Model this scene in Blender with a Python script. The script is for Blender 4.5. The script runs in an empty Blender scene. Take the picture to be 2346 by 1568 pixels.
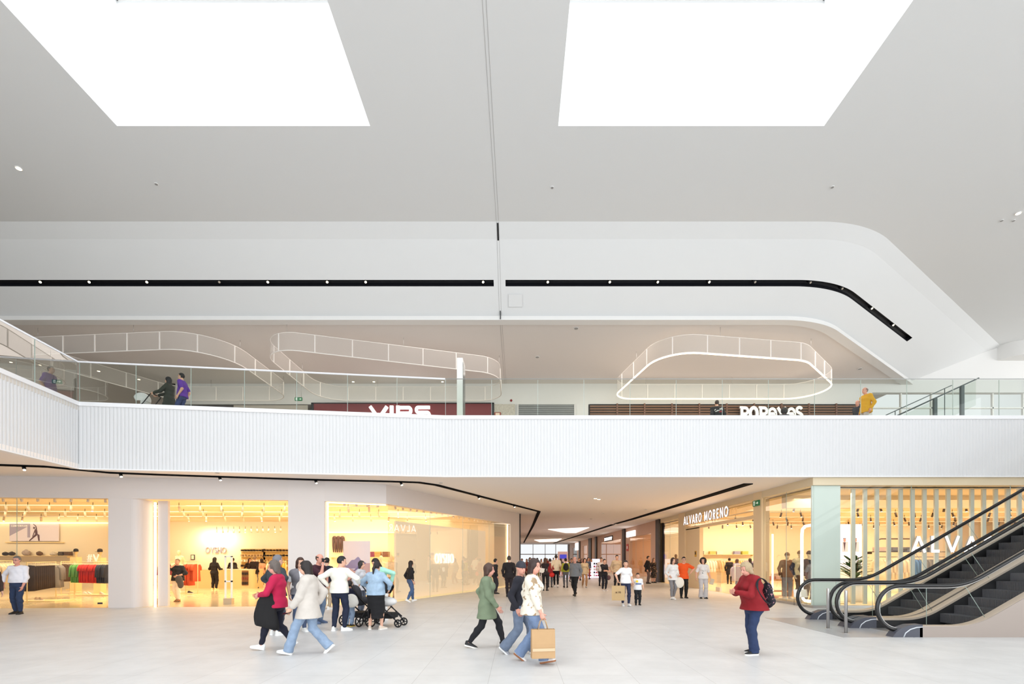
import bpy, bmesh, math, random
import numpy as np
from mathutils import Vector, Matrix
PI = math.pi
random.seed(7)
SC = bpy.context.scene
COL = SC.collection
# ------------------------------------------------------------------ camera
F = 1108.0                       # focal length in pixels of the 2346 px wide frame (17 mm shift lens)
EYE = 1.65
cam_d = bpy.data.cameras.new('camera')
cam_d.sensor_width = 36.0
cam_d.lens = 36.0 * F / 2346.0
cam_d.shift_x = -13.0 / 2346.0
cam_d.shift_y = 496.0 / 2346.0
cam_d.clip_end = 400
cam = bpy.data.objects.new('camera', cam_d)
COL.objects.link(cam)
cam.location = (0, 0, EYE)
cam.rotation_euler = (PI / 2, 0, 0)
SC.camera = cam
# ------------------------------------------------------------------ world, exposure
w = bpy.data.worlds.new('sky')
SC.world = w
w.use_nodes = True
w.node_tree.nodes['Background'].inputs[0].default_value = (0.95, 0.98, 1.0, 1)
w.node_tree.nodes['Background'].inputs[1].default_value = 0.95
SC.view_settings.view_transform = 'Standard'
SC.view_settings.look = 'None'
SC.view_settings.gamma = 1.0
SC.view_settings.exposure = 0.05
SC.view_settings.use_curve_mapping = False
SC.cycles.max_bounces = 9
SC.cycles.diffuse_bounces = 5
SC.cycles.glossy_bounces = 3
SC.cycles.transmission_bounces = 4
SC.cycles.transparent_max_bounces = 24
SC.cycles.caustics_reflective = False
SC.cycles.caustics_refractive = False
SC.cycles.sample_clamp_indirect = 4.0
SC.cycles.use_adaptive_sampling = True
SC.cycles.adaptive_threshold = 0.015


def area(name, loc, size, power, color=(1, 1, 1), rot=(0, 0, 0), spread=180):
    l = bpy.data.lights.new(name, 'AREA')
    l.shape = 'RECTANGLE'
    l.size, l.size_y = size
    l.energy = power
    l.color = color
    l.spread = math.radians(spread)
    o = bpy.data.objects.new(name, l)
    COL.objects.link(o)
    o.location = loc
    o.rotation_euler = rot
    return o


SKYLIGHTS = [(-9.585, -3.53, 3.6, 11.57), (0.97, 7.33, 3.6, 11.57), (-9.585, -3.53, -9.0, -0.5), (0.97, 7.33, -9.0, -0.5)]
Z_C = 12.0
for (x0, x1, y0, y1) in SKYLIGHTS:          # daylight through the skylights
    area('skylight_daylight', ((x0 + x1) / 2, (y0 + y1) / 2, Z_C + 2.95), (x1 - x0 - 0.1, y1 - y0 - 0.1), 520, (0.93, 0.97, 1.0))
area('rear_fill', (8, -11, 6.0), (60, 11.5), 5300, (0.93, 0.97, 1.0), (PI / 2, 0, 0))  # frontal fill added behind the camera, no window is built there
area('upper_floor_fill', (-8, 20.3, 10.1), (16, 4), 260, (1.0, 0.92, 0.85))  # broad area lights added to warm and brighten the upper floor
area('upper_floor_fill', (9, 20.3, 10.1), (12, 4), 290, (1.0, 0.92, 0.85))
area('upper_floor_fill', (-28, 27, 10.1), (14, 12), 190, (1.0, 0.86, 0.74))
WARM = (1.0, 0.80, 0.54)
WARM2 = (1.0, 0.85, 0.66)
area('right_window_daylight', (33, 15, 8.4), (10, 5.5), 950, (0.97, 0.99, 1.0), (PI / 2, 0, PI / 2))
area('right_side_fill', (24, 1, 5.5), (12, 9), 420, (0.93, 0.97, 1.0), (PI / 2, 0, PI / 2))  # out-of-frame fill added to brighten the left balcony front
# shop ceilings
area('shop_ceiling_light', (-18.5, 21.5, 3.8), (9, 8), 600, WARM, spread=128)
area('shop_ceiling_light', (-10.0, 23.0, 3.8), (6.5, 10), 560, WARM, spread=128)
area('shop_ceiling_light', (-5.0, 24.5, 3.8), (2.5, 6), 170, WARM, spread=128)
area('shop_ceiling_light', (15.0, 24.0, 3.85), (8.5, 13), 1000, WARM2, spread=128)
area('shop_ceiling_light', (24.5, 23.0, 3.85), (8.5, 12), 800, WARM2, spread=128)
# fill lights added to brighten the shop back walls
for (x_, y_, sx_0, pw_, c_) in ((-28, 24.9, 9, 80, WARM), (-17.5, 27.6, 9.5, 90, WARM), (-7.5, 24.6, 6, 45, WARM), (14.5, 30.4, 8, 130, WARM2), (23.5, 30.4, 9, 110, WARM2)):
    area('back_wall_fill', (x_, y_, 3.75), (sx_0, .5), pw_, c_, (math.radians(48), 0, 0), 150)
# corridor downlights
for yy in (24, 36, 50, 66, 82):
    area('corridor_downlight', (5.0, yy, 4.3), (4, 6), 125, (1.0, 0.78, 0.60))


# ------------------------------------------------------------------ helpers
def wx(px, d):
    return (px - 1186.0) / F * d


def wz(py, d):
    return EYE + (1280.0 - py) / F * d


def fd(py):
    return EYE * F / (py - 1280.0)


MATS = {}


def lin(c):
    return tuple(((v / 255.0) / 12.92 if v / 255.0 <= 0.04045 else ((v / 255.0 + 0.055) / 1.055) ** 2.4) for v in c)


def mat(name, rgb, rough=0.6, metal=0.0, emit=0.0, noise=0.0, nscale=6.0, bump=0.0, bscale=40.0, emit_rgb=None, spec=0.5, coat=0.0):
    """rgb are 0-255 sRGB values"""
    if name in MATS:
        return MATS[name]
    m = bpy.data.materials.new(name)
    m.use_nodes = True
    nt = m.node_tree
    b = nt.nodes['Principled BSDF']
    c = lin(rgb)
    b.inputs['Base Color'].default_value = (*c, 1)
    b.inputs['Roughness'].default_value = rough
    b.inputs['Metallic'].default_value = metal
    b.inputs['Specular IOR Level'].default_value = spec
    if coat:
        b.inputs['Coat Weight'].default_value = coat
    if emit:
        ec = lin(emit_rgb) if emit_rgb else c
        b.inputs['Emission Color'].default_value = (*ec, 1)
        b.inputs['Emission Strength'].default_value = emit
    if noise or bump:
        tc = nt.nodes.new('ShaderNodeTexCoord')
    if noise:
        n = nt.nodes.new('ShaderNodeTexNoise')
        n.inputs['Scale'].default_value = nscale
        n.inputs['Detail'].default_value = 5
        nt.links.new(tc.outputs['Object'], n.inputs['Vector'])
        mx = nt.nodes.new('ShaderNodeMix')
        mx.data_type = 'RGBA'
        mx.inputs[6].default_value = (*[max(0, v * (1 - noise)) for v in c], 1)
        mx.inputs[7].default_value = (*[min(1, v * (1 + noise)) for v in c], 1)
        nt.links.new(n.outputs['Fac'], mx.inputs[0])
        nt.links.new(mx.outputs[2], b.inputs['Base Color'])
    if bump:
        n2 = nt.nodes.new('ShaderNodeTexNoise')
        n2.inputs['Scale'].default_value = bscale
        n2.inputs['Detail'].default_value = 4
        nt.links.new(tc.outputs['Object'], n2.inputs['Vector'])
        bp = nt.nodes.new('ShaderNodeBump')
        bp.inputs['Strength'].default_value = bump
        bp.inputs['Distance'].default_value = 0.02
        nt.links.new(n2.outputs['Fac'], bp.inputs['Height'])
        nt.links.new(bp.outputs['Normal'], b.inputs['Normal'])
    MATS[name] = m
    return m


def glass(name, tint=(0.94, 0.97, 0.96), refl=0.5, rough=0.0):
    """clear sheet: fresnel mix of a tinted see-through sheet and a mirror"""
    if name in MATS:
        return MATS[name]
    m = bpy.data.materials.new(name)
    m.use_nodes = True
    nt = m.node_tree
    nt.nodes.remove(nt.nodes['Principled BSDF'])
    out = nt.nodes['Material Output']
    t = nt.nodes.new('ShaderNodeBsdfTransparent')
    t.inputs[0].default_value = (*tint, 1)
    g = nt.nodes.new('ShaderNodeBsdfGlossy')
    g.inputs['Roughness'].default_value = rough
    fr = nt.nodes.new('ShaderNodeFresnel')
    fr.inputs[0].default_value = 1.35
    mu = nt.nodes.new('ShaderNodeMath')
    mu.operation = 'MULTIPLY'
    mu.inputs[1].default_value = refl
    nt.links.new(fr.outputs[0], mu.inputs[0])
    mx = nt.nodes.new('ShaderNodeMixShader')
    nt.links.new(mu.outputs[0], mx.inputs[0])
    nt.links.new(t.outputs[0], mx.inputs[1])
    nt.links.new(g.outputs[0], mx.inputs[2])
    nt.links.new(mx.outputs[0], out.inputs[0])
    MATS[name] = m
    return m


def veil(name, rgb, alpha):
    """fine woven mesh / frosted film: part see-through, part diffuse"""
    if name in MATS:
        return MATS[name]
    m = bpy.data.materials.new(name)
    m.use_nodes = True
    nt = m.node_tree
    b = nt.nodes['Principled BSDF']
    b.inputs['Base Color'].default_value = (*lin(rgb), 1)
    b.inputs['Roughness'].default_value = 0.7
    b.inputs['Alpha'].default_value = alpha
    MATS[name] = m
    return m


class MB:
    """collects geometry for ONE mesh object"""

    def __init__(s):
        s.v, s.f, s.m, s.sm = [], [], [], []
        s.cur = 0
        s.smooth = False

    def face(s, idx):
        s.f.append(tuple(idx))
        s.m.append(s.cur)
        s.sm.append(s.smooth)

    def add(s, vs, fs):
        o = len(s.v)
        s.v.extend([tuple(p) for p in vs])
        for f in fs:
            s.face([i + o for i in f])

    def box(s, c, d, rot=None, taper=1.0):
        hx, hy, hz = d[0] / 2, d[1] / 2, d[2] / 2
        pts = []
        for sz in (-1, 1):
            k = taper if sz > 0 else 1.0
            for sx, sy in ((-1, -1), (1, -1), (1, 1), (-1, 1)):
                p = Vector((sx * hx * k, sy * hy * k, sz * hz))
                if rot is not None:
                    p = rot @ p
                pts.append((p.x + c[0], p.y + c[1], p.z + c[2]))
        s.add(pts, [(3, 2, 1, 0), (4, 5, 6, 7), (0, 1, 5, 4), (1, 2, 6, 5), (2, 3, 7, 6), (3, 0, 4, 7)])
        return s

    def box2(s, a, b):
        return s.box([(a[i] + b[i]) / 2 for i in range(3)], [abs(b[i] - a[i]) for i in range(3)])

    def quad(s, a, b, c, d):
        s.add([a, b, c, d], [(0, 1, 2, 3)])
        return s

    def prism(s, poly, z0, z1):
        """plan polygon (counter-clockwise) extruded in z"""
        n = len(poly)
        vs = [(p[0], p[1], z0) for p in poly] + [(p[0], p[1], z1) for p in poly]
        fs = [tuple(range(n - 1, -1, -1)), tuple(range(n, 2 * n))]
        for i in range(n):
            j = (i + 1) % n
            fs.append((i, j, n + j, n + i))
        s.add(vs, fs)
        return s

    def slab(s, poly3, off):
        """polygon in 3D extruded along vector off"""
        n = len(poly3)
        o = Vector(off)
        vs = [tuple(p) for p in poly3] + [tuple(Vector(p) + o) for p in poly3]
        fs = [tuple(range(n - 1, -1, -1)), tuple(range(n, 2 * n))]
        for i in range(n):
            j = (i + 1) % n
            fs.append((i, j, n + j, n + i))
        s.add(vs, fs)
        return s

    def tube(s, pts, r, n=8, cap=True, closed=False, up=(0, 0, 1), sq=None):
        """tube along a polyline; r may be a list; sq=(a,b) gives an elliptical section a along up-side normal"""
        pts = [Vector(p) for p in pts]
        k = len(pts)
        rs = r if isinstance(r, (list, tuple)) else [r] * k
        base = len(s.v)
        sm0 = s.smooth
        s.smooth = True
        for i, p in enumerate(pts):
            if closed:
                t = pts[(i + 1) % k] - pts[i - 1]
            else:
                t = pts[min(i + 1, k - 1)] - pts[max(i - 1, 0)]
            t.normalize()
            u = Vector(up)
            if abs(t.dot(u)) > 0.97:
                u = Vector((1, 0, 0)) if abs(t.x) < 0.9 else Vector((0, 1, 0))
            a = t.cross(u).normalized()
            b = a.cross(t).normalized()
            for j in range(n):
                an = 2 * PI * j / n
                ca, sa = math.cos(an), math.sin(an)
                if sq:
                    q = p + a * (ca * sq[0]) + b * (sa * sq[1])
                else:
                    q = p + (a * ca + b * sa) * rs[i]
                s.v.append((q.x, q.y, q.z))
        rng = k if closed else k - 1
        for i in range(rng):
            i2 = (i + 1) % k
            for j in range(n):
                j2 = (j + 1) % n
                s.face((base + i * n + j, base + i * n + j2, base + i2 * n + j2, base + i2 * n + j))
        s.smooth = sm0
        if cap and not closed:
            s.face([base + j for j in range(n - 1, -1, -1)])
            s.face([base + (k - 1) * n + j for j in range(n)])
        return s

    def cyl(s, a, b, r, n=12, r2=None):
        return s.tube([a, b], [r, r if r2 is None else r2], n)

    def lathe(s, prof, c, n=20):
        """profile [(r,z)] turned about the vertical axis through c"""
        base = len(s.v)
        sm0 = s.smooth
        s.smooth = True
        for (r, z) in prof:
            for j in range(n):
                an = 2 * PI * j / n
                s.v.append((c[0] + r * math.cos(an), c[1] + r * math.sin(an), c[2] + z))
        for i in range(len(prof) - 1):
            for j in range(n):
                j2 = (j + 1) % n
                s.face((base + i * n + j, base + i * n + j2, base + (i + 1) * n + j2, base + (i + 1) * n + j))
        s.smooth = sm0
        s.face([base + j for j in range(n - 1, -1, -1)])
        s.face([base + (len(prof) - 1) * n + j for j in range(n)])
        return s

    def ball(s, c, r, n=10, m=7, rot=None):
        rx, ry, rz = r if isinstance(r, (list, tuple)) else (r, r, r)
        base = len(s.v)
        sm0 = s.smooth
        s.smooth = True

        def put(x, y, z):
            p = Vector((x * rx, y * ry, z * rz))
            if rot is not None:
                p = rot @ p
            s.v.append((p.x + c[0], p.y + c[1], p.z + c[2]))
        put(0, 0, -1)
        for i in range(1, m):
            ph = -PI / 2 + PI * i / m
            for j in range(n):
                an = 2 * PI * j / n
                put(math.cos(ph) * math.cos(an), math.cos(ph) * math.sin(an), math.sin(ph))
        put(0, 0, 1)
        top = len(s.v) - 1
        for j in range(n):
            j2 = (j + 1) % n
            s.face((base, base + 1 + j2, base + 1 + j))
            s.face((top, base + 1 + (m - 2) * n + j, base + 1 + (m - 2) * n + j2))
        for i in range(m - 2):
            for j in range(n):
                j2 = (j + 1) % n
                a = base + 1 + i * n
                s.face((a + j, a + j2, a + n + j2, a + n + j))
        s.smooth = sm0
        return s

    def ribbon(s, path_a, path_b):
        """strip of quads between two equally long point lists"""
        n = len(path_a)
        o = len(s.v)
        s.v.extend([tuple(p) for p in path_a])
        s.v.extend([tuple(p) for p in path_b])
        for i in range(n - 1):
            s.face((o + i, o + i + 1, o + n + i + 1, o + n + i))
        return s

    def build(s, name, material, parent=None, loc=None, rotz=0.0):
        me = bpy.data.meshes.new(name)
        me.from_pydata(s.v, [], s.f)
        ms = material if isinstance(material, (list, tuple)) else [material]
        for m_ in ms:
            me.materials.append(m_)
        me.polygons.foreach_set('material_index', s.m)
        me.polygons.foreach_set('use_smooth', s.sm)
        me.update()
        o = bpy.data.objects.new(name, me)
        COL.objects.link(o)
        if loc is not None:
            o.location = loc
        o.rotation_euler = (0, 0, rotz)
        if parent is not None:
            o.parent = parent
        return o


def tag(o, label, cat, group=None):
    o['label'] = label
    o['category'] = cat
    if group:
        o['group'] = group
    return o


def thing(name, label, cat, loc=(0, 0, 0), rotz=0.0, group=None):
    o = bpy.data.objects.new(name, None)
    COL.objects.link(o)
    o.empty_display_size = 0.2
    o.location = loc
    o.rotation_euler = (0, 0, rotz)
    return tag(o, label, cat, group)


def struct(o):
    o['kind'] = 'structure'
    return o


KIDS = {}


def dup(root, loc, rotz=0.0, label=None, group=None, scale=None):
    """copy of a thing with its parts and sub-parts"""
    r = root.copy()
    COL.objects.link(r)
    r.location = loc
    r.rotation_euler = (0, 0, rotz)
    if scale is not None:
        r.scale = scale
    if label:
        r['label'] = label
    if group:
        r['group'] = group
    for ch in list(root.children):
        c = ch.copy()
        COL.objects.link(c)
        c.parent = r
        for g in list(ch.children):
            d = g.copy()
            COL.objects.link(d)
            d.parent = c
    return r


def resample(pts, step):
    pts = [Vector(p) for p in pts]
    out = [pts[0]]
    for a, b in zip(pts[:-1], pts[1:]):
        L = (b - a).length
        n = max(1, int(round(L / step)))
        for i in range(1, n + 1):
            out.append(a.lerp(b, i / n))
    return out


def fillet(corners, radii, n=8, closed=False):
    """2D polyline with rounded corners; radii per corner"""
    out = []
    k = len(corners)
    C = [Vector((c[0], c[1])) for c in corners]
    for i in range(k):
        r = radii[i]
        if not closed and (i == 0 or i == k - 1) or r <= 0:
            out.append(C[i].copy())
            continue
        p, q, t = C[i - 1], C[i], C[(i + 1) % k]
        a = (p - q).normalized()
        b = (t - q).normalized()
        ang = math.acos(max(-1, min(1, a.dot(b))))
        dist = min(r / math.tan(ang / 2), 0.48 * (p - q).length, 0.48 * (t - q).length)
        rr = dist * math.tan(ang / 2)
        cen = q + (a + b).normalized() * (rr / math.sin(ang / 2))
        s0 = q + a * dist
        s1 = q + b * dist
        v0 = s0 - cen
        v1 = s1 - cen
        th = math.atan2(v0.x * v1.y - v0.y * v1.x, v0.dot(v1))
        for j in range(n + 1):
            an = th * j / n
            out.append(cen + Vector((v0.x * math.cos(an) - v0.y * math.sin(an), v0.x * math.sin(an) + v0.y * math.cos(an))))
    return out


def offset_poly(pts, d):
    """offset an open 2D polyline to its left by d"""
    out = []
    P = [Vector((p[0], p[1])) for p in pts]
    for i, p in enumerate(P):
        t = Vector((0, 0))
        if i > 0:
            t += (P[i] - P[i - 1]).normalized()
        if i < len(P) - 1:
            t += (P[i + 1] - P[i]).normalized()
        t.normalize()
        n = Vector((-t.y, t.x))
        if 0 < i < len(P) - 1:
            c = n.dot(Vector((-(P[i] - P[i - 1]).normalized().y, (P[i] - P[i - 1]).normalized().x)))
            out.append(p + n * d / max(0.3, c))
        else:
            out.append(p + n * d)
    return out


# ------------------------------------------------------------------ shared materials
M_WHITE = mat('white_plaster', (226, 225, 223), 0.75)
M_WALL = mat('shop_front_plaster', (222, 214, 210), 0.6)
M_CEIL = mat('ceiling_plaster', (222, 223, 223), 0.85)
M_LOWCEIL = mat('soffit_plaster', (244, 238, 234), 0.8)
M_CREAM = mat('cream_wall', (238, 226, 202), 0.7)
M_BLACK = mat('black_metal', (14, 14, 18), 0.45)
M_SLOT = mat('slot_matt', (8, 8, 10), 0.9, spec=0.08)
M_DARK = mat('dark_bronze', (44, 36, 32), 0.5)
M_STEEL = mat('brushed_steel', (190, 188, 186), 0.35, 0.9)
M_WMETAL = mat('white_metal', (238, 236, 232), 0.4)
M_GOLD = mat('cream_metal', (238, 214, 160), 0.4)
M_LED = mat('led_strip', (255, 236, 205), 0.5, 0, 3.0)
M_LEDW = mat('led_white', (255, 246, 232), 0.5, 0, 2.2)
M_SPOT = mat('spot_lens', (255, 232, 190), 0.5, 0, 9.0)
M_SIGN = mat('sign_letter_glow', (255, 255, 255), 0.5, 0, 1.7)
M_SIGNW = mat('sign_letter_white', (250, 250, 250), 0.5)
M_GLASS = glass('shop_glass', (0.97, 0.975, 0.96), 0.30)
M_RAILGLASS = glass('rail_glass', (0.90, 0.925, 0.90), 0.42)
M_GLASSEDGE = mat('glass_edge', (168, 184, 176), 0.3)
M_FROST = mat('frosted_film', (226, 238, 233), 0.5)


def chaikin(pts, n=2):
    P = [Vector(p) for p in pts]
    for _ in range(n):
        Q = [P[0]]
        for a, b in zip(P[:-1], P[1:]):
            Q += [a.lerp(b, .25), a.lerp(b, .75)]
        Q.append(P[-1])
        P = Q
    return P
# ================================================================== SETTING
Z_U = 6.37      # upper floor
Z_L = 4.35      # ground-floor ceiling
Z_UC = 10.18    # upper-floor ceiling
Y_B = 23.6      # upper back wall


def tile_mat(name, rgb, size, ox, oy, rough, joint, contrast=0.05):
    m = bpy.data.materials.new(name)
    m.use_nodes = True
    nt = m.node_tree
    b = nt.nodes['Principled BSDF']
    tc = nt.nodes.new('ShaderNodeTexCoord')
    mp = nt.nodes.new('ShaderNodeMapping')
    mp.inputs['Location'].default_value = (-ox, -oy, 0)
    nt.links.new(tc.outputs['Object'], mp.inputs['Vector'])
    br = nt.nodes.new('ShaderNodeTexBrick')
    c = lin(rgb)
    br.inputs['Color1'].default_value = (*[v * (1 - contrast) for v in c], 1)
    br.inputs['Color2'].default_value = (*[min(1, v * (1 + contrast)) for v in c], 1)
    br.inputs['Mortar'].default_value = (*lin(joint), 1)
    br.inputs['Scale'].default_value = 1.0
    br.inputs['Mortar Size'].default_value = 0.0026
    br.inputs['Mortar Smooth'].default_value = 0.3
    br.inputs['Bias'].default_value = 0.0
    br.inputs['Brick Width'].default_value = size[0]
    br.inputs['Row Height'].default_value = size[1]
    br.offset = 0.0
    nt.links.new(mp.outputs[0], br.inputs['Vector'])
    n = nt.nodes.new('ShaderNodeTexNoise')
    n.inputs['Scale'].default_value = 1.6
    n.inputs['Detail'].default_value = 9
    n.inputs['Roughness'].default_value = 0.65
    nt.links.new(tc.outputs['Object'], n.inputs['Vector'])
    rp = nt.nodes.new('ShaderNodeMapRange')
    rp.inputs[1].default_value = 0.3
    rp.inputs[2].default_value = 0.7
    rp.inputs[3].default_value = 0.90
    rp.inputs[4].default_value = 1.05
    nt.links.new(n.outputs['Fac'], rp.inputs[0])
    mx = nt.nodes.new('ShaderNodeMix')
    mx.data_type = 'RGBA'
    mx.blend_type = 'MULTIPLY'
    mx.inputs[0].default_value = 1.0
    nt.links.new(br.outputs['Color'], mx.inputs[6])
    nt.links.new(rp.outputs[0], mx.inputs[7])
    nt.links.new(mx.outputs[2], b.inputs['Base Color'])
    b.inputs['Roughness'].default_value = rough
    b.inputs['Specular IOR Level'].default_value = 0.4
    MATS[name] = m
    return m


M_FLOOR = tile_mat('floor_tiles', (208, 207, 206), (1.0, 1.1), 0.607, 6.82 - 6.6, 0.42, (164, 161, 159), 0.02)
M_SFLOOR = tile_mat('shop_floor', (222, 202, 168), (0.9, 0.9), 0.2, 0.1, 0.12, (200, 176, 130), 0.01)

struct(MB().box2((-40, -20, -0.2), (45, 95, 0)).build('floor', M_FLOOR))

# ---- balcony edge line (plan)
EDGE = [Vector((-11.9, -8)), Vector((-12.55, 10)), Vector((-13.26, 14.6)), Vector((-2.4, 16.0)), Vector((45, 16.0))]
slab = [(p.x, p.y) for p in EDGE]
back = [(45, 95), (-40, 95), (-40, -8)]
struct(MB().prism([(p.x + 0.0, p.y + 0.12) for p in EDGE[1:]] + back[:2] + [(-40, -8), (EDGE[0].x - 0.12, -8)], Z_L, Z_L + 0.15).build('ceiling_lower', M_LOWCEIL))
struct(MB().prism([(p.x, p.y + 0.12) for p in EDGE[1:]] + back[:2] + [(-40, -8), (EDGE[0].x - 0.12, -8)], Z_U - 0.25, Z_U - 0.02).build('floor_upper', mat('upper_floor', (214, 208, 200), 0.5)))

# ---- fluted white balcony front
PITCH = 0.105
fl = []
for a, b in zip(EDGE[:-1], EDGE[1:]):
    L = (b - a).length
    t = (b - a).normalized()
    n = Vector((t.y, -t.x))
    k = int(L / PITCH)
    for i in range(k):
        for (u, h) in ((0.0, 0.0), (0.22, 0.016), (0.5, 0.020), (0.78, 0.016)):
            fl.append(a + t * ((i + u) * L / k) + n * h)
fl.append(EDGE[-1])
mb = MB()
mb.smooth = False
mb.ribbon([(p.x, p.y, Z_L + 0.02) for p in fl], [(p.x, p.y, Z_U - 0.12) for p in fl])
inn = [(p.x - 0.0, p.y + 0.12) for p in EDGE]
struct(mb.build('wall_balcony', mat('fluted_white', (219, 219, 220), 0.6)))
cap_o = offset_poly(EDGE, -0.055)
cap_i = offset_poly(EDGE, 0.12)
mb = MB()
for z0, z1 in ((Z_U - 0.12, Z_U), (Z_L - 0.015, Z_L + 0.02)):
    mb.ribbon([(*p, z0) for p in cap_o], [(*p, z1) for p in cap_o])
    mb.ribbon([(*p, z1) for p in cap_o], [(*p, z1) for p in cap_i])
    mb.ribbon([(*p, z0) for p in cap_i], [(*p, z0) for p in cap_o])
    mb.ribbon([(*p, z1) for p in cap_i], [(*p, z0) for p in cap_i])
struct(mb.build('trim_1', mat('balcony_cap', (240, 240, 242), 0.45)))

# ---- glass balustrade
bal = thing('glass_balustrade', 'long clear glass balustrade with slim white top rail along the upper floor edge', 'balustrade', (0, 0, 0))
rail = [(p.x, p.y, Z_U + 1.23) for p in offset_poly(EDGE, 0.03)]
MB().tube(rail[0:4], 0.02, 8, sq=(0.026, 0.03)).build('top_rail', mat('rail_white', (244, 244, 248), 0.35), bal)
MB().tube(rail[3:5], 0.02, 8, sq=(0.016, 0.014)).build('top_rail', mat('rail_grey', (176, 180, 178), 0.35, 0.3), bal)
for a, b in zip(EDGE[:-1], EDGE[1:]):
    t = (b - a).normalized()
    n = Vector((-t.y, t.x))
    L = (b - a).length
    k = max(1, round(L / 1.545))
    for i in range(k):
        p = a + t * (i * L / k + 0.008) + n * 0.03
        q = a + t * ((i + 1) * L / k - 0.008) + n * 0.03
        if min(p.x, q.x) > 19 or max(p.y, q.y) < 5:
            continue
        m = MB()
        m.slab([(p.x, p.y, Z_U), (q.x, q.y, Z_U), (q.x, q.y, Z_U + 1.2), (p.x, p.y, Z_U + 1.2)], (n.x * 0.004, n.y * 0.004, 0))
        g = m.build('glass_panel', M_RAILGLASS, bal)
        MB().box2((p.x - 0.006, p.y - 0.004, Z_U), (p.x + 0.006, p.y + 0.012, Z_U + 1.2)).build('panel_joint', M_GLASSEDGE, g)

# ---- atrium ceiling
xs = [-45, -9.585, -3.53, 0.97, 7.33, 45]
ys = [-20, -9.0, -0.5, 3.6, 11.57, 14.85]
mb = MB()
for i in range(5):
    for j in range(5):
        if i in (1, 3) and j in (1, 3):
            continue
        mb.quad((xs[i], ys[j], Z_C), (xs[i], ys[j + 1], Z_C), (xs[i + 1], ys[j + 1], Z_C), (xs[i + 1], ys[j], Z_C))
NF = 14


def line3(yy, rad, endx):
    cn = [Vector((-45, yy)), Vector((10.8, yy)), Vector((endx, Y_B))]
    f = fillet(cn, [0, rad, 0], NF)
    arc = f[1:-1]
    a0 = arc[0]
    pts = [Vector((-45, yy)), Vector((-0.81, yy)), Vector((-0.413, yy))] + arc
    for k in (0.65,):
        pts.append(arc[-1].lerp(f[-1], k - 0.12))
    pts.append(f[-1])
    return pts


RG = line3(14.85, 5.0, 23.6)
BD = line3(15.30, 4.6, 22.9)
LP = line3(17.26, 4.2, 19.2)
ridge_poly = RG[2:]
mb.add([(p.x, p.y, Z_C) for p in ridge_poly] + [(45, Y_B, Z_C), (45, 14.85, Z_C)], [tuple(range(len(ridge_poly) + 2))])
for (x0, x1, y0, y1) in SKYLIGHTS:
    c4 = [(x0, y0), (x1, y0), (x1, y1), (x0, y1)]
    for i in range(4):
        a, b = c4[i], c4[(i + 1) % 4]
        mb.quad((a[0], a[1], Z_C), (b[0], b[1], Z_C), (b[0], b[1], Z_C + 3.0), (a[0], a[1], Z_C + 3.0))
struct(mb.build('ceiling', M_CEIL))
for k, (x0, x1, y0, y1) in enumerate(SKYLIGHTS):
    m = MB()
    for f_ in (0.0, 0.25, 0.5, 0.75, 1.0):
        m.box2((x0, y0 + (y1 - y0) * f_ - 0.03, Z_C + 3.0), (x1, y0 + (y1 - y0) * f_ + 0.03, Z_C + 3.1))
    m.box2((x0 - 0.03, y0, Z_C + 3.0), (x0 + 0.03, y1, Z_C + 3.1))
    m.box2((x1 - 0.03, y0, Z_C + 3.0), (x1 + 0.03, y1, Z_C + 3.1))
    struct(m.build('window_%d' % (k + 1), M_WMETAL))


def S(i, t):
    a, b = BD[i], LP[i]
    return (a.x + (b.x - a.x) * t, a.y + (b.y - a.y) * t, 11.76 - 1.46 * t)


T0, T1 = 0.50, 0.585
mb = MB()
n = len(RG)
i_end = n - 2          # track ends on the diagonal
mb.smooth = True
mb.ribbon([(p.x, p.y, Z_C) for p in RG], [(p.x, p.y, 11.76) for p in BD])
mb.ribbon([S(i, 0) for i in range(n)], [S(i, T0) for i in range(n)])
mb.ribbon([S(i, T1) for i in range(n)], [S(i, 1) for i in range(n)])
mb.ribbon([S(i, T0) for i in (1, 2)], [S(i, T1) for i in (1, 2)])
mb.ribbon([S(i, T0) for i in (i_end, n - 1)], [S(i, T1) for i in (i_end, n - 1)])
struct(mb.build('ceiling_slope', M_CEIL))
# drop edge and upper ceiling
lo = offset_poly(LP, -0.07)
li = offset_poly(LP, 0.30)
mb = MB()
mb.smooth = False
mb.ribbon([(*p, 10.13) for p in lo], [(*p, 10.27) for p in lo])
mb.ribbon([(*p, 10.27) for p in lo], [(*p, 10.27) for p in li])
mb.ribbon([(*p, 10.13) for p in li], [(*p, 10.13) for p in lo])
mb.ribbon([(*p, 10.27) for p in li], [(*p, 10.13) for p in li])
struct(mb.build('trim_2', M_WHITE))
mb = MB()
mb.add([(p.x, p.y, Z_UC) for p in LP] + [(19.2, 45, Z_UC), (-45, 45, Z_UC)], [tuple(range(len(LP) + 2))])
struct(mb.build('ceiling_upper', mat('upper_ceiling', (222, 217, 213), 0.85)))

# ---- recessed black light slot in the slope, with spotlights
NRM = Vector((0, -0.597, 0.802)) * -1


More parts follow.
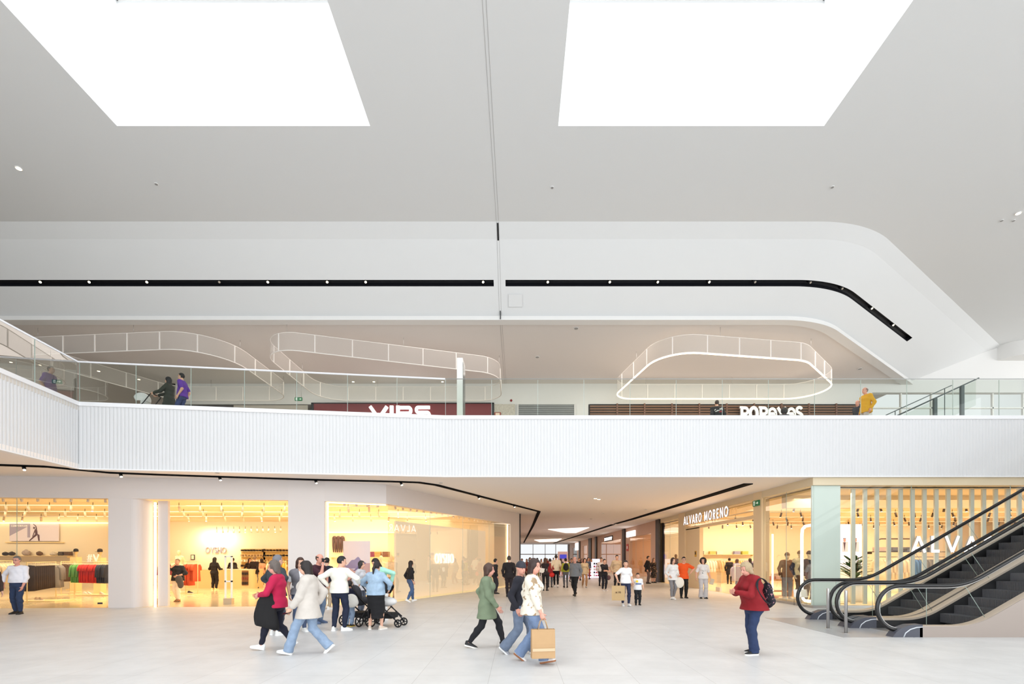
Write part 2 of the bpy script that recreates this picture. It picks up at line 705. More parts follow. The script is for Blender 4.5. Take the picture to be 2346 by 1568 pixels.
def slot(idx, name, label, spots):
    root = thing(name, label, 'track light', S(idx[0], 0.54), 0, 'black ceiling light slots of the atrium')
    o = Vector(S(idx[0], 0.54))
    up = Vector((0, 0.45, 0.8)).normalized() * 0.20
    m = MB()
    A = [Vector(S(i, T0)) - o for i in idx]
    B = [Vector(S(i, T1)) - o for i in idx]
    A2 = [p + up for p in A]
    B2 = [p + up for p in B]
    m.ribbon(A, A2)
    m.ribbon(A2, B2)
    m.ribbon(B2, B)
    for e in (0, -1):
        m.quad(A[e], B[e], B2[e], A2[e])
    m.build('channel', mat('slot_black', (16, 17, 24), 0.55), root)
    m = MB()
    mid = [(a + b) / 2 + up * 0.9 for a, b in zip(A, B)]
    m.tube(mid, 0.018, 6)
    m.build('power_rail', M_BLACK, root)
    pts = mid
    for (x, on) in spots:
        for a, b in zip(pts[:-1], pts[1:]):
            wa, wb = a.x + o.x, b.x + o.x
            if wa <= x <= wb:
                p = a.lerp(b, (x - wa) / (wb - wa))
                d = Vector((0.25, -0.6, -0.75)).normalized()
                s = MB().cyl(p - up * 0.1, p + d * 0.17, 0.045, 10).build('spotlight', M_BLACK, root)
                MB().cyl(p + d * 0.171, p + d * 0.178, 0.036, 10).build('lens', M_SPOT if on else mat('lens_dim', (150, 140, 126), 0.4, 0, 0.35), s)
                break
    return root


def sx_(px):
    return (px - 1186) / F * 16.36


slot([0, 1], 'light_slot', 'straight black light slot in the sloping ceiling, left of the ceiling joint', [(sx_(p), 1) for p in (90, 202, 334, 611, 747, 835, 1104)] + [(sx_(500), 0)])
slot(list(range(2, i_end + 1)), 'light_slot', 'black light slot that bends down to the right at its end', [(sx_(p), 1) for p in (1252, 1394, 1504, 1622)] + [(sx_(1727), 0), (sx_(1855), 0), (11.2, 0), (13.2, 1), (15.0, 1)])

# ---- ceiling joint
mb = MB()
for dx in (-0.035, 0.035):
    mb.box((-0.62 + dx, -2.6, Z_C - 0.002), (0.007, 34.8, 0.006))
    mb.slab([(-0.62 + dx, 14.85, Z_C - .004), (-0.613 + dx, 14.85, Z_C - .004), (-0.613 + dx, 15.3, 11.756), (-0.62 + dx, 15.3, 11.756)], (0, 0, -0.004))
    mb.slab([(-0.62 + dx, 15.3, 11.756), (-0.613 + dx, 15.3, 11.756), (-0.613 + dx, 17.26, 10.296), (-0.62 + dx, 17.26, 10.296)], (0, 0, -0.004))
    mb.box((-0.60 + dx, 20.6, Z_UC - 0.003), (0.008, 6.0, 0.006))
struct(mb.build('trim_3', mat('joint_grey', (168, 166, 164), 0.8)))
mb = MB()
mb.slab([(-0.64, 14.88, Z_C - .02), (-0.59, 14.88, Z_C - .02), (-0.59, 15.32, 11.735), (-0.64, 15.32, 11.735)], (0, 0, -0.01))
mb.slab([(-0.63, 17.1, 10.40), (-0.595, 17.1, 10.40), (-0.595, 17.18, 10.15), (-0.63, 17.18, 10.15)], (0, -0.02, 0))
struct(mb.build('trim_4', M_BLACK))

# ---- upper back wall, window on the right, deep left part
mb = MB()
mb.box2((-17, Y_B, 9.17), (17.3, Y_B + 0.3, Z_C))
for (a, b) in ((-1.18, -0.1), (-0.1, 0.02), (2.8, 3.45), (16.7, 17.3)):
    mb.box2((a, Y_B, Z_U), (b, Y_B + 0.3, 9.17))
mb.box2((17.3, Y_B, 9.75), (45, Y_B + 0.3, Z_C))
mb.box2((-17.3, Y_B, Z_U), (-16.7, Y_B + 0.3, Z_C))
struct(mb.build('wall_upper', M_WHITE))
struct(MB().box2((-45, 38, Z_U), (-16, 38.3, Z_C)).build('wall_upper_far', mat('upper_far_wall', (196, 190, 182), 0.8)))
mb = MB()
for k in range(0, 20):
    x = 17.3 + 1.5 * k
    mb.box2((x - 0.03, Y_B + 0.1, Z_U), (x + 0.03, Y_B + 0.2, 9.75))
mb.box2((17.3, Y_B + 0.1, 9.0), (45, Y_B + 0.2, 9.06))
struct(mb.build('window_5', M_WMETAL))
arc = [(23.4, 23.6), (23.55, 23.1), (24.2, 22.75), (26, 22.3), (30, 21.5), (45, 18)]
mb = MB()
mb.smooth = True
mb.ribbon([(*p, Z_C) for p in arc], [(*p, 11.3) for p in arc])
mb.smooth = False
mb.add([(*p, 11.3) for p in arc] + [(45, 23.6, 11.3)], [tuple(range(len(arc) + 1))])
struct(mb.build('trim_5', M_WHITE))

# ---- black light slots of the ground-floor ceiling
def floor_slot(pts, wd, label, spots=()):
    c = Vector((pts[0][0], pts[0][1]))
    r = thing('light_slot', label, 'track light', (c.x, c.y, Z_L - .003), 0, 'black light slots under the balcony')
    P = [Vector((p[0], p[1])) - c for p in pts]
    a = offset_poly(P, wd / 2)
    b = offset_poly(P, -wd / 2)
    m = MB()
    m.ribbon([(*p, -0.03) for p in a], [(*p, -0.03) for p in b])
    m.ribbon([(*p, 0) for p in a], [(*p, -0.03) for p in a])
    m.ribbon([(*p, -0.03) for p in b], [(*p, 0) for p in b])
    for e in (0, -1):
        m.quad((*a[e], 0), (*b[e], 0), (*b[e], -0.03), (*a[e], -0.03))
    m.build('channel', M_SLOT, r)
    for (x, y) in spots:
        p = Vector((x - c.x, y - c.y, -0.03))
        s = MB().cyl(p, p + Vector((0.05, -0.03, -0.10)), 0.045, 10).build('spotlight', M_BLACK, r)
        MB().cyl(p + Vector((0.05, -0.03, -0.101)), p + Vector((0.053, -0.032, -0.108)), 0.036, 10).build('lens', M_SPOT, s)


floor_slot([(-19, 13.3), (-14.9, 13.9), (-13.8, 14.15), (-13.3, 14.66), (-12.8, 15.15), (-11.55, 15.5), (-9.85, 15.9), (-6.96, 16.5), (-4.36, 16.9), (-3.5, 17.1), (-2.97, 17.7), (1.22, 27.7), (1.25, 40), (1.05, 83)], 0.19,
           'black light slot snaking over the lingerie shop front and into the corridor', [(-14.35, 14.05), (-12.5, 15.22), (-9.8, 15.9), (-6.9, 16.5), (-4.1, 16.95), (-1.7, 20.8), (-0.2, 24.2)])
floor_slot([(8.3, 17.4), (7.85, 33), (7.6, 37.5)], 0.34, 'straight black light slot over the right side of the corridor')
floor_slot([(7.55, 38.3), (7.2, 55), (6.4, 86)], 0.34, 'further black light slot continuing down the corridor ceiling')

# ---- skylights in the corridor ceiling, their daylight put in as glowing panels
for poly, lab in (([(2.8, 44.6), (6.2, 42.0), (6.1, 50.7), (5.0, 50.7)], 'large white kite-shaped skylight in the corridor ceiling'),
                  ([(2.4, 70), (6.0, 66), (6.2, 77), (3.6, 79)], 'smaller white skylight further down the corridor ceiling')):
    c = poly[0]
    tag(MB().prism([(p[0] - c[0], p[1] - c[1]) for p in poly], -0.04, 0.0).build('ceiling_skylight', mat('skylight_glow', (255, 240, 226), 0.5, 0, 1.6), None, (c[0], c[1], Z_L - .003)), lab, 'skylight', 'corridor skylights')

# ---- left shop front (lingerie shop)
LINE = [Vector((-34, 14.55)), Vector((-13.63, 16.1)), Vector((-7.88, 16.6)), Vector((-6.73, 16.85)), Vector((-4.81, 17.7)), Vector((-0.16, 28.7))]
HZ = 3.65
o1 = offset_poly(LINE, 0.30)
mb = MB()
mb.prism([tuple(p) for p in LINE] + [tuple(p) for p in reversed(o1)], HZ, Z_L)
struct(mb.build('wall_left', M_WALL))
arc = [(-13.63, 16.1), (-12.98, 16.17)] + [(-12.98 + 0.28 * math.sin(a), 16.45 - 0.28 * math.cos(a)) for a in [PI / 2 * k / 8 for k in range(1, 9)]] + [(-12.70, 16.85), (-13.63, 16.85)]
struct(MB().prism(arc, 0, HZ).build('wall_left_pillar', M_WALL))
struct(MB().prism([(-7.88, 16.6), (-6.73, 16.85), (-6.75, 17.25), (-7.9, 17.0)], 0, HZ).build('wall_left_pier', M_WALL))
struct(MB().prism([(-0.40, 28.13), (-0.16, 28.7), (0.1, 29.2), (-0.6, 29.4), (-0.75, 28.2)], 0, Z_L).build('wall_left_end', M_WALL))
struct(MB().prism([(0.02, 29.25), (0.18, 29.25), (0.18, 29.9), (0.02, 29.9)], 0, Z_L).build('trim_6', M_DARK))
struct(MB().box2((-0.2, 29.9, 0), (0.05, 92, Z_L)).build('wall_corridor_left', mat('corridor_wall', (210, 180, 158), 0.7)))
struct(MB().prism([(p[0], p[1]) for p in [(-34, 14.7), (-13.63, 16.15), (-7.88, 16.65), (-6.73, 16.9), (-4.85, 17.75), (-0.4, 28.5), (-0.4, 31), (-34, 31)]], 0.0, 0.004).build('floor_shop_left', M_SFLOOR))
mb = MB()
mb.box2((-34, 27.2, 0), (-22.8, 27.5, Z_L))
mb.box2((-23.0, 27.5, 0), (-22.8, 30.3, Z_L))
mb.box2((-23.0, 30.3, 0), (-12.0, 30.6, Z_L))
mb.box2((-12.2, 27.0, 0), (-12.0, 30.3, Z_L))
mb.box2((-12.0, 26.8, 0), (-1.3, 27.0, Z_L))
mb.box2((-34.2, 15.0, 0), (-34, 27.5, Z_L))
mb.prism([(-1.4, 26.8), (-0.62, 28.05), (-0.75, 28.3), (-1.6, 27.0)], 0, Z_L)
struct(mb.build('wall_shop_left', M_CREAM))
struct(MB().prism([(-34, 14.9), (-13.7, 16.45), (-7.9, 16.95), (-6.8, 17.2), (-5.1, 18.0), (-0.7, 28.4), (-0.7, 31), (-34, 31)], 3.95, 4.0).build('ceiling_shop_left', mat('shop_ceiling', (240, 226, 196), 0.8)))


def pane(p, q, z0, z1, n, name, th=0.012, m=None):
    """storefront glazing from p to q: panes with thin dark joints"""
    r = bpy.data.objects.new(name, None)
    COL.objects.link(r)
    struct(r)
    r.location = (p[0], p[1], 0)
    a = Vector((0, 0))
    b = Vector((q[0] - p[0], q[1] - p[1]))
    t = b.normalized()
    nn = Vector((-t.y, t.x)) * th
    for i in range(n):
        s = a.lerp(b, i / n)
        e = a.lerp(b, (i + 1) / n)
        k = MB()
        k.slab([(s.x, s.y, z0), (e.x, e.y, z0), (e.x, e.y, z1), (s.x, s.y, z1)], (nn.x, nn.y, 0))
        k.build('pane', m or M_GLASS, r)
    k = MB()
    for i in range(1, n):
        s = a.lerp(b, i / n)
        k.box((s.x, s.y, (z0 + z1) / 2), (0.012, 0.014, z1 - z0))
    if n > 1:
        k.build('joint', M_GLASSEDGE, r)
    return r


pane((-34, 14.63), (-13.63, 16.2), 0.0, HZ, 7, 'window_6')
pane((-6.73, 16.95), (-4.81, 17.8), 0.0, HZ, 1, 'window_7')
pane((-4.79, 17.85), (-0.42, 28.15), 0.0, HZ, 4, 'window_8')
mb = MB()
mb.box2((-12.60, 16.75, 0), (-12.54, 16.8, HZ - 0.06))
struct(mb.build('trim_7', M_LED))
struct(MB().box2((-12.5, 16.8, 0), (-12.15, 16.9, HZ)).build('trim_8', M_WALL))
mb = MB()
mb.box2((-6.70, 17.0, 0.02), (-6.66, 17.04, HZ - 0.04))
mb.slab([(-6.7, 17.0, HZ - 0.05), (-4.85, 17.82, HZ - 0.05), (-4.85, 17.82, HZ - 0.02), (-6.7, 17.0, HZ - 0.02)], (-0.02, 0.03, 0))
struct(mb.build('trim_9', M_LED))
mb = MB()
mb.box2((-0.62, 27.95, 0.02), (-0.56, 28.0, HZ - 0.04))
struct(mb.build('trim_10', M_LED))
mb = MB()
mb.prism([(-4.83, 17.9), (-4.79, 17.9), (-0.5, 28.1), (-0.56, 28.15)], 0.0, 0.08)
struct(mb.build('baseboard_left', mat('lit_sill', (255, 226, 170), 0.5, 0, 0.6)))

# ---- right shop (menswear shop) and corridor right side
RX = 9.8
mb = MB()
mb.box2((RX, 16.05, 4.08), (45, 16.45, Z_L))                  # beam on the atrium side
mb.box2((RX, 16.45, 4.08), (RX + 0.35, 33.2, Z_L))            # beam on the corridor side
struct(mb.build('wall_right', mat('shop_beam', (222, 206, 176), 0.6)))
mb = MB()
mb.box2((RX - 0.03, 19.4, 0), (RX + 0.3, 20.05, Z_L))
mb.box2((RX - 0.03, 28.3, 0), (RX + 0.3, 29.4, Z_L))
mb.box2((RX + 0.05, 26.2, 0), (RX + 0.25, 28.3, 3.35))
mb.box2((RX + 0.05, 20.05, 3.3), (RX + 0.2, 28.3, 3.45))
struct(mb.build('wall_right_pier', mat('pier_cream', (230, 208, 172), 0.6)))
mb = MB()
for (y0, y1) in ((33.2, 34.0), (43.9, 44.9), (59.6, 60.8), (64.0, 66.4), (75.5, 77), (92, 94)):
    mb.box2((RX - 0.12, y0, 0), (RX + 0.3, y1, Z_L))
struct(mb.build('trim_11', M_DARK))
pane((RX + 0.06, 19.4), (RX + 0.06, 16.1), 0.08, 4.08, 2, 'window_9')
pane((RX + 0.06, 28.3), (RX + 0.06, 20.05), 3.45, 4.08, 2, 'window_10')
pane((RX + 0.06, 33.2), (RX + 0.06, 29.4), 0.08, 4.08, 2, 'window_11')
pane((RX, 16.1), (RX + 23.1, 16.1), 0.08, 4.08, 7, 'window_12')
struct(MB().box2((RX + 0.02, 16.14, 0.0), (RX + 0.97, 16.2, 4.08)).build('wall_frosted', M_FROST))
mb = MB()
mb.box2((RX, 16.06, 0), (33, 16.2, 0.08))
mb.box2((RX, 16.2, 0), (RX + 0.12, 19.4, 0.08))
struct(mb.build('baseboard_right', M_STEEL))
struct(MB().prism([(RX, 16.1), (33, 16.1), (33, 33.2), (RX, 33.2)], 0, 0.004).build('floor_shop_right', mat('shop_floor_pale', (226, 206, 172), 0.25, 0, 0, 0.03, 2)))
mb = MB()
mb.box2((RX, 33.2, 0), (33, 33.5, Z_L))
mb.box2((33, 16.2, 0), (33.3, 33.5, Z_L))
struct(mb.build('wall_shop_right', mat('shop_right_wall', (240, 226, 198), 0.75)))
struct(MB().box2((RX + 0.3, 16.5, 4.02), (33, 33.2, 4.06)).build('ceiling_shop_right', mat('shop_ceiling_right', (226, 204, 166), 0.85)))
struct(MB().box2((RX + 0.3, 18.2, 3.55), (33, 18.5, 4.02)).build('trim_12', mat('shop_ceiling_right', (226, 204, 166), 0.85)))

# corridor shop fronts beyond
mw = mat('corridor_front', (206, 170, 146), 0.55)
mb = MB()
mb.box2((RX, 34.0, 3.5), (RX + 0.3, 92, Z_L))
for (y0, y1) in ((34.0, 35.6), (42.6, 43.9), (44.9, 46.0), (57.2, 59.6), (60.8, 64.0), (66.4, 68.2), (73.0, 75.5), (77, 80), (86, 92)):
    mb.box2((RX, y0, 0), (RX + 0.3, y1, 3.5))
struct(mb.build('wall_corridor_right', mw))
ww = mat('corridor_shop_wall', (222, 176, 136), 0.6)
mb = MB()
for (y0, y1) in ((33.7, 44.4), (44.4, 60.2), (60.2, 76.2), (76.2, 92)):
    mb.box2((RX + 0.4, y1 - 0.2, 0), (RX + 6.5, y1, Z_L))
mb.box2((RX + 6.5, 33.7, 0), (RX + 6.7, 92, Z_L))
struct(mb.build('wall_corridor_shops', ww))
k = 13
for (y0, y1, nn_) in ((42.6, 35.6, 3), (57.2, 46.0, 3), (73.0, 68.2, 2), (86, 80, 2)):
    pane((RX + 0.05, y0), (RX + 0.05, y1), 0.0, 3.5, nn_, 'window_%d' % k)
    k += 1
area('corridor_shop_light', (RX + 3.4, 39, 4.25), (3, 8), 260, (1.0, 0.74, 0.5))
area('corridor_shop_light', (RX + 3.4, 52, 4.25), (3, 12), 330, (1.0, 0.74, 0.52))
area('corridor_shop_light', (RX + 3.4, 70, 4.25), (3, 12), 380, (1.0, 0.82, 0.62))
mb = MB()
for x in (0.1, 2.9, 5.2, 7.2, 9.6):
    mb.box2((x - 0.05, 91.5, 0), (x + 0.05, 91.7, Z_L))
mb.box2((0, 91.5, 2.35), (RX, 91.7, 2.5))
struct(mb.build('window_%d' % k, mat('window_frame_grey', (170, 172, 176), 0.5)))
# ================================================================== PEOPLE: one smooth surface per body and per garment
def nets(D, org, h):
    s = D < 0
    n0, n1, n2 = D.shape
    offs = [(i, j, k) for i in (0, 1) for j in (0, 1) for k in (0, 1)]
    cs = [s[i:n0 - 1 + i, j:n1 - 1 + j, k:n2 - 1 + k] for (i, j, k) in offs]
    tot = sum(c.astype(np.int8) for c in cs)
    cells = np.argwhere((tot > 0) & (tot < 8))
    if len(cells) == 0:
        return [], []
    vals = np.stack([D[cells[:, 0] + i, cells[:, 1] + j, cells[:, 2] + k] for (i, j, k) in offs], 1)
    acc = np.zeros((len(cells), 3))
    cnt = np.zeros(len(cells))
    for a in range(8):
        for b in range(a + 1, 8):
            oa, ob = np.array(offs[a]), np.array(offs[b])
            if np.abs(oa - ob).sum() != 1:
                continue
            va, vb = vals[:, a], vals[:, b]
            m = (va < 0) != (vb < 0)
            t = np.where(m, va / np.where(m, va - vb, 1), 0)
            acc += m[:, None] * (oa[None] + t[:, None] * (ob - oa)[None])
            cnt += m
    P = (cells + acc / cnt[:, None]) * h + np.array(org)
    idx = np.full((n0 - 1, n1 - 1, n2 - 1), -1, np.int64)
    idx[cells[:, 0], cells[:, 1], cells[:, 2]] = np.arange(len(cells))
    Q = []
    for ax in range(3):
        sl0 = [slice(1, -1)] * 3
        sl1 = [slice(1, -1)] * 3
        sl0[ax] = slice(0, -1)
        sl1[ax] = slice(1, None)
        a, b = s[tuple(sl0)], s[tuple(sl1)]
        e = np.argwhere(a != b)
        if len(e) == 0:
            continue
        ins = a[e[:, 0], e[:, 1], e[:, 2]]
        o = np.array([1, 1, 1])
        o[ax] = 0
        e = e + o
        u, v = (ax + 1) % 3, (ax + 2) % 3

        def g(du, dv):
            q = e.copy()
            q[:, u] += du
            q[:, v] += dv
            return idx[q[:, 0], q[:, 1], q[:, 2]]
        q = np.stack([g(-1, -1), g(0, -1), g(0, 0), g(-1, 0)], 1)
        q[~ins] = q[~ins][:, ::-1]
        Q.append(q[(q >= 0).all(1)])
    return P, np.concatenate(Q)


class Vol:
    def __init__(s, h):
        s.h = h
        s.p = []

    def cap(s, a, b, ra, rb, k=0.02):
        s.p.append(('c', np.array(a, float), np.array(b, float), ra, rb, k))

    def ell(s, c, r, R=None, k=0.02):
        s.p.append(('e', np.array(c, float), np.array(r, float), np.array(R, float) if R is not None else None, None, k))

    def tor(s, a, b, ra, rb, u, k=0.02):
        s.p.append(('t', np.array(a, float), np.array(b, float), (ra, rb), np.array(u, float), k))

    def bounds(s):
        lo, hi = [], []
        for q in s.p:
            if q[0] == 'c':
                r = max(q[3], q[4])
                lo.append(np.minimum(q[1], q[2]) - r)
                hi.append(np.maximum(q[1], q[2]) + r)
            elif q[0] == 'e':
                r = q[2].max()
                lo.append(q[1] - r)
                hi.append(q[1] + r)
            else:
                r = max(max(q[3][0]), max(q[3][1]))
                lo.append(np.minimum(q[1], q[2]) - r)
                hi.append(np.maximum(q[1], q[2]) + r)
        s.lo_i, s.hi_i = lo, hi
        return np.min(lo, 0), np.max(hi, 0)

    def field(s):
        lo, hi = s.bounds()
        h = s.h
        lo = lo - 4 * h
        n = np.ceil((hi + 4 * h - lo) / h).astype(int) + 1
        D = np.full(n, 0.2, np.float32)
        s.lo = lo
        ax = [(lo[i] + h * np.arange(n[i])).astype(np.float32) for i in range(3)]
        s.ax = ax
        for q, l, hh in zip(s.p, s.lo_i, s.hi_i):
            k = q[-1]
            m = 0.05
            a0 = np.maximum(0, np.floor((l - m - lo) / h).astype(int))
            a1 = np.minimum(n, np.ceil((hh + m - lo) / h).astype(int) + 1)
            sl = tuple(slice(a0[i], a1[i]) for i in range(3))
            X = ax[0][sl[0]][:, None, None]
            Y = ax[1][sl[1]][None, :, None]
            Z = ax[2][sl[2]][None, None, :]
            if q[0] == 'c':
                a, b, ra, rb = q[1:5]
                d = b - a
                L2 = max(1e-9, (d * d).sum())
                t = np.clip(((X - a[0]) * d[0] + (Y - a[1]) * d[1] + (Z - a[2]) * d[2]) / L2, 0, 1)
                dist = np.sqrt((X - a[0] - t * d[0]) ** 2 + (Y - a[1] - t * d[1]) ** 2 + (Z - a[2] - t * d[2]) ** 2) - (ra + (rb - ra) * t)
            elif q[0] == 'e':
                c, r, R = q[1:4]
                x, y, z = X - c[0], Y - c[1], Z - c[2]
                if R is not None:
                    x, y, z = (R[0][0] * x + R[1][0] * y + R[2][0] * z, R[0][1] * x + R[1][1] * y + R[2][1] * z, R[0][2] * x + R[1][2] * y + R[2][2] * z)
                dist = (np.sqrt((x / r[0]) ** 2 + (y / r[1]) ** 2 + (z / r[2]) ** 2) - 1) * r.min()
            else:
                a, b, (ra, rb), u = q[1], q[2], q[3], q[4]
                d = b - a
                L = math.sqrt((d * d).sum())
                w_ = d / L
                u = u - w_ * (u @ w_)
                u = u / math.sqrt((u * u).sum())
                f = np.cross(w_, u)
                dx, dy, dz = X - a[0], Y - a[1], Z - a[2]
                s_ = dx * w_[0] + dy * w_[1] + dz * w_[2]
                t = np.clip(s_ / L, 0, 1)
                au = dx * u[0] + dy * u[1] + dz * u[2]
                af = dx * f[0] + dy * f[1] + dz * f[2]
                over = s_ - t * L
                ru = ra[0] + (rb[0] - ra[0]) * t
                rf = ra[1] + (rb[1] - ra[1]) * t
                rm = np.minimum(ru, rf)
                dist = (np.sqrt((au / ru) ** 2 + (af / rf) ** 2 + (over / (rm * 0.9)) ** 2) - 1) * rm
            A = D[sl]
            hmix = np.clip(0.5 + 0.5 * (A - dist) / k, 0, 1)
            D[sl] = A + (dist - A) * hmix - k * hmix * (1 - hmix)
        s.D = D
        return D

    def grid(s):
        return s.ax[0][:, None, None], s.ax[1][None, :, None], s.ax[2][None, None, :]

    def mesh(s):
        return nets(s.D, s.lo, s.h)


def ik(p, q, l1, l2, pole):
    p, q = Vector(p), Vector(q)
    d = q - p
    L = d.length
    if L > (l1 + l2) * 0.999:
        q = p + d.normalized() * (l1 + l2) * 0.999
        d = q - p
        L = d.length
    a = (l1 * l1 - l2 * l2 + L * L) / (2 * L)
    hgt = math.sqrt(max(0, l1 * l1 - a * a))
    u = d.normalized()
    v = Vector(pole) - u * Vector(pole).dot(u)
    v.normalize()
    return p + u * a + v * hgt, q


def hand_mesh(mb, wrist, fdir, thumb, left, L, curl):
    """palm, four unequal bent fingers and a thumb that leaves the side of the palm"""
    f = Vector(fdir).normalized()
    t = Vector(thumb) - f * Vector(thumb).dot(f)
    if t.length < 1e-3:
        t = Vector((0, -1, 0.1)) - f * Vector((0, -1, 0.1)).dot(f)
    t.normalize()
    n = f.cross(t) * (1 if left else -1)
    w = Vector(wrist)
    base = len(mb.v)
    sm0 = mb.smooth
    mb.smooth = True
    R = [(-0.06, .13, .10), (0.08, .16, .105), (.25, .21, .10), (.42, .22, .085), (.50, .20, .065)]
    for (s, a, b) in R:
        for j in range(10):
            an = 2 * PI * j / 10
            q = w + f * (s * L) + t * (a * L * math.cos(an)) + n * (b * L * math.sin(an))
            mb.v.append(tuple(q))
    for i in range(len(R) - 1):
        for j in range(10):
            j2 = (j + 1) % 10
            mb.face((base + i * 10 + j, base + i * 10 + j2, base + (i + 1) * 10 + j2, base + (i + 1) * 10 + j))
    mb.face([base + 40 + j for j in range(10)])
    mb.smooth = sm0
    for off, ln, c in ((.155, .41, 0.9), (.052, .47, 1.0), (-.052, .43, 1.08), (-.15, .33, 1.15)):
        p = w + f * (.46 * L) + t * (off * L)
        pts = [p]
        d = f.copy()
        for k, seg in enumerate((.45, .31, .24)):
            an = curl * c * (0.7 if k == 0 else 1.0)
            d = (d * math.cos(an) + n * math.sin(an)).normalized()
            d = (d + t * off * 0.12).normalized()
            f2 = d
            p = p + f2 * (ln * seg * L)
            pts.append(p)
            # keep bending
        mb.tube(pts, [.050 * L, .046 * L, .041 * L, .030 * L], 6, up=tuple(t))
    p = w + f * (.14 * L) + t * (.13 * L)
    p1 = p + (f * .55 + t * .75 + n * .25).normalized() * (.18 * L)
    p2 = p1 + (f * .85 + t * .35 + n * (.2 + curl * .4)).normalized() * (.14 * L)
    mb.tube([p - t * .05 * L, p, p1, p2], [.06 * L, .065 * L, .052 * L, .038 * L], 6, up=tuple(n))


def shoe(ball, yaw, pitch, L, up_m, sole_m, parent, high=0.0):
    """trainer with a separate sole; ball = point on the ground under the ball of the foot"""
    mb = MB()
    R = Matrix.Rotation(math.radians(yaw), 4, 'Z')
    Pm = Matrix.Rotation(math.radians(pitch), 4, 'X')
    T = Matrix.Translation(Vector(ball)) @ R @ Pm
    outl = []
    for (s, wd) in ((-.70, .11), (-.66, .155), (-.5, .175), (-.25, .16), (0, .185), (.12, .175), (.22, .13), (.285, .05)):
        outl.append((s, wd))
    ring = [(w_ * L, -s * L) for s, w_ in outl] + [(-w_ * L, -s * L) for s, w_ in reversed(outl)]
    ring = [T @ Vector((x, y, 0.0)) for x, y in ring]
    top = [p + T.to_3x3() @ Vector((0, 0, .10 * L)) for p in ring]
    n = len(ring)
    mb.cur = 1
    mb.add([tuple(p) for p in ring + top], [tuple(range(n)), tuple(range(2 * n - 1, n - 1, -1))] + [((i + 1) % n, i, n + i, n + (i + 1) % n) for i in range(n)])
    mb.cur = 0
    mb.smooth = True
    prof = [(-.69, .10, .36 + high), (-.6, .15, .42 + high), (-.42, .155, .42 + high), (-.28, .15, .34), (-.12, .155, .27), (.03, .17, .215), (.15, .155, .18), (.24, .10, .145), (.28, .04, .12)]
    base = len(mb.v)
    m = 9
    for (s, wd, ht) in prof:
        for j in range(m):
            an = PI * j / (m - 1)
            x = wd * math.copysign(abs(math.cos(an)) ** 0.7, math.cos(an))
            z = .095 + (ht - .095) * math.sin(an) ** 0.8
            q = T @ Vector((x * L * (1.0 if z < .3 else .72), -s * L, z * L))
            mb.v.append(tuple(q))
    for i in range(len(prof) - 1):
        for j in range(m - 1):
            mb.face((base + i * m + j + 1, base + i * m + j, base + (i + 1) * m + j, base + (i + 1) * m + j + 1))
    mb.face([base + j for j in range(m)])
    mb.face([base + (len(prof) - 1) * m + j for j in range(m - 1, -1, -1)])
    return mb.build('shoe', [up_m, sole_m], parent)


SKIN = {'a': mat('skin_light', (226, 176, 150), 0.55), 'b': mat('skin_tan', (206, 150, 120), 0.55), 'c': mat('skin_pink', (222, 160, 140), 0.55), 'd': mat('mannequin_skin', (238, 220, 186), 0.5), 'e': mat('mannequin_dark', (120, 92, 66), 0.5)}
M_EYE = mat('eye_dark', (46, 32, 26), 0.3)
M_LIP = mat('lip', (176, 96, 88), 0.5)
HAIRM = {}


def hairm(c):
    c = tuple(int(v * .78) for v in c)
    key = 'hair_%d_%d_%d' % c
    return mat(key, c, 0.55, noise=0.35, nscale=70)


def cloth(c, kind='cloth'):
    key = '%s_%d_%d_%d' % (kind, *c)
    if kind == 'denim':
        g_ = sum(c) / 3
        c = tuple(int(v * .72 + g_ * .28) for v in c)
        return mat(key, c, 0.85, noise=0.25, nscale=14, bump=0.45, bscale=14)
    return mat(key, c, 0.85, noise=0.07, nscale=14, bump=0.5, bscale=9)


def cloth_pattern(name, base, spot, scale, thr=0.55):
    """printed fabric: patches of another colour"""
    if name in MATS:
        return MATS[name]
    m = bpy.data.materials.new(name)
    m.use_nodes = True
    nt = m.node_tree
    b = nt.nodes['Principled BSDF']
    tc = nt.nodes.new('ShaderNodeTexCoord')
    n = nt.nodes.new('ShaderNodeTexNoise')
    n.inputs['Scale'].default_value = scale
    n.inputs['Detail'].default_value = 2
    nt.links.new(tc.outputs['Object'], n.inputs['Vector'])
    r = nt.nodes.new('ShaderNodeValToRGB')
    r.color_ramp.interpolation = 'LINEAR'
    r.color_ramp.elements[0].position = thr - 0.02
    r.color_ramp.elements[1].position = thr + 0.02
    r.color_ramp.elements[0].color = (*lin(base), 1)
    r.color_ramp.elements[1].color = (*lin(spot), 1)
    nt.links.new(n.outputs['Fac'], r.inputs[0])
    nt.links.new(r.outputs[0], b.inputs['Base Color'])
    b.inputs['Roughness'].default_value = 0.85
    MATS[name] = m
    return m


def mesh_obj(name, P, Q, m, parent, extra=None):
    mb_v = [tuple(p) for p in P]
    me = bpy.data.meshes.new(name)
    faces = [tuple(int(x) for x in q) for q in Q]
    mi = [0] * len(faces)
    if extra is not None:
        o = len(mb_v)
        mb_v += extra.v
        faces += [tuple(i + o for i in f) for f in extra.f]
        mi += extra.m
    me.from_pydata(mb_v, [], faces)
    for q in (m if isinstance(m, (list, tuple)) else [m]):
        me.materials.append(q)
    me.polygons.foreach_set('material_index', mi)
    me.polygons.foreach_set('use_smooth', [True] * len(faces))
    me.update()
    ob = bpy.data.objects.new(name, me)
    COL.objects.link(ob)
    ob.parent = parent
    return ob


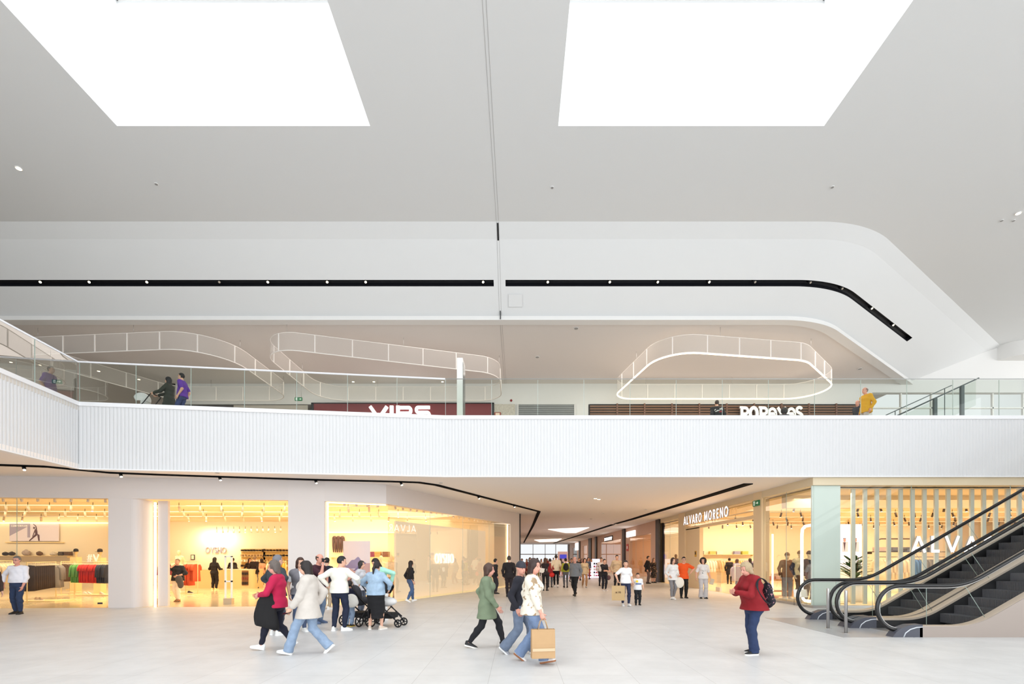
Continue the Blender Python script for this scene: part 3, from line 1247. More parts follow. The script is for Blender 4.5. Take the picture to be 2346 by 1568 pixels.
def human(label, loc, yaw, H=1.7, res=0.011, skin='a', hair=('short', (40, 28, 22)), top=None, bottom=None, shoes=((235, 235, 232), (245, 245, 245)),
          feet=((.055, 0, 0, 8), (-.055, 0, 0, -8)), hands=(None, None), poles=(None, None), thumbs=(None, None), curl=(0.35, 0.35), lean=(0, 0), crouch=0.0,
          turn=0, head=(0, 0, 0), girth=1.0, sex='f', glasses=False, name='person', cat='person', group=None, faceless=False, coat=None, headless=False, hide_hair=False, girth_z=None, extra_cat=None):
    rng = random.Random(label)
    root = thing(name, label, cat, loc, math.radians(yaw), group)
    child = H < 1.35
    hs = 1.22 if child else 1.0
    legL = 0.485 if child else 0.515
    FL = 0.152 * H
    # feet / ankles
    balls, ankles = [], []
    for (fx, fy, pit, fyaw) in feet:
        R = Matrix.Rotation(math.radians(fyaw), 3, 'Z')
        fw = R @ Vector((0, -1, 0))
        ball = Vector((fx * H, fy * H, 0)) + fw * 0.42 * FL
        P3 = R @ Matrix.Rotation(math.radians(pit), 3, 'X')
        if pit >= 0:
            ank = ball + P3 @ Vector((0, 0.42 * FL, 0.048 * H))
            b3 = ball
        else:
            heel = Vector((fx * H, fy * H, 0)) - fw * 0.28 * FL
            ank = heel + P3 @ Vector((0, -0.28 * FL, 0.048 * H))
            b3 = heel + P3 @ Vector((0, -0.70 * FL, 0))
        balls.append(b3)
        ankles.append(ank)
    hipz = legL * H - crouch * H
    hw = 0.050 * H * (1.08 if sex == 'f' else 1.0)
    hip = Vector(((ankles[0].x + ankles[1].x) / 2 * 0.6, (ankles[0].y + ankles[1].y) / 2 * 0.85, hipz))
    # keep legs reachable
    lt, ls = 0.2375 * H * legL / .515, 0.2375 * H * legL / .515
    for a, sx in zip(ankles, (1, -1)):
        for _ in range(20):
            if (a - (hip + Vector((sx * hw, 0, 0)))).length > (lt + ls) * 0.995:
                hip.z -= 0.006 * H
    hips = [hip + Vector((sx * hw, 0, 0)) for sx in (1, -1)]
    knees = []
    for hp, an, ft in zip(hips, ankles, feet):
        k_, _ = ik(hp, an, lt, ls, (math.sin(math.radians(ft[3])) * 0.5, -1, 0))
        knees.append(k_)
    up = hip.z - legL * H
    lx, ly = lean[0] * H, lean[1] * H
    TR = Matrix.Rotation(math.radians(turn), 3, 'Z')
    U = TR @ Vector((1, 0, 0))
    Fw = TR @ Vector((0, -1, 0))
    pel = hip + Vector((0, 0, 0.015 * H))
    waist = Vector((hip.x + lx * .25, hip.y + ly * .25, up + 0.615 * H))
    chest = Vector((hip.x + lx * .75, hip.y + ly * .75, up + 0.725 * H))
    shl = Vector((hip.x + lx, hip.y + ly, up + (0.787 if not child else .765) * H))
    sw = (0.084 if sex == 'f' else 0.097) * H * (0.5 + 0.5 * girth)
    sh = [shl + U * sw * s_ + Vector((0, 0, -.006 * H)) for s_ in (1, -1)]
    neck = shl + Vector((0, 0, .043 * H)) + Vector((lx, ly, 0)) * .1
    hy, hp_, hr = head
    HR = (TR @ Matrix.Rotation(math.radians(hy), 3, 'Z') @ Matrix.Rotation(math.radians(hp_ + 4), 3, 'X') @ Matrix.Rotation(math.radians(hr), 3, 'Y'))
    nk2 = neck + HR @ Vector((0, -0.012 * H, .045 * H))
    hc = neck + HR @ Vector((0, -0.018 * H, .085 * H * (1.08 if child else 1)))
    al, fl_ = 0.168 * H, 0.150 * H
    elbows, wrists = [], []
    for i, sg in enumerate((1, -1)):
        tgt = hands[i]
        if tgt is None:
            tgt = (sg * (0.105 + 0.03 * girth), -0.02 + 0.02 * rng.random(), 0.50)
        q = TR @ Vector((tgt[0] * H, tgt[1] * H, 0))
        q = Vector((q.x + hip.x, q.y + hip.y, tgt[2] * H + up))
        pole = poles[i] or (sg * 0.35, 1.0, -0.2)
        e, w_ = ik(sh[i], q, al, fl_, TR @ Vector(pole))
        elbows.append(e)
        wrists.append(w_)
    g = girth
    b = 0.94 if sex == 'f' else 1.0

    def torso(v, inf, bust=True):
        gz = girth_z or g
        v.tor(pel - Vector((0, 0, .02 * H)), waist, ((.090 * g * H / b * .97 + inf), (.066 * g * H + inf)), ((.074 * gz * H * b + inf), (.056 * gz * H + inf)), U, .03)
        v.tor(waist, chest, ((.074 * gz * H * b + inf), (.056 * gz * H + inf)), ((.088 * g * H * b + inf), (.062 * g * H + inf)), U, .03)
        v.tor(chest, shl, ((.088 * g * H * b + inf), (.062 * g * H + inf)), ((.080 * H * b + inf), (.046 * H + inf)), U, .03)
        for s_ in sh:
            v.cap(shl, s_, .040 * H + inf * .8, .034 * H * (0.7 + .3 * g) + inf * .8, .03)
        if sex == 'f' and not child and bust:
            for sg in (1, -1):
                v.ell(chest + U * (.040 * H * sg) + Fw * (.045 * H * g) - Vector((0, 0, .005 * H)), [.036 * H + inf] * 3, None, .03)
        if gz > 1.15:
            v.ell(waist + Fw * (.025 * H * gz), [.075 * gz * H + inf, .055 * gz * H + inf, .085 * H + inf], None, .04)

    def arm(v, i, inf, f0=0.0, t_end=2.0, wr=None):
        s_, e, w_ = sh[i], elbows[i], wrists[i]
        t1 = min(1.0, t_end)
        v.cap(s_, s_.lerp(e, t1), .034 * H * (.75 + .25 * g) + inf, (.034 + (.026 - .034) * t1) * H * (.8 + .2 * g) + inf, .02)
        if t_end > 1:
            t2 = t_end - 1
            v.cap(e, e.lerp(w_, t2), .026 * H + inf, (.026 + (.0155 - .026) * t2) * H + inf * (wr if wr is not None else 1), .02)

    def leg(v, i, inf, t_end=2.0, flare=0.0):
        h_, k_, a_ = hips[i], knees[i], ankles[i]
        t1 = min(1.0, t_end)
        v.cap(h_, h_.lerp(k_, t1), .050 * H * (.7 + .3 * g) + inf, (.050 * (.7 + .3 * g) + (.032 - .05 * (.7 + .3 * g)) * t1) * H + inf, .02)
        if t_end > 1:
            t2 = t_end - 1
            m_ = k_.lerp(a_, .3)
            if flare <= 0:
                mm = m_ + Vector((0, .006 * H, 0))
                v.cap(k_, mm, .032 * H + inf, .033 * H + inf, .02)
                v.cap(mm, k_.lerp(a_, t2), .033 * H + inf, .020 * H + inf, .02)
            else:
                v.cap(k_, k_.lerp(a_, t2), .032 * H + inf, .026 * H + inf + flare * .6, .02)

    # ---- body
    v = Vol(res)
    torso(v, 0)
    for i in (0, 1):
        arm(v, i, 0)
        leg(v, i, 0)
    ex = MB()
    if not headless:
        v.tor(neck - Vector((0, 0, .03 * H)), nk2, (.034 * H, .032 * H), (.028 * H * hs, .030 * H * hs), U, .02)
        Rm = [list(r) for r in HR]
        k = hs * H
        v.ell(hc + HR @ Vector((0, .006 * k, .012 * k)), [.0435 * k, .054 * k, .056 * k], Rm, .012)
        v.ell(hc + HR @ Vector((0, -.013 * k, -.026 * k)), [.034 * k, .039 * k, .042 * k], Rm, .02)
        if not faceless:
            v.cap(hc + HR @ Vector((0, -.049 * k, .006 * k)), hc + HR @ Vector((0, -.058 * k, -.014 * k)), .0052 * k, .0085 * k, .008)
        else:
            v.cap(hc + HR @ Vector((0, -.047 * k, .006 * k)), hc + HR @ Vector((0, -.054 * k, -.014 * k)), .0052 * k, .008 * k, .012)
        for sg in (1, -1):
            v.ell(hc + HR @ Vector((sg * .044 * k, .004 * k, -.002 * k)), [.007 * k, .012 * k, .018 * k], Rm, .006)
        if not faceless:
            for sg in (1, -1):
                ex.cur = 1
                ex.ball(hc + HR @ Vector((sg * .0165 * k, -.0445 * k, .004 * k)), (.0066 * k, .004 * k, .0038 * k), 6, 5, HR.to_4x4())
                ex.cur = 3
                ex.ball(hc + HR @ Vector((sg * .0172 * k, -.0450 * k, .0195 * k)), (.0100 * k, .004 * k, .0018 * k), 6, 5, HR.to_4x4())
            ex.cur = 2
            ex.ball(hc + HR @ Vector((0, -.0505 * k, -.034 * k)), (.0125 * k, .004 * k, .0040 * k), 8, 5, HR.to_4x4())
            ex.cur = 0
    v.field()
    P, Q = v.mesh()
    for i, sg in enumerate((1, -1)):
        fd_ = (wrists[i] - elbows[i]).normalized()
        th = thumbs[i] or ((0, -1, 0.0) if abs(fd_.z) > 0.6 else (0, 0, 1))
        hand_mesh(ex, wrists[i], fd_, TR @ Vector(th), i == 0, .108 * H, curl[i])
    hm = hairm(hair[1])
    mesh_obj('body', P, Q, [SKIN[skin], M_EYE, M_LIP, hm], root, ex)
    # ---- hair
    st = hair[0]
    if st != 'bald' and not headless:
        k = hs * H
        v = Vol(min(res, 0.011))
        cc = hc + HR @ Vector((0, .009 * k, .015 * k))
        gr = {'short': 1.08, 'ring': 1.05, 'cap': 1.16, 'buzz': 1.04}.get(st, 1.13)
        v.ell(cc, [.0435 * k * gr + .003, .054 * k * gr + .003, .056 * k * gr + .004], Rm, .012)

        def hp(x, y, z):
            return hc + HR @ Vector((x * k, y * k, z * k))
        if st in ('bob', 'long', 'hijab'):
            dn = {'bob': -.075, 'long': -.15, 'hijab': -.13}[st]
            for sg in (1, -1):
                v.cap(hp(sg * .032, .012, .01), hp(sg * .040, .012, dn * .62), .022 * k, .018 * k, .02)
            v.tor(hp(0, .028, .02), hp(0, .040 if st != 'bob' else .03, dn), (.046 * k, .036 * k), (.048 * k, .024 * k), HR @ Vector((1, 0, 0)), .02)
        if st == 'hijab':
            v.tor(hp(0, -.004, -.05), hp(0, -.0, -.105), (.040 * k, .046 * k), (.062 * k, .052 * k), HR @ Vector((1, 0, 0)), .02)
        if st == 'curly':
            v.ell(hp(0, .022, .008), [.066 * k, .062 * k, .072 * k], Rm, .01)
            for q_ in range(90):
                z_ = 1 - 2 * (q_ + .5) / 90
                a_ = q_ * 2.399963
                rr = math.sqrt(1 - z_ * z_)
                v.ell(hp(rr * math.cos(a_) * .066, rr * math.sin(a_) * .062 + .022, z_ * .074 - .002), [.017 * k] * 3, None, .006)
        if st == 'pony':
            v.cap(hp(0, .062, .02), hp(0, .085, -.05), .018 * k, .020 * k, .012)
            v.cap(hp(0, .085, -.05), hp(0, .070, -.125), .020 * k, .008 * k, .012)
        if st == 'bun':
            v.ell(hp(0, .068, .035), [.026 * k] * 3, None, .008)
        D = v.field()
        X, Y, Z = v.grid()
        x, y, z = X - hc.x, Y - hc.y, Z - hc.z
        lxx = HR[0][0] * x + HR[1][0] * y + HR[2][0] * z
        lyy = HR[0][1] * x + HR[1][1] * y + HR[2][1] * z
        lzz = HR[0][2] * x + HR[1][2] * y + HR[2][2] * z
        if st == 'cap':
            cut = .010 * k - lzz
        elif st in ('short', 'ring', 'buzz', 'pony', 'bun'):
            face = np.minimum(-lyy - .012 * k, .040 * k - lzz)            # in front and under the hairline
            low = np.minimum(-.030 * k - lzz + np.maximum(0, -lyy) * .0, .3)
            side = np.minimum(.004 * k - lzz, .006 * k - lyy)
            cut = np.maximum(face, np.maximum(low, side))
            if st == 'pony' or st == 'bun':
                cut = np.maximum(face, np.where(lyy > .045 * k, -1, np.maximum(low, side)))
            if st == 'ring':
                cut = np.maximum(cut, lzz - .030 * k)
        else:
            wid = (.031 if st not in ('hijab', 'curly') else .034) * k
            face = np.minimum(np.minimum(-lyy - .010 * k, .043 * k - lzz), wid - np.abs(lxx))
            cut = face
        amp = {'curly': .006, 'long': .003, 'bob': .003}.get(st, .0015)
        fr = 90 if st == 'curly' else 55
        D[...] = np.maximum(D + amp * np.sin(fr * X + 9 * Z) * np.sin(fr * Y + 4) * (np.sin(fr * Z) if st == 'curly' else 1), cut)
        P, Q = v.mesh()
        mesh_obj('hair', P, Q, hm, root)
    # ---- top
    if top is not None and not hide_hair:
        inf = top.get('fit', .010)
        v = Vol(res)
        torso(v, inf + .004)
        hem = top.get('hem', .52) * H + up
        if True:
            wd = top.get('flare', .02) if hem < pel.z - .03 * H else .004
            v.tor(waist if hem > pel.z - .04 * H else pel, Vector((pel.x, pel.y, hem - .012 * H)), ((.092 * g * H + inf + .006), (.070 * g * H + inf + .006)), ((.095 * g * H + inf + wd), (.074 * g * H + inf + wd)), U, .03)
        sl = top.get('sleeve', 1.93)
        if sl > 0:
            for i in (0, 1):
                arm(v, i, inf * .55 + .003 + top.get('slfit', 0), 0, sl, .9)
        if top.get('hood'):
            v.ell(shl + Vector((0, .045 * H, .03 * H)) - Fw * 0, [.06 * H, .035 * H, .035 * H], None, .03)
        if top.get('collar'):
            v.tor(neck - Vector((0, 0, .03 * H)), neck + Vector((0, 0, .022 * H)), (.040 * H, .040 * H), (.038 * H, .038 * H), U, .015)
        D = v.field()
        X, Y, Z = v.grid()
        a_ = top.get('fold', .0055)
        ph = rng.uniform(0, 6)
        D += a_ * (np.sin(23 * Z + 8 * X + ph + 2 * np.sin(9 * X + 7 * Y)) * np.sin(17 * X + 6 * Z + ph) + .5 * np.sin(41 * Z + 19 * Y + ph))
        wn = .15 if hem > .485 * H + up else .26
        near = (np.abs(X - hip.x) < wn * H) & (np.abs(Y - hip.y) < (wn + .01) * H)
        hang = np.where(near | (Z > pel.z + .1 * H), hem - Z, -1)
        D[...] = np.maximum(D, hang)
        if not top.get('collar'):
            nr = np.sqrt((X - neck.x) ** 2 + (Y - neck.y + .012 * H) ** 2 + (Z - neck.z - .012 * H) ** 2)
            D[...] = np.maximum(D, top.get('neck', .047) * H - nr)
        if top.get('open'):
            fwd = (X - hip.x) * Fw.x + (Y - hip.y) * Fw.y
            lat = np.abs((X - hip.x) * U.x + (Y - hip.y) * U.y)
            D[...] = np.maximum(D, np.minimum(np.minimum(fwd - .02, (.018 + .11 * np.clip((shl.z - Z), 0, 1)) * top['open'] - lat), neck.z - Z))
        P, Q = v.mesh()
        mesh_obj(top.get('part', 'shirt'), P, Q, top['m'], root)
    if coat is not None:
        inf = coat.get('fit', .022)
        v = Vol(res)
        torso(v, inf + .006, True)
        hem = coat.get('hem', .40) * H + up
        wd = coat.get('flare', .04)
        v.tor(pel, Vector((pel.x, pel.y, hem)), ((.094 * g * H + inf), (.072 * g * H + inf)), ((.096 * g * H + inf + wd), (.076 * g * H + inf + wd)), U, .03)
        for i in (0, 1):
            if coat.get('sleeve', 1.9) > 0:
                arm(v, i, inf * .65 + .004, 0, coat.get('sleeve', 1.9), .9)
        D = v.field()
        X, Y, Z = v.grid()
        ph = rng.uniform(0, 6)
        D += .004 * np.sin(21 * Z + 8 * X + ph) * np.sin(15 * X + ph)
        fwd = (X - hip.x) * Fw.x + (Y - hip.y) * Fw.y
        lat = np.abs((X - hip.x) * U.x + (Y - hip.y) * U.y)
        cut = np.minimum(np.minimum(fwd - .015, coat.get('gap', .06) - lat), neck.z + .02 - Z)
        nr = np.sqrt((X - neck.x) ** 2 + (Y - neck.y) ** 2 + (Z - neck.z - .01 * H) ** 2)
        D[...] = np.maximum(np.maximum(D, np.where(np.abs(lat) < .17 * H, hem - Z, -1)), np.maximum(cut, .046 * H - nr))
        P, Q = v.mesh()
        mesh_obj('coat', P, Q, coat['m'], root)
    # ---- bottom
    if bottom is not None:
        inf = bottom.get('fit', .010)
        v = Vol(res)
        kind = bottom.get('kind', 'trousers')
        wz_ = bottom.get('waist', .60) * H + up
        gz = girth_z or g
        v.tor(pel - Vector((0, 0, .03 * H)), waist, ((.089 * g * H / b * .97 + inf), (.066 * g * H + inf)), ((.074 * gz * H * b + inf), (.056 * gz * H + inf)), U, .03)
        if kind == 'skirt':
            hem = bottom.get('hem', .2) * H + up
            fl2 = bottom.get('flare', .02)
            mx = Vector(((ankles[0].x + ankles[1].x) / 2, (ankles[0].y + ankles[1].y) / 2, hem))
            v.tor(pel - Vector((0, 0, .03 * H)), mx, ((.092 * g * H + inf), (.072 * g * H + inf)), ((.085 * g * H + inf + fl2), (.075 * g * H + inf + fl2)), U, .03)
            for i in (0, 1):
                v.cap(hips[i], knees[i], .055 * H + inf, .04 * H + inf, .05)
        else:
            for i in (0, 1):
                leg(v, i, inf, bottom.get('len', 2.12 if bottom.get('flare', 0) > 0 else 1.93), bottom.get('flare', 0))
        D = v.field()
        X, Y, Z = v.grid()
        ph = rng.uniform(0, 6)
        a_ = bottom.get('fold', .004)
        D += a_ * (np.sin(34 * Z + 9 * X + ph) * np.sin(8 * Y + 12 * X) + .5 * np.sin(55 * Z + ph))
        cut = Z - wz_
        if kind == 'skirt':
            cut = np.maximum(cut, hem - Z)
            if bottom.get('slit'):
                sx = bottom['slit']
                cut = np.maximum(cut, np.minimum(.018 + (.30 * H - (Z - 0)) * .12 - np.abs(X - hip.x - sx * H), np.minimum(Y - hip.y, .30 * H - Z)))
        elif bottom.get('cutz'):
            cut = np.maximum(cut, bottom.get('cutz', .028) * H - Z)
        D[...] = np.maximum(D, cut)
        if kind != 'skirt' and bottom.get('flare', 0) > 0:
            for i in (0, 1):
                sd = (ankles[i] - knees[i]).normalized()
                ex_, ey_, ez_ = X - ankles[i].x, Y - ankles[i].y, Z - ankles[i].z
                al_ = ex_ * sd.x + ey_ * sd.y + ez_ * sd.z
                lt2 = ex_ ** 2 + ey_ ** 2 + ez_ ** 2 - al_ ** 2
                D[...] = np.maximum(D, np.where(lt2 < (.10 * H) ** 2, al_ - .022 * H, -1))
        P, Q = v.mesh()
        mesh_obj('skirt' if kind == 'skirt' else 'trousers', P, Q, bottom['m'], root)
    # ---- shoes
    if shoes is not None:
        um = mat('shoe_%d_%d_%d' % shoes[0], shoes[0], 0.6)
        sm_ = mat('shoe_%d_%d_%d' % shoes[1], shoes[1], 0.6)
        for b3, (fx, fy, pit, fyaw) in zip(balls, feet):
            shoe(b3, fyaw, pit, FL * 1.02, um, sm_, root)
    if glasses:
        k = hs * H
        gm = MB()
        for sg in (1, -1):
            c = hc + HR @ Vector((sg * .018 * k, -.052 * k, .003 * k))
            ring = [c + HR @ Vector((math.cos(a) * .014 * k, 0, math.sin(a) * .010 * k)) for a in [2 * PI * j / 10 for j in range(10)]]
            gm.tube(ring, .0016 * k, 5, closed=True)
            gm.tube([c + HR @ Vector((sg * .014 * k, 0, .003 * k)), hc + HR @ Vector((sg * .046 * k, .0, .005 * k))], .0014 * k, 5)
        gm.tube([hc + HR @ Vector((-.004 * k, -.053 * k, .004 * k)), hc + HR @ Vector((.004 * k, -.053 * k, .004 * k))], .0014 * k, 5)
        gm.build('glasses', M_BLACK, root)
    root['_w'] = 0
    del root['_w']
    info = dict(root=root, wr=wrists, el=elbows, hip=hip, shl=shl, chest=chest, waist=waist, neck=neck, hc=hc, H=H, yaw=math.radians(yaw), loc=Vector(loc), HR=HR, U=U, Fw=Fw, knees=knees, sh=sh)
    return info


def world(info, p):
    R = Matrix.Rotation(info['yaw'], 3, 'Z')
    return info['loc'] + R @ Vector(p)


def grip(info, i, reach=.078):
    """point inside the closed fingers of hand i"""
    f = (info['wr'][i] - info['el'][i]).normalized()
    return world(info, info['wr'][i] + f * reach)
# ================================================================== THE PEOPLE OF THE PHOTO
NV = (38, 54, 96)
WALK = lambda a, b, pit=32: ((.045, -a, -12, 3), (-.045, b, pit, -3))
WALK2 = lambda a, b, pit=32: ((.045, b, pit, 3), (-.045, -a, -12, -3))
den = lambda *c: cloth(c, 'denim')
WH = ((236, 236, 234), (246, 246, 246))
BK = ((24, 24, 26), (30, 30, 30))
BW = ((28, 28, 30), (236, 232, 226))


def at(px, py, z=0.0):
    d = fd(py)
    return (wx(px, d), d, z)


def atd(px, d, z=0.0):
    return (wx(px, d), d, z)


def bag(label, hand, rotz, size, rgb, cat='bag', band=None, drop=0.16, text=None, name='shopping_bag'):
    """paper carrier bag hanging from a hand"""
    w_, dp, h = size
    r = thing(name, label, cat, (hand[0], hand[1], hand[2] - drop - h), rotz)
    m = MB()
    t = 0.9
    pts = []
    for z, k, kd in ((0, 1.0, 1.0), (h * .5, 1.0, .92), (h, 1.0, .62)):
        pts += [(-w_ / 2 * k, -dp / 2 * kd, z), (0, -dp / 2 * kd * (1.08 if z else 1), z), (w_ / 2 * k, -dp / 2 * kd, z), (w_ / 2 * k, dp / 2 * kd, z), (0, dp / 2 * kd * (1.08 if z else 1), z), (-w_ / 2 * k, dp / 2 * kd, z)]
    fs = [(5, 4, 3, 2, 1, 0)]
    for l in (0, 6):
        for i in range(6):
            j = (i + 1) % 6
            fs.append((l + i, l + j, l + 6 + j, l + 6 + i))
    m.add(pts, fs)
    m.add([(p[0] * .985, p[1] * .97, p[2] - .004) for p in pts[6:]], [(0, 6, 7, 1), (1, 7, 8, 2), (2, 8, 9, 3), (3, 9, 10, 4), (4, 10, 11, 5), (5, 11, 6, 0)])
    m.build('bag_body', mat('paper_%d_%d_%d' % rgb, rgb, 0.75, noise=.05, nscale=9), r)
    if band:
        b = MB()
        b.box((0, -dp / 2 - .006, h * .30), (w_ * .96, .004, h * .10))
        b.build('printed_band', mat('paper_band', band, .7), r)
    if text:
        b = MB()
        for (x0, z0, x1, z1) in text:
            b.tube([(x0 * w_, -dp / 2 - .012, z0 * h), (x1 * w_, -dp / 2 - .012, z1 * h)], .006, 5)
        b.build('printed_letters', mat('print_brown', (90, 60, 40), .7), r)
    for sy in (-1, 1):
        q = MB()
        q.tube([(-w_ * .22, sy * dp * .31, h - .01), (-w_ * .12, sy * dp * .2, h + drop * .7), (0, sy * .006, h + drop), (w_ * .12, sy * dp * .2, h + drop * .7), (w_ * .22, sy * dp * .31, h - .01)], .005, 6)
        q.build('handle', mat('paper_handle', (196, 160, 116), .7), r)
    return r


def phone(label, p, fdir, nrm):
    f = Vector(fdir).normalized()
    n = Vector(nrm) - f * Vector(nrm).dot(f)
    n.normalize()
    s = f.cross(n)
    m = MB()
    R = Matrix((s, n, f)).transposed().to_4x4()
    m.box((0, 0, 0), (.072, .009, .15), R)
    o = m.build('phone', mat('phone_black', (22, 24, 30), .25), None, tuple(p))
    MB().box((0, .0048, 0), (.064, .001, .138), R).build('screen', mat('phone_screen', (70, 84, 110), .15), o)
    return tag(o, label, 'phone')


def soft(name, label, cat, loc, rotz, parts, group=None, h=.012):
    """soft bag: parts = [(part name, [(c, r)], material)]"""
    r = thing(name, label, cat, loc, rotz, group)
    for (pn, els, m_) in parts:
        v = Vol(h)
        for c, rr in els:
            v.ell(c, list(rr), None, .03)
        v.field()
        P, Q = v.mesh()
        mesh_obj(pn, P, Q, m_, r)
    return r


# ---- left edge
human('man in a white shirt and blue jeans standing by the shop window, hand at pocket', at(38, 1408), 8, 1.74, skin='c', hair=('short', (148, 142, 136)), glasses=True, girth=1.2, sex='m',
      top=dict(m=cloth((236, 236, 244)), hem=.535, sleeve=1.75, fit=.018), bottom=dict(m=den(36, 56, 98), fit=.016), shoes=((26, 26, 30), (40, 38, 38)),
      hands=((.115, -.055, .475), (-.20, -.02, .52)), poles=((1, .5, 0), (-1, .4, 0)), feet=((.06, 0, 0, 14), (-.06, .06, 0, -10)))
human('person in dark clothes and white trainers cut off by the left edge', atd(-26, 12.2), 60, 1.66, hair=('bob', (60, 44, 36)), top=dict(m=cloth((64, 46, 40)), hem=.46), bottom=dict(m=den(60, 82, 120)), shoes=WH, feet=WALK2(.2, .16))
# ---- blurred pair walking left
r2 = human('woman in a magenta top and dark leggings walking left with a coat over her arm', atd(642, 8.8), -84, 1.66, hair=('bob', (126, 112, 104)), skin='c', girth=1.12,
           top=dict(m=cloth((186, 24, 72)), hem=.47, sleeve=1.85, fit=.02), bottom=dict(m=cloth((26, 26, 44)), fit=.008), shoes=WH,
           feet=WALK(.19, .14, 30), hands=((.07, -.17, .60), (-.05, -.19, .61)), poles=((1, .6, -.5), (-1, .6, -.5)), head=(15, 8, 0))
hnd = world(r2, r2['wr'][0])
m = MB()
m.smooth = True
zt = hnd.z + .05
prof = []
for k in range(9):
    t = k / 8
    prof.append([(x * (.17 + .05 * t) * (1 + .10 * math.sin(6 * t + x * 9)) * (.55 + .45 * min(1, 4 * t)), y * (.05 + .035 * t) + .03 * t * math.sin(9 * x + 3 * t), -t * (zt - .42) - .05 * t * x) for (x, y) in ((-1, 0), (-.7, -.8), (-.2, -1), (.3, -.9), (.8, -.7), (1, 0), (.7, .8), (.1, 1), (-.5, .9))])
vs = [p for row in prof for p in row]
fs = []
for k in range(8):
    for j in range(9):
        j2 = (j + 1) % 9
        fs.append((k * 9 + j2, k * 9 + j, (k + 1) * 9 + j, (k + 1) * 9 + j2))
fs += [tuple(range(9)), tuple(range(80, 71, -1))]
m.add(vs, fs)
tag(m.build('draped_coat', cloth((22, 20, 22)), None, (hnd.x + .16, hnd.y - .02, zt)), 'long black coat draped over the arm of the woman in magenta', 'coat')
r3 = human('woman in a pale grey cardigan and light jeans walking left, phone in hand', atd(706, 8.35), -86, 1.67, hair=('long', (44, 32, 30)), skin='a',
           top=dict(m=cloth((92, 78, 84)), hem=.52, sleeve=0, fit=.003), coat=dict(m=cloth((204, 196, 188)), hem=.40, sleeve=1.75, fit=.042, flare=.05, gap=.07), bottom=dict(m=den(132, 160, 196), fit=.02, flare=.035), shoes=WH,
           feet=WALK(.19, .24, 44), hands=((.10, -.14, .50), (-.10, .06, .52)), head=(10, 6, 0), curl=(.95, .35))
phone('phone held low by the woman in the grey cardigan', grip(r3, 0, .07) + Vector((-.02, -.01, -.01)), (-1, 0, -.25), (0, -.4, 1))
# ---- the group around the pushchairs
human('grey-haired man in a dark padded jacket half hidden behind the magenta top', atd(633, 10.4), 150, 1.75, hair=('short', (150, 150, 160)), sex='m', girth=1.15, top=dict(m=cloth((52, 60, 66)), hem=.48, fit=.03, part='jacket', collar=1),
      bottom=dict(m=den(60, 70, 90)), hands=((.13, -.06, .60), (-.17, .02, .58)), poles=((1, .3, 0), (-1, .4, 0)))
human('brown-haired woman in a white tee and grey vest looking right', atd(687, 10.9), 40, 1.69, hair=('bob', (88, 54, 40)), top=dict(m=cloth((240, 240, 242)), sleeve=.65, fit=.006), coat=dict(m=cloth((120, 118, 124)), sleeve=0, hem=.5, fit=.036, gap=.05), bottom=dict(m=den(70, 90, 130)), hands=((.05, -.13, .72), None))
r6 = human('man in a maroon tee holding a phone to his face beside the shop pier', at(728, 1429), 72, 1.80, skin='c', hair=('ring', (84, 62, 50)), sex='m', girth=1.1, top=dict(m=cloth((62, 26, 40)), sleeve=.7, hem=.50, fit=.016), bottom=dict(m=den(120, 150, 190), fit=.018), shoes=((96, 116, 150), (100, 116, 146)),
           hands=((.12, -.06, .55), (-.045, -.125, .83)), poles=((1, .6, 0), (-.4, .1, -1)), thumbs=(None, (0, 1, .2)), head=(0, 8, 0), curl=(.35, .9))
phone('phone held up by the man in the maroon tee', grip(r6, 1, .085) + Vector((.0, -.02, .0)), (0.1, -.1, 1), (.3, .95, 0))
human('person in khaki trousers behind the man in the cream sweater', atd(748, 15.6), 170, 1.7, hair=('short', (30, 26, 26)), sex='m', top=dict(m=cloth((30, 32, 48)), sleeve=.7, hem=.5), bottom=dict(m=cloth((184, 164, 138)), fit=.018), shoes=WH)
r7 = human('man in a cream sweater and dark jeans seen from behind, hand on hip', at(778, 1446), 178, 1.73, hair=('short', (22, 20, 22)), skin='a', sex='m', girth=1.08, top=dict(m=cloth((243, 240, 228)), hem=.50, fit=.022, sleeve=1.9), bottom=dict(m=den(26, 36, 68), fit=.014), shoes=WH,
           hands=((.165, -.015, .585), (-.21, -.13, .625)), poles=((1, .35, -.2), (-1, .3, -.4)), turn=-6, head=(-48, 6, 0), feet=((.075, 0, 0, 4), (-.06, -.01, 0, -62)))
human('dark-haired woman in a denim jacket and long black slit skirt seen from behind', at(860, 1443), 172, 1.60, hair=('pony', (40, 28, 26)), girth=1.26, top=dict(m=den(150, 184, 216), hem=.50, fit=.022, part='jacket', collar=1, sleeve=1.85), bottom=dict(kind='skirt', m=cloth((17, 16, 20)), hem=.165, flare=.0, slit=.05),
      shoes=((220, 204, 188), (240, 236, 230)), hands=((.15, -.12, .60), (-.16, -.10, .57)), poles=((1, .4, -.3), (-1, .4, -.3)), feet=((.085, 0, 0, 24), (-.085, -.02, 0, -24)), head=(-10, 12, 0))
human('smiling dark-haired woman in a mint sweater leaning in, hand on hip', atd(878, 13.0), -28, 1.70, hair=('long', (34, 22, 24)), top=dict(m=cloth((172, 232, 208)), hem=.50, fit=.022), bottom=dict(m=cloth((236, 234, 232)), fit=.014), shoes=WH,
      hands=((.165, .01, .60), (-.05, -.14, .60)), poles=((1, .2, 0), (-1, .5, -.3)), lean=(-.03, -.05), head=(-10, 24, -10))
human('short-haired woman in pale grey behind the pushchairs turned right', atd(826, 14.4), 80, 1.60, hair=('bob', (62, 54, 52)), top=dict(m=cloth((206, 206, 212)), hem=.44, fit=.022), bottom=dict(m=den(80, 90, 110)), shoes=WH)
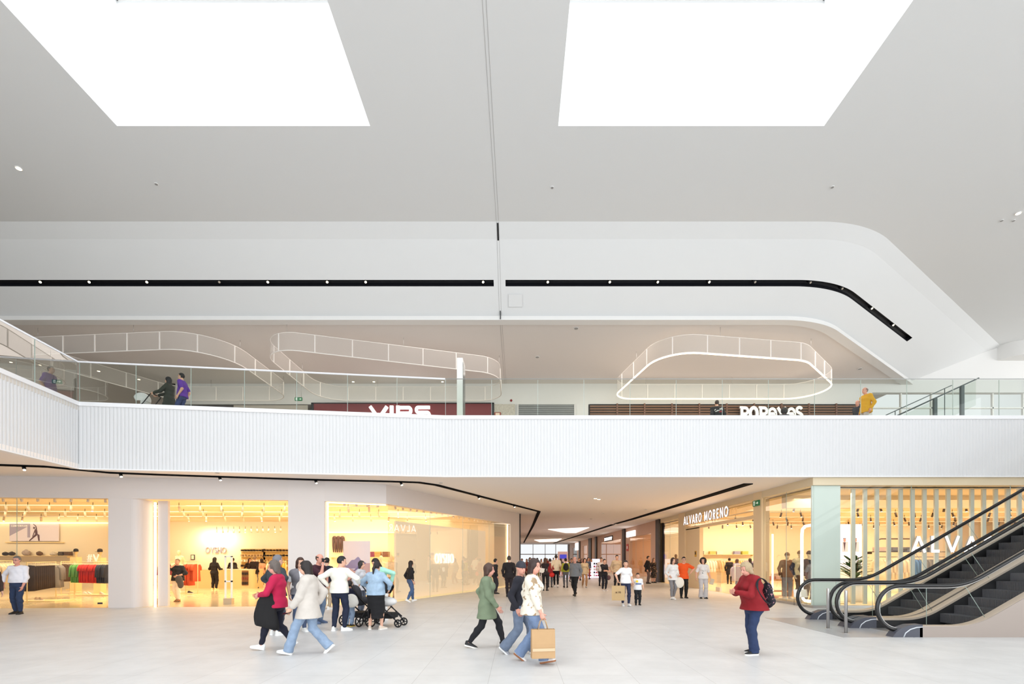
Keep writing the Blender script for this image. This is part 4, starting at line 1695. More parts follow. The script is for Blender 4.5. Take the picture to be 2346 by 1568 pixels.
human('child in a navy hoodie and faded jeans standing behind the cream sweater', at(800, 1436), 168, 1.12, hair=('short', (40, 30, 28)), top=dict(m=cloth((24, 28, 54)), hem=.48, fit=.02, hood=1), bottom=dict(m=den(140, 168, 204), fit=.018), shoes=((30, 30, 40), (236, 200, 40)), hands=((.11, -.18, .62), (-.12, -.15, .60)))
# ---- middle
human('woman in a black top and jeans walking past the lit display wall', at(940, 1380), 130, 1.58, hair=('long', (44, 30, 28)), res=.012, top=dict(m=cloth((26, 24, 28)), hem=.545), bottom=dict(m=den(62, 96, 150), fit=.014), shoes=WH, feet=WALK(.10, .12, 25))
r13 = human('woman in a long sage green shirt and black trousers striding right', at(1120, 1484), 86, 1.63, hair=('bob', (96, 66, 52)), skin='c', top=dict(m=cloth((122, 136, 110)), hem=.36, fit=.026, flare=.045, part='overshirt', sleeve=1.9), bottom=dict(m=cloth((24, 24, 30)), fit=.012), shoes=BW,
            feet=((.045, -.17, -10, 2), (-.045, .23, 14, -2)), hands=((.09, .04, .52), (-.10, -.13, .50)), head=(0, 4, 0))
human('woman in a dark cap and black jacket walking behind the patterned jacket', atd(1196, 8.35), 78, 1.64, hair=('cap', (52, 52, 66)), skin='c', top=dict(m=cloth((34, 34, 44)), hem=.47, fit=.02, part='jacket'), bottom=dict(m=den(104, 122, 150), fit=.022, flare=.05), shoes=((150, 152, 160), (236, 236, 236)),
      feet=WALK(.12, .22, 40), head=(-40, 4, 0))
patt = cloth_pattern('blotch_cream', (232, 224, 208), (168, 142, 112), 9, .56)
r15 = human('long-haired woman in a cream and brown patterned jacket walking right with a paper bag', at(1222, 1518), 76, 1.68, hair=('long', (70, 46, 40)), skin='c', girth=1.08, top=dict(m=patt, hem=.46, fit=.03, part='jacket', flare=.03, sleeve=1.6), bottom=dict(m=den(108, 136, 182), fit=.022, flare=.045), shoes=((232, 228, 226), (150, 96, 60)),
            feet=WALK2(.12, .18, 36), hands=((.10, .06, .50), (-.125, -.12, .46)), head=(-20, 4, 0), curl=(.35, 1.25))
bag('kraft paper carrier bag carried by the woman in the patterned jacket', grip(r15, 1), math.radians(8), (.36, .14, .44), (190, 154, 112), band=(212, 186, 152), drop=.17)
human('man in a dark suit jacket seen from behind near the end pier', atd(1166, 20.6), 178, 1.78, hair=('short', (74, 66, 62)), sex='m', girth=1.12, res=.013, top=dict(m=cloth((36, 30, 32)), hem=.46, part='jacket', fit=.022), bottom=dict(m=cloth((44, 36, 40)), fit=.018), shoes=BK, feet=WALK(.08, .10))
human('person with black hair in a dark shirt in front of the lit display wall', atd(1134, 22.5), 120, 1.66, hair=('short', (24, 22, 24)), res=.013, sex='m', top=dict(m=cloth((34, 32, 40)), hem=.47), bottom=dict(m=cloth((46, 44, 54))), shoes=BK)
# ---- corridor crowd
R2 = .014
c1 = human('woman in dark trousers holding up a white sheet of paper', at(1249, 1354), 165, 1.70, res=R2, hair=('long', (110, 74, 56)), top=dict(m=cloth((44, 34, 36)), hem=.48), bottom=dict(m=cloth((26, 24, 28))), shoes=BK, hands=((-.0, -.12, .66), (.05, -.2, .70)))
m = MB()
m.box((0, 0, 0), (.36, .006, .24), Matrix.Rotation(.2, 4, 'Y'))
tag(m.build('paper_sheet', mat('paper_white', (244, 240, 232), .7), None, tuple(world(c1, c1['wr'][0]) + Vector((-.16, -.30, -.10)))), 'white sheet of paper held beside the long-haired woman', 'paper')
c2 = human('woman in a red top in the corridor with a small red bag', at(1260, 1346), 175, 1.66, res=R2, hair=('short', (50, 36, 32)), top=dict(m=cloth((150, 40, 44)), hem=.5), bottom=dict(m=den(80, 84, 96)), shoes=BK)
soft('red_bag', 'small round red bag hanging at the red top woman\'s side', 'bag', tuple(world(c2, c2['wr'][1]) + Vector((-.12, -.12, -.12))), 0, [('bag_body', [((0, 0, 0), (.15, .07, .14))], mat('red_leather', (214, 34, 30), .5))])
human('tall man in a cream polo shirt and black trousers seen from behind', at(1274, 1346), 180, 1.88, res=R2, hair=('buzz', (52, 40, 36)), sex='m', girth=1.05, top=dict(m=cloth((236, 222, 196)), hem=.50, sleeve=.75, fit=.02), bottom=dict(m=cloth((24, 24, 30))), shoes=WH, feet=WALK(.05, .08, 15))
c4 = human('woman in a lime top and grey leggings wearing a black backpack', at(1296, 1347), 180, 1.68, res=R2, hair=('short', (24, 22, 22)), top=dict(m=cloth((176, 176, 60)), hem=.53), bottom=dict(m=cloth((92, 92, 98)), fit=.008), shoes=BK, feet=WALK(.06, .08, 15))
soft('backpack', 'black backpack on the back of the woman in lime', 'backpack', tuple(world(c4, c4['chest'] + Vector((0, .17, -.05)))), 0, [('bag_body', [((0, 0, 0), (.15, .09, .22)), ((0, -.05, -.08), (.12, .06, .10))], cloth((22, 22, 24)))])
human('grey-haired man in a grey sweater and black trousers walking through the corridor', at(1318, 1366), -30, 1.76, res=.012, hair=('ring', (150, 140, 134)), skin='c', sex='m', girth=1.14, top=dict(m=cloth((122, 124, 128)), hem=.49, fit=.02), bottom=dict(m=cloth((20, 20, 24)), fit=.016), shoes=BK, feet=WALK(.14, .14, 35))
human('long-haired woman in a beige hoodie and tan trousers', at(1339, 1347), 8, 1.68, res=R2, hair=('long', (70, 40, 34)), top=dict(m=cloth((206, 184, 150)), hem=.45, fit=.026, hood=1), bottom=dict(m=cloth((172, 132, 96))), shoes=((200, 180, 160), (240, 240, 240)), feet=WALK(.08, .1))
c7 = human('short-haired woman in black with crossed forearms beside the kiosk', at(1384, 1354), 24, 1.64, res=.013, hair=('short', (54, 36, 30)), girth=1.1, top=dict(m=cloth((28, 28, 34)), hem=.48, sleeve=1.2), bottom=dict(m=cloth((24, 26, 38))), shoes=((210, 200, 196), (240, 240, 240)), hands=((-.04, -.13, .62), (.05, -.14, .61)), poles=((1, .3, -.5), (-1, .3, -.5)))
soft('handbag', 'plum handbag hanging beside the woman in black', 'bag', tuple(world(c7, Vector((.25, -.02, .66)))), .3, [('bag_body', [((0, 0, 0), (.13, .06, .13))], mat('plum_leather', (88, 58, 66), .5))])
human('dark-haired person in a white top behind the woman in black', atd(1377, 29), 10, 1.72, res=.016, hair=('short', (40, 28, 26)), sex='m', top=dict(m=cloth((230, 224, 222)), hem=.5), bottom=dict(m=cloth((40, 40, 50))), shoes=BK)
human('bearded man in a sand-coloured sweatshirt standing in the corridor', atd(1413, 26.5), 6, 1.86, res=R2, hair=('short', (30, 24, 24)), sex='m', girth=1.1, top=dict(m=cloth((200, 178, 148)), hem=.47, fit=.026), bottom=dict(m=cloth((26, 26, 30))), shoes=WH)
c9 = human('woman in a white tee and navy jeans holding the hand of a boy', at(1433, 1389), 4, 1.60, res=.011, hair=('pony', (44, 28, 26)), top=dict(m=cloth((244, 244, 246)), hem=.49, sleeve=.75, fit=.022), bottom=dict(m=den(36, 46, 86), fit=.008), shoes=WH, hands=((.155, -.03, .50), (-.20, -.09, .56)), poles=(None, (-1, .5, 0)), curl=(.8, 1.25), head=(-14, 2, 0), feet=((.055, -.06, -8, 6), (-.05, .05, 10, -4)))
bag('large kraft paper bag carried by the woman in the white tee', grip(c9, 1), math.radians(-12), (.44, .15, .50), (198, 166, 120), drop=.12, text=[(-.2, .5, -.1, .6), (-.2, .6, -.1, .5), (-.02, .5, .03, .62), (.1, .5, .1, .62), (.1, .62, .2, .58), (.1, .56, .2, .5)])
c10 = human('little boy in a white tee with yellow and blue print and black trousers', at(1461, 1387), -4, 1.15, res=.010, hair=('short', (66, 42, 32)), top=dict(m=cloth((242, 242, 244)), hem=.47, sleeve=.7, fit=.022), bottom=dict(m=cloth((30, 32, 36)), fit=.016), shoes=BK, hands=((.17, -.05, .50), (-.19, -.03, .62)), sex='m')
m = MB()
m.box((-.045, -.005, .07), (.075, .012, .07))
pr = m.build('shirt_print_yellow', mat('print_yellow', (246, 214, 40), .7), c10['root'], tuple(c10['chest'] + Vector((0, -.118, -.06))))
MB().box((.005, -.004, -.02), (.20, .012, .035)).build('shirt_print_blue', mat('print_blue', (52, 88, 150), .7), c10['root'], tuple(c10['chest'] + Vector((0, -.118, -.06))))
human('man in a long black jacket and grey trousers by the dark corridor column', atd(1484, 31.6), 60, 1.83, res=.016, hair=('short', (64, 46, 38)), sex='m', girth=1.12, top=dict(m=cloth((24, 22, 26)), hem=.42, part='jacket', fit=.024), bottom=dict(m=cloth((96, 82, 84))), shoes=BK)
fl_ = cloth_pattern('dark_floral', (30, 26, 28), (150, 116, 90), 16, .6)
human('blonde woman in a dark floral dress standing with the man in black', atd(1497, 32.5), 20, 1.70, res=.016, hair=('long', (168, 120, 84)), top=dict(m=fl_, hem=.5), bottom=dict(kind='skirt', m=fl_, hem=.20, flare=.05), shoes=BK)
c13 = human('woman in a white shirt and grey leggings walking with a round white tote', at(1541, 1374), 6, 1.70, res=.012, hair=('long', (70, 44, 36)), top=dict(m=cloth((240, 240, 240)), hem=.46, fit=.026, flare=.03), bottom=dict(m=cloth((134, 132, 136)), fit=.008), shoes=WH, hands=((.09, -.13, .58), (-.11, -.06, .56)), feet=WALK2(.05, .06, 15), head=(14, 0, 0))
soft('tote_bag', 'round white tote bag of the woman in the white shirt', 'bag', tuple(world(c13, Vector((.24, -.10, .68)))), 0, [('bag_body', [((0, 0, 0), (.19, .07, .22))], mat('tote_white', (238, 232, 222), .7))])
human('man in an orange tee and black trousers with hand on hip', at(1566, 1371), -4, 1.74, res=.012, hair=('short', (26, 22, 22)), glasses=True, sex='m', girth=1.05, top=dict(m=cloth((244, 92, 30)), hem=.46, sleeve=.8, fit=.024), bottom=dict(m=cloth((22, 22, 24)), fit=.018), shoes=BK, hands=((.15, -.04, .60), (-.14, -.03, .5)), poles=((1, .2, 0), None))
c15 = human('curly-haired woman in a printed white tee and wide pale grey trousers', at(1611, 1372), -6, 1.70, res=.012, hair=('curly', (40, 26, 24)), top=dict(m=cloth((234, 232, 232)), hem=.48, sleeve=.8, fit=.028), bottom=dict(m=cloth((200, 196, 198)), fit=.022, flare=.055), shoes=BK, hands=((.16, -.03, .50), (-.17, -.03, .50)), head=(-20, 4, 0))
ch = c15['chest']
m = MB()
m.smooth = True
zz = [(-.02, .03), (-.075, -.03), (-.06, -.10), (.0, -.13), (.05, -.09), (.06, -.02), (.03, .04), (-.02, .03)]
m.tube([(x, -.128 - .008 * (z > 0), z) for x, z in zz], .006, 5)
m.tube([(.02, -.13, -.02), (-.03, -.13, -.09), (.02, -.13, -.16), (-.045, -.13, -.19)], .007, 5)
m.tube([(-.07, -.13, -.16), (-.05, -.13, -.2)], .012, 5)
m.build('shirt_drawing', mat('print_dark', (52, 56, 60), .7), c15['root'], tuple(ch))
m = MB()
m.box((0, 0, -.13), (.16, .02, .24), Matrix.Rotation(.25, 4, 'Y'))
tag(m.build('folder', mat('folder_beige', (206, 190, 166), .7), None, tuple(world(c15, c15['wr'][0]) + Vector((.03, -.07, -.02)))), 'beige folder in the hand of the curly-haired woman', 'folder')
# ---- woman in the red jacket
r16 = human('blonde woman in a dark red jacket and flared jeans looking down at her hands', at(1726, 1499), -84, 1.63, res=.009, skin='c', hair=('bob', (222, 194, 152)), girth=1.32, top=dict(m=cloth((136, 16, 26), 'velvet'), hem=.47, fit=.028, part='jacket', flare=.05, collar=1, fold=.006), bottom=dict(m=den(28, 50, 100), fit=.014, flare=.042), shoes=BW,
             feet=((.06, -.03, 0, 6), (-.06, .05, 0, -8)), hands=((.02, -.215, .655), (-.03, -.22, .66)), poles=((1, .5, -.6), (-1, .5, -.6)), lean=(0, -.045), head=(12, 20, 0), curl=(.8, .7))
bp = cloth_pattern('backpack_floral', (26, 24, 34), (170, 120, 130), 26, .62)
bk = soft('backpack', 'black floral drawstring backpack on the back of the woman in red', 'backpack', tuple(world(r16, r16['waist'] + Vector((.05, .235, .02)))), math.radians(-84), [('bag_body', [((0, 0, -.08), (.15, .085, .15)), ((0, -.01, .07), (.115, .07, .15))], bp), ('front_pocket', [((0, .07, -.10), (.10, .04, .09))], bp)])
m = MB()
R = Matrix.Rotation(math.radians(84), 3, 'Z')
inv = lambda p: tuple(R @ (Vector(p) - Vector(bk.location)))
shw = world(r16, r16['sh'][0])
for pts in ([(0, -.02, .20), inv(shw + Vector((.10, -.10, .02))), inv(shw + Vector((.02, -.10, .055))), inv(shw + Vector((-.05, -.12, -.05))), inv(shw + Vector((-.02, -.165, -.20))), inv(shw + Vector((.10, -.165, -.36))), (.13, -.04, -.14)],):
    m.tube(chaikin(pts), .018, 8, sq=(.022, .008))
m.build('strap', cloth((30, 28, 34)), bk)
m = MB()
m.tube([(math.cos(a) * .028, .095, .075 + math.sin(a) * .028) for a in [2 * PI * k / 12 for k in range(12)]], .006, 6, closed=True)
m.build('ring', mat('brass', (196, 160, 110), .3, .8), bk)
# ---- crowd further down the corridor
rg = random.Random(5)
outs = [(60, 40, 44), (196, 170, 150), (150, 60, 56), (40, 44, 70), (110, 84, 76), (230, 220, 210), (70, 64, 70), (150, 130, 60), (40, 36, 40), (180, 90, 70), (90, 100, 120)]
far = [(1196, 34, 'in brown at the foot of the end pier'), (1207, 41, 'in a pale top beyond the end pier'), (1214, 30, 'in a brown jacket behind the long-haired woman'), (1222, 52, 'in dark clothes below the bright end window'), (1231, 37, 'in a rust top left of the sheet of paper'), (1240, 46, 'in grey below the bright end window'),
       (1285, 42, 'in a white top between the polo shirt and the lime top'), (1301, 55, 'in navy in front of the corridor screen'), (1326, 36, 'with black hair behind the grey sweater'), (1333, 44, 'in a maroon top near the kiosk'), (1347, 38, 'with a dark bun beside the kiosk'), (1309, 34, 'with a raised arm behind the grey sweater'), (1268, 60, 'far off below the window frame'), (1254, 66, 'tiny and dark at the far window')]
for i, (px, d, txt) in enumerate(far):
    c = outs[i % len(outs)]
    hs_ = ['short', 'long', 'bob', 'bun'][i % 4]
    human('distant person ' + txt, atd(px, d), rg.choice((0, 10, 170, 180, -20)), 1.62 + .16 * rg.random(), res=.02, hair=(hs_, rg.choice(((36, 26, 24), (80, 54, 42), (24, 20, 20)))), sex='f' if i % 2 else 'm', top=dict(m=cloth(c), hem=.48), bottom=dict(m=cloth(outs[(i + 3) % len(outs)])), shoes=BK, feet=WALK(.06, .07, 15), group='distant corridor crowd')
# ---- people inside the shops
o1 = human('woman in a black top and white trousers leaving the lingerie shop, hand at mouth', at(408, 1379), 0, 1.66, res=.012, hair=('buzz', (170, 150, 120)), girth=1.22, top=dict(m=cloth((38, 40, 46)), hem=.48, fit=.03, sleeve=1.3), bottom=dict(m=cloth((244, 232, 212)), fit=.02), shoes=((150, 104, 70), (150, 104, 70)),
      hands=((.10, -.13, .60), (-.02, -.105, .83)), poles=((1, .5, -.3), (-1, 0, -.8)), feet=WALK(.05, .05, 12))
human('person in a black tracksuit leaning on the shop counter', at(491, 1352), 176, 1.73, res=.013, hair=('long', (22, 18, 18)), top=dict(m=cloth((24, 20, 22)), hem=.49, fit=.026), bottom=dict(m=cloth((24, 20, 22)), fit=.022), shoes=((240, 214, 150), (244, 230, 190)), hands=((.13, -.16, .62), (-.13, -.16, .62)))
human('dark-haired clerk behind the shop counter', atd(533, 28.6), 200, 1.70, res=.015, hair=('bun', (70, 36, 30)), top=dict(m=cloth((40, 32, 34)), hem=.5), bottom=dict(m=cloth((40, 32, 34))), shoes=BK)
o4 = human('grey-haired man in a black jacket at the end of the counter', at(583, 1348), 170, 1.78, res=.014, hair=('short', (170, 140, 110)), sex='m', girth=1.12, top=dict(m=cloth((34, 24, 24)), hem=.44, part='jacket', fit=.022), bottom=dict(m=cloth((110, 106, 104))), shoes=BK)
human('woman in a pink shirt behind the man in the black jacket', at(600, 1345), -120, 1.66, res=.015, hair=('bob', (54, 30, 26)), top=dict(m=cloth((226, 176, 150)), hem=.48), bottom=dict(m=cloth((190, 170, 140))), shoes=WH)
human('person with brown hair facing the man in the black jacket', atd(571, 28.2), 60, 1.68, res=.015, hair=('long', (96, 52, 38)), top=dict(m=cloth((44, 34, 34)), hem=.48), bottom=dict(m=cloth((40, 36, 40))), shoes=BK)
human('woman in a long black coat inside the menswear shop', at(1671, 1339), 150, 1.70, res=.015, hair=('bun', (34, 24, 26)), top=dict(m=cloth((30, 24, 26)), hem=.36, part='coat', fit=.024), bottom=dict(m=cloth((30, 26, 28))), shoes=BK)
human('woman in a lavender top bending towards the rails in the menswear shop', at(1686, 1345), 120, 1.64, res=.015, hair=('long', (74, 44, 34)), top=dict(m=cloth((156, 148, 176)), hem=.48, fit=.024), bottom=dict(m=den(70, 76, 120)), shoes=((220, 190, 160), (240, 240, 240)), lean=(0, -.06), hands=((.08, -.22, .66), (-.08, -.22, .68)), feet=WALK(.06, .12, 30))
human('dark-haired shopper in navy by the pier of the menswear shop', atd(1719, 29), 200, 1.68, res=.016, hair=('long', (34, 22, 24)), top=dict(m=cloth((40, 38, 54)), hem=.48), bottom=dict(m=cloth((34, 34, 44))), shoes=BK)
# ---- people on the upper floor
uz = Z_U
human('woman in a dark headscarf and olive coat pushing a pushchair on the upper floor', atd(388, 17.0, uz), -84, 1.68, res=.013, hair=('hijab', (24, 24, 26)), top=dict(m=cloth((56, 60, 52)), hem=.36, fit=.028, part='coat', flare=.05), bottom=dict(m=cloth((30, 30, 34))), shoes=BK, hands=((.08, -.26, .62), (-.08, -.26, .62)), feet=WALK(.1, .12))
human('man in a purple tee walking behind the headscarf woman', atd(419, 16.7, uz), -80, 1.70, res=.013, hair=('short', (24, 20, 20)), sex='m', top=dict(m=cloth((104, 60, 170)), hem=.49, sleeve=.8, fit=.022), bottom=dict(m=den(50, 66, 130)), shoes=WH, feet=WALK(.1, .1))
u3 = human('man in a black printed jacket standing at the balustrade, back turned', atd(1643, 19.7, uz), 178, 1.76, res=.013, hair=('buzz', (62, 46, 38)), sex='m', girth=1.15, top=dict(m=cloth((28, 28, 32)), hem=.46, fit=.028, part='jacket'), bottom=dict(m=den(60, 66, 86)), shoes=WH)
m = MB()
m.smooth = True
cx = u3['chest']
m.tube([(x, .158, z) for x, z in ((.12, .03), (.16, .0), (.13, -.06), (.07, -.05), (.06, .0), (.03, -.04), (.0, .0), (-.03, -.02))], .016, 6)
m.tube([(x, .158, z) for x, z in ((-.06, .07), (-.06, -.01))], .016, 6)
m.tube([(x, .158, z) for x, z in ((-.12, .0), (-.16, .03), (-.15, .08), (-.10, .08), (-.10, .04), (-.15, .03))], .016, 6)
m.build('jacket_lettering', M_SIGNW, u3['root'], tuple(cx))
MB().box((-.08, .155, -.06), (.12, .012, .05)).build('jacket_patch', mat('patch_red', (150, 40, 46), .7), u3['root'], tuple(cx))
human('bald man in a mustard yellow jacket walking on the upper floor', atd(1984, 18.3, uz), -84, 1.78, res=.013, skin='c', hair=('ring', (120, 100, 96)), sex='m', girth=1.15, top=dict(m=cloth((224, 166, 22)), hem=.44, fit=.026, part='jacket'), bottom=dict(m=cloth((190, 180, 176))), shoes=WH, feet=WALK(.08, .1))
human('shorter person in dark clothes walking beside the mustard jacket', atd(1966, 19.2, uz), -70, 1.58, res=.013, skin='c', hair=('ring', (110, 84, 76)), sex='m', top=dict(m=cloth((44, 46, 56)), hem=.46, fit=.022, part='jacket'), bottom=dict(m=cloth((50, 52, 60))), shoes=BK)
human('person with dark hair in front of the upper right white sign', atd(1797, 20.6, uz), 178, 1.72, res=.015, hair=('curly', (34, 32, 34)), top=dict(m=cloth((60, 60, 66)), hem=.48), bottom=dict(m=cloth((50, 52, 60))), shoes=BK)

bag('ochre paper bag held by the man in the black jacket at the counter', grip(o4, 0), .1, (.34, .13, .36), (206, 158, 84), drop=.12)
soft('folded_jacket', 'grey jacket carried over the arm of the woman leaving the shop', 'jacket', tuple(world(o1, o1['wr'][0]) + Vector((.06, -.06, -.16))), 0, [('fabric', [((0, 0, .02), (.13, .08, .16)), ((.05, .02, -.16), (.11, .07, .16))], cloth((86, 84, 84)))])
# ================================================================== LETTERS
def arcpts(cx, cy, rx, ry, a0, a1, n=14):
    return [(cx + rx * math.cos(math.radians(a0 + (a1 - a0) * i / n)), cy + ry * math.sin(math.radians(a0 + (a1 - a0) * i / n))) for i in range(n + 1)]


def spol(pts, w):
    """thick polyline -> list of quads (2D)"""
    P = [Vector(p) for p in pts]
    ws = w if isinstance(w, list) else [w] * len(P)
    out_l, out_r = [], []
    for i, p in enumerate(P):
        ns = []
        if i > 0:
            t = (p - P[i - 1]).normalized()
            ns.append(Vector((-t.y, t.x)))
        if i < len(P) - 1:
            t = (P[i + 1] - p).normalized()
            ns.append(Vector((-t.y, t.x)))
        n = sum(ns, Vector((0, 0))).normalized()
        k = ws[i] / 2 / max(0.5, n.dot(ns[0]))
        out_l.append(p + n * k)
        out_r.append(p - n * k)
    return [[out_r[i], out_r[i + 1], out_l[i + 1], out_l[i]] for i in range(len(P) - 1)]


def ringq(cx, cy, rx, ry, ix, iy, n=24):
    o = arcpts(cx, cy, rx, ry, 0, 360, n)
    i_ = arcpts(cx, cy, ix, iy, 0, 360, n)
    return [[Vector(o[k]), Vector(o[k + 1]), Vector(i_[k + 1]), Vector(i_[k])] for k in range(n)]


def glyph(ch, st):
    """(advance, quads) of one letter of height 1 in style st: sans, serif, wide, slab"""
    w = {'sans': .165, 'serif': .15, 'wide': .17, 'slab': .26, 'thin': .12}[st]
    h = w / 2
    q = []
    if st == 'serif':
        t = .045
        if ch == 'O':
            return 1.06, ringq(.5, .5, .5, .51, .355, .455)
        if ch == 'Y':
            q += spol([(.09, 1), (.47, .47)], .15) + spol([(.80, 1), (.50, .46)], .06) + spol([(.47, .5), (.47, 0)], .15)
            for x0, x1, y in ((-.03, .24, .98), (.66, .92, .98), (.33, .61, .02)):
                q += spol([(x0, y), (x1, y)], t)
            return .9, q
        if ch == 'S':
            p = arcpts(.31, .74, .24, .235, 25, 270, 12) + arcpts(.31, .26, .26, .235, 90, -155, 12)[1:]
            wd = [.05 + .10 * math.sin(PI * i / (len(p) - 1)) for i in range(len(p))]
            return .68, spol(p, wd)
        if ch == 'H':
            q += spol([(.13, 0), (.13, 1)], .15) + spol([(.76, 0), (.76, 1)], .15) + spol([(.13, .52), (.76, .52)], .06)
            for x in (.13, .76):
                for y in (.02, .98):
                    q += spol([(x - .14, y), (x + .14, y)], t)
            return 1.0, q
    if st == 'wide':
        if ch == 'V':
            return 1.42, spol([(.0, .95), (.68, .06)], .24) + spol([(.68, .06), (1.32, .95)], .24)
        if ch == 'I':
            return .42, spol([(.16, 0), (.16, 1)], .27)
        if ch == 'P':
            return 1.32, spol([(.13, 0), (.13, 1)], .26) + spol([(.1, .87)] + [(.95, .87)] + arcpts(.97, .66, .17, .21, 80, -80, 8) + [(.95, .45), (.1, .45)], .22)
        if ch == 'S':
            p = [(1.2, .88), (.3, .88)] + arcpts(.3, .695, .16, .185, 100, 260, 8) + [(.35, .51), (1.0, .51)] + arcpts(1.0, .305, .17, .2, 80, -80, 8) + [(.95, .11), (.02, .11)]
            return 1.3, spol(p, .22)
    if st == 'slab':
        if ch in 'PR':
            q = spol([(.2, 0), (.2, 1)], .24) + spol([(.1, .88), (.5, .88)] + arcpts(.5, .66, .22, .22, 80, -80, 8) + [(.5, .44), (.2, .44)], .22) + spol([(0, .92), (.3, .92)], .15) + spol([(0, .07), (.42, .07)], .14)
            return .84, q
        if ch == 'O':
            return .92, ringq(.44, .5, .45, .52, .17, .26)
        if ch == 'e':
            p = [(.14, .46), (.72, .46)] + arcpts(.42, .46, .31, .36, 0, 300, 16)
            return .84, spol(p, .21)
        if ch == 'Y':
            return .92, spol([(.1, .92), (.46, .42)], .25) + spol([(.84, .92), (.46, .42), (.28, .0)], .22)
        if ch == 'S':
            p = arcpts(.34, .72, .23, .2, 20, 262, 10) + arcpts(.34, .27, .25, .21, 82, -160, 10)
            return .74, spol(p, .22)
    if ch == 'A':
        return .86, spol([(0.02, 0), (.40, .97)], w) + spol([(.40, .97), (.78, 0)], w) + spol([(.16, .27), (.64, .27)], w * .8)
    if ch == 'L':
        return .58, spol([(h, 0), (h, 1)], w) + spol([(h, h), (.5, h)], w)
    if ch == 'V':
        return .86, spol([(.02, 1), (.40, .03)], w) + spol([(.40, .03), (.78, 1)], w)
    if ch == 'R':
        return .70, spol([(h, 0), (h, 1)], w) + spol([(h, 1 - h), (.32, 1 - h)] + arcpts(.34, .73, .19, .73 - .73 + .27 - h, 85, -85, 8) + [(.3, .46), (h, .46)], w) + spol([(.3, .46), (.56, 0)], w)
    if ch == 'O':
        return .98, ringq(.46, .5, .47, .52, .47 - w, .52 - w)
    if ch == 'M':
        return 1.02, spol([(h, 0), (h + .06, 1)], w) + spol([(h + .06, .95), (.46, .12)], w) + spol([(.46, .12), (.80, .95)], w) + spol([(.80, 1), (.86, 0)], w)
    if ch == 'E':
        return .62, spol([(h, 0), (h, 1)], w) + spol([(h, 1 - h), (.52, 1 - h)], w) + spol([(h, .5), (.48, .5)], w) + spol([(h, h), (.52, h)], w)
    if ch == 'N':
        return .84, spol([(h, 0), (h, 1)], w) + spol([(h, .97), (.68, .03)], w) + spol([(.68, 0), (.68, 1)], w)
    if ch == '#':
        return .8, spol([(.15, 0), (.3, 1)], .1) + spol([(.45, 0), (.6, 1)], .1) + spol([(0, .33), (.72, .33)], .1) + spol([(.04, .67), (.76, .67)], .1)
    if ch == 'C':
        return .82, spol(arcpts(.46, .5, .40, .42, 45, 315, 16), w)
    if ch == 'F':
        return .56, spol([(h, 0), (h, 1)], w) + spol([(h, 1 - h), (.5, 1 - h)], w) + spol([(h, .5), (.46, .5)], w)
    if ch == 'T':
        return .62, spol([(.29, 0), (.29, 1)], w) + spol([(0, 1 - h), (.58, 1 - h)], w)
    if ch == 'U':
        return .76, spol([(h, 1), (h, .35)] + arcpts(.34, .34, .34 - h, .34 - h, 180, 360, 10) + [(.68 - h, 1)], w)
    if ch == 'X':
        return .76, spol([(.05, 1), (.65, 0)], w) + spol([(.65, 1), (.05, 0)], w)
    if ch == 'K':
        return .7, spol([(h, 0), (h, 1)], w) + spol([(.6, 1), (h, .42)], w) + spol([(.26, .6), (.64, 0)], w)
    if ch == 'I':
        return .3, spol([(h, 0), (h, 1)], w)
    if ch == 'H':
        return .8, spol([(h, 0), (h, 1)], w) + spol([(.66, 0), (.66, 1)], w) + spol([(h, .5), (.66, .5)], w)
    if ch == 'S':
        p = arcpts(.31, .73, .22, .19, 25, 265, 10) + arcpts(.31, .27, .24, .19, 85, -155, 10)
        return .66, spol(p, w)
    if ch == 'Y':
        return .76, spol([(.02, 1), (.36, .45)], w) + spol([(.70, 1), (.36, .45)], w) + spol([(.36, .5), (.36, 0)], w)
    return .4, []


def sign(label, text, org, U, height, style, m, depth=.06, space=.12, stretch=1.0, cat='shop sign', parent=None, one=False):
    U = Vector(U).normalized()
    N = Vector((U.y, -U.x, 0))           # towards the reader
    r = parent if parent is not None else thing('shop_sign', label, cat, org)
    x = 0
    allm = MB()
    for ch in text:
        if ch == ' ':
            x += .5
            continue
        adv, qs = glyph(ch, style)
        mb = allm if one else MB()
        for qi, qd in enumerate(qs):
            poly = [U * ((x + p.x) * height * stretch) + Vector((0, 0, p.y * height)) for p in qd]
            if (qd[1] - qd[0]).to_3d().cross((qd[2] - qd[0]).to_3d()).z < 0:
                poly.reverse()
            mb.cur = 1
            mb.slab([p + N * (depth + qi * .0006) for p in poly][::-1], -N * (depth + qi * .0006))
            mb.cur = 0
            mb.face([len(mb.v) - 8 + q_ for q_ in range(4)])
            k_ = len(mb.f) - 7
            mb.f.pop(k_)
            mb.m.pop(k_)
            mb.sm.pop(k_)
        if not one:
            mb.build('letter', [m, mat('letter_side', (190, 182, 180), .5)], r)
        x += adv + space
    if one:
        o = allm.build('lettering', [m, m], r)
        if parent is not None:
            o.location = Vector(org)
    return r


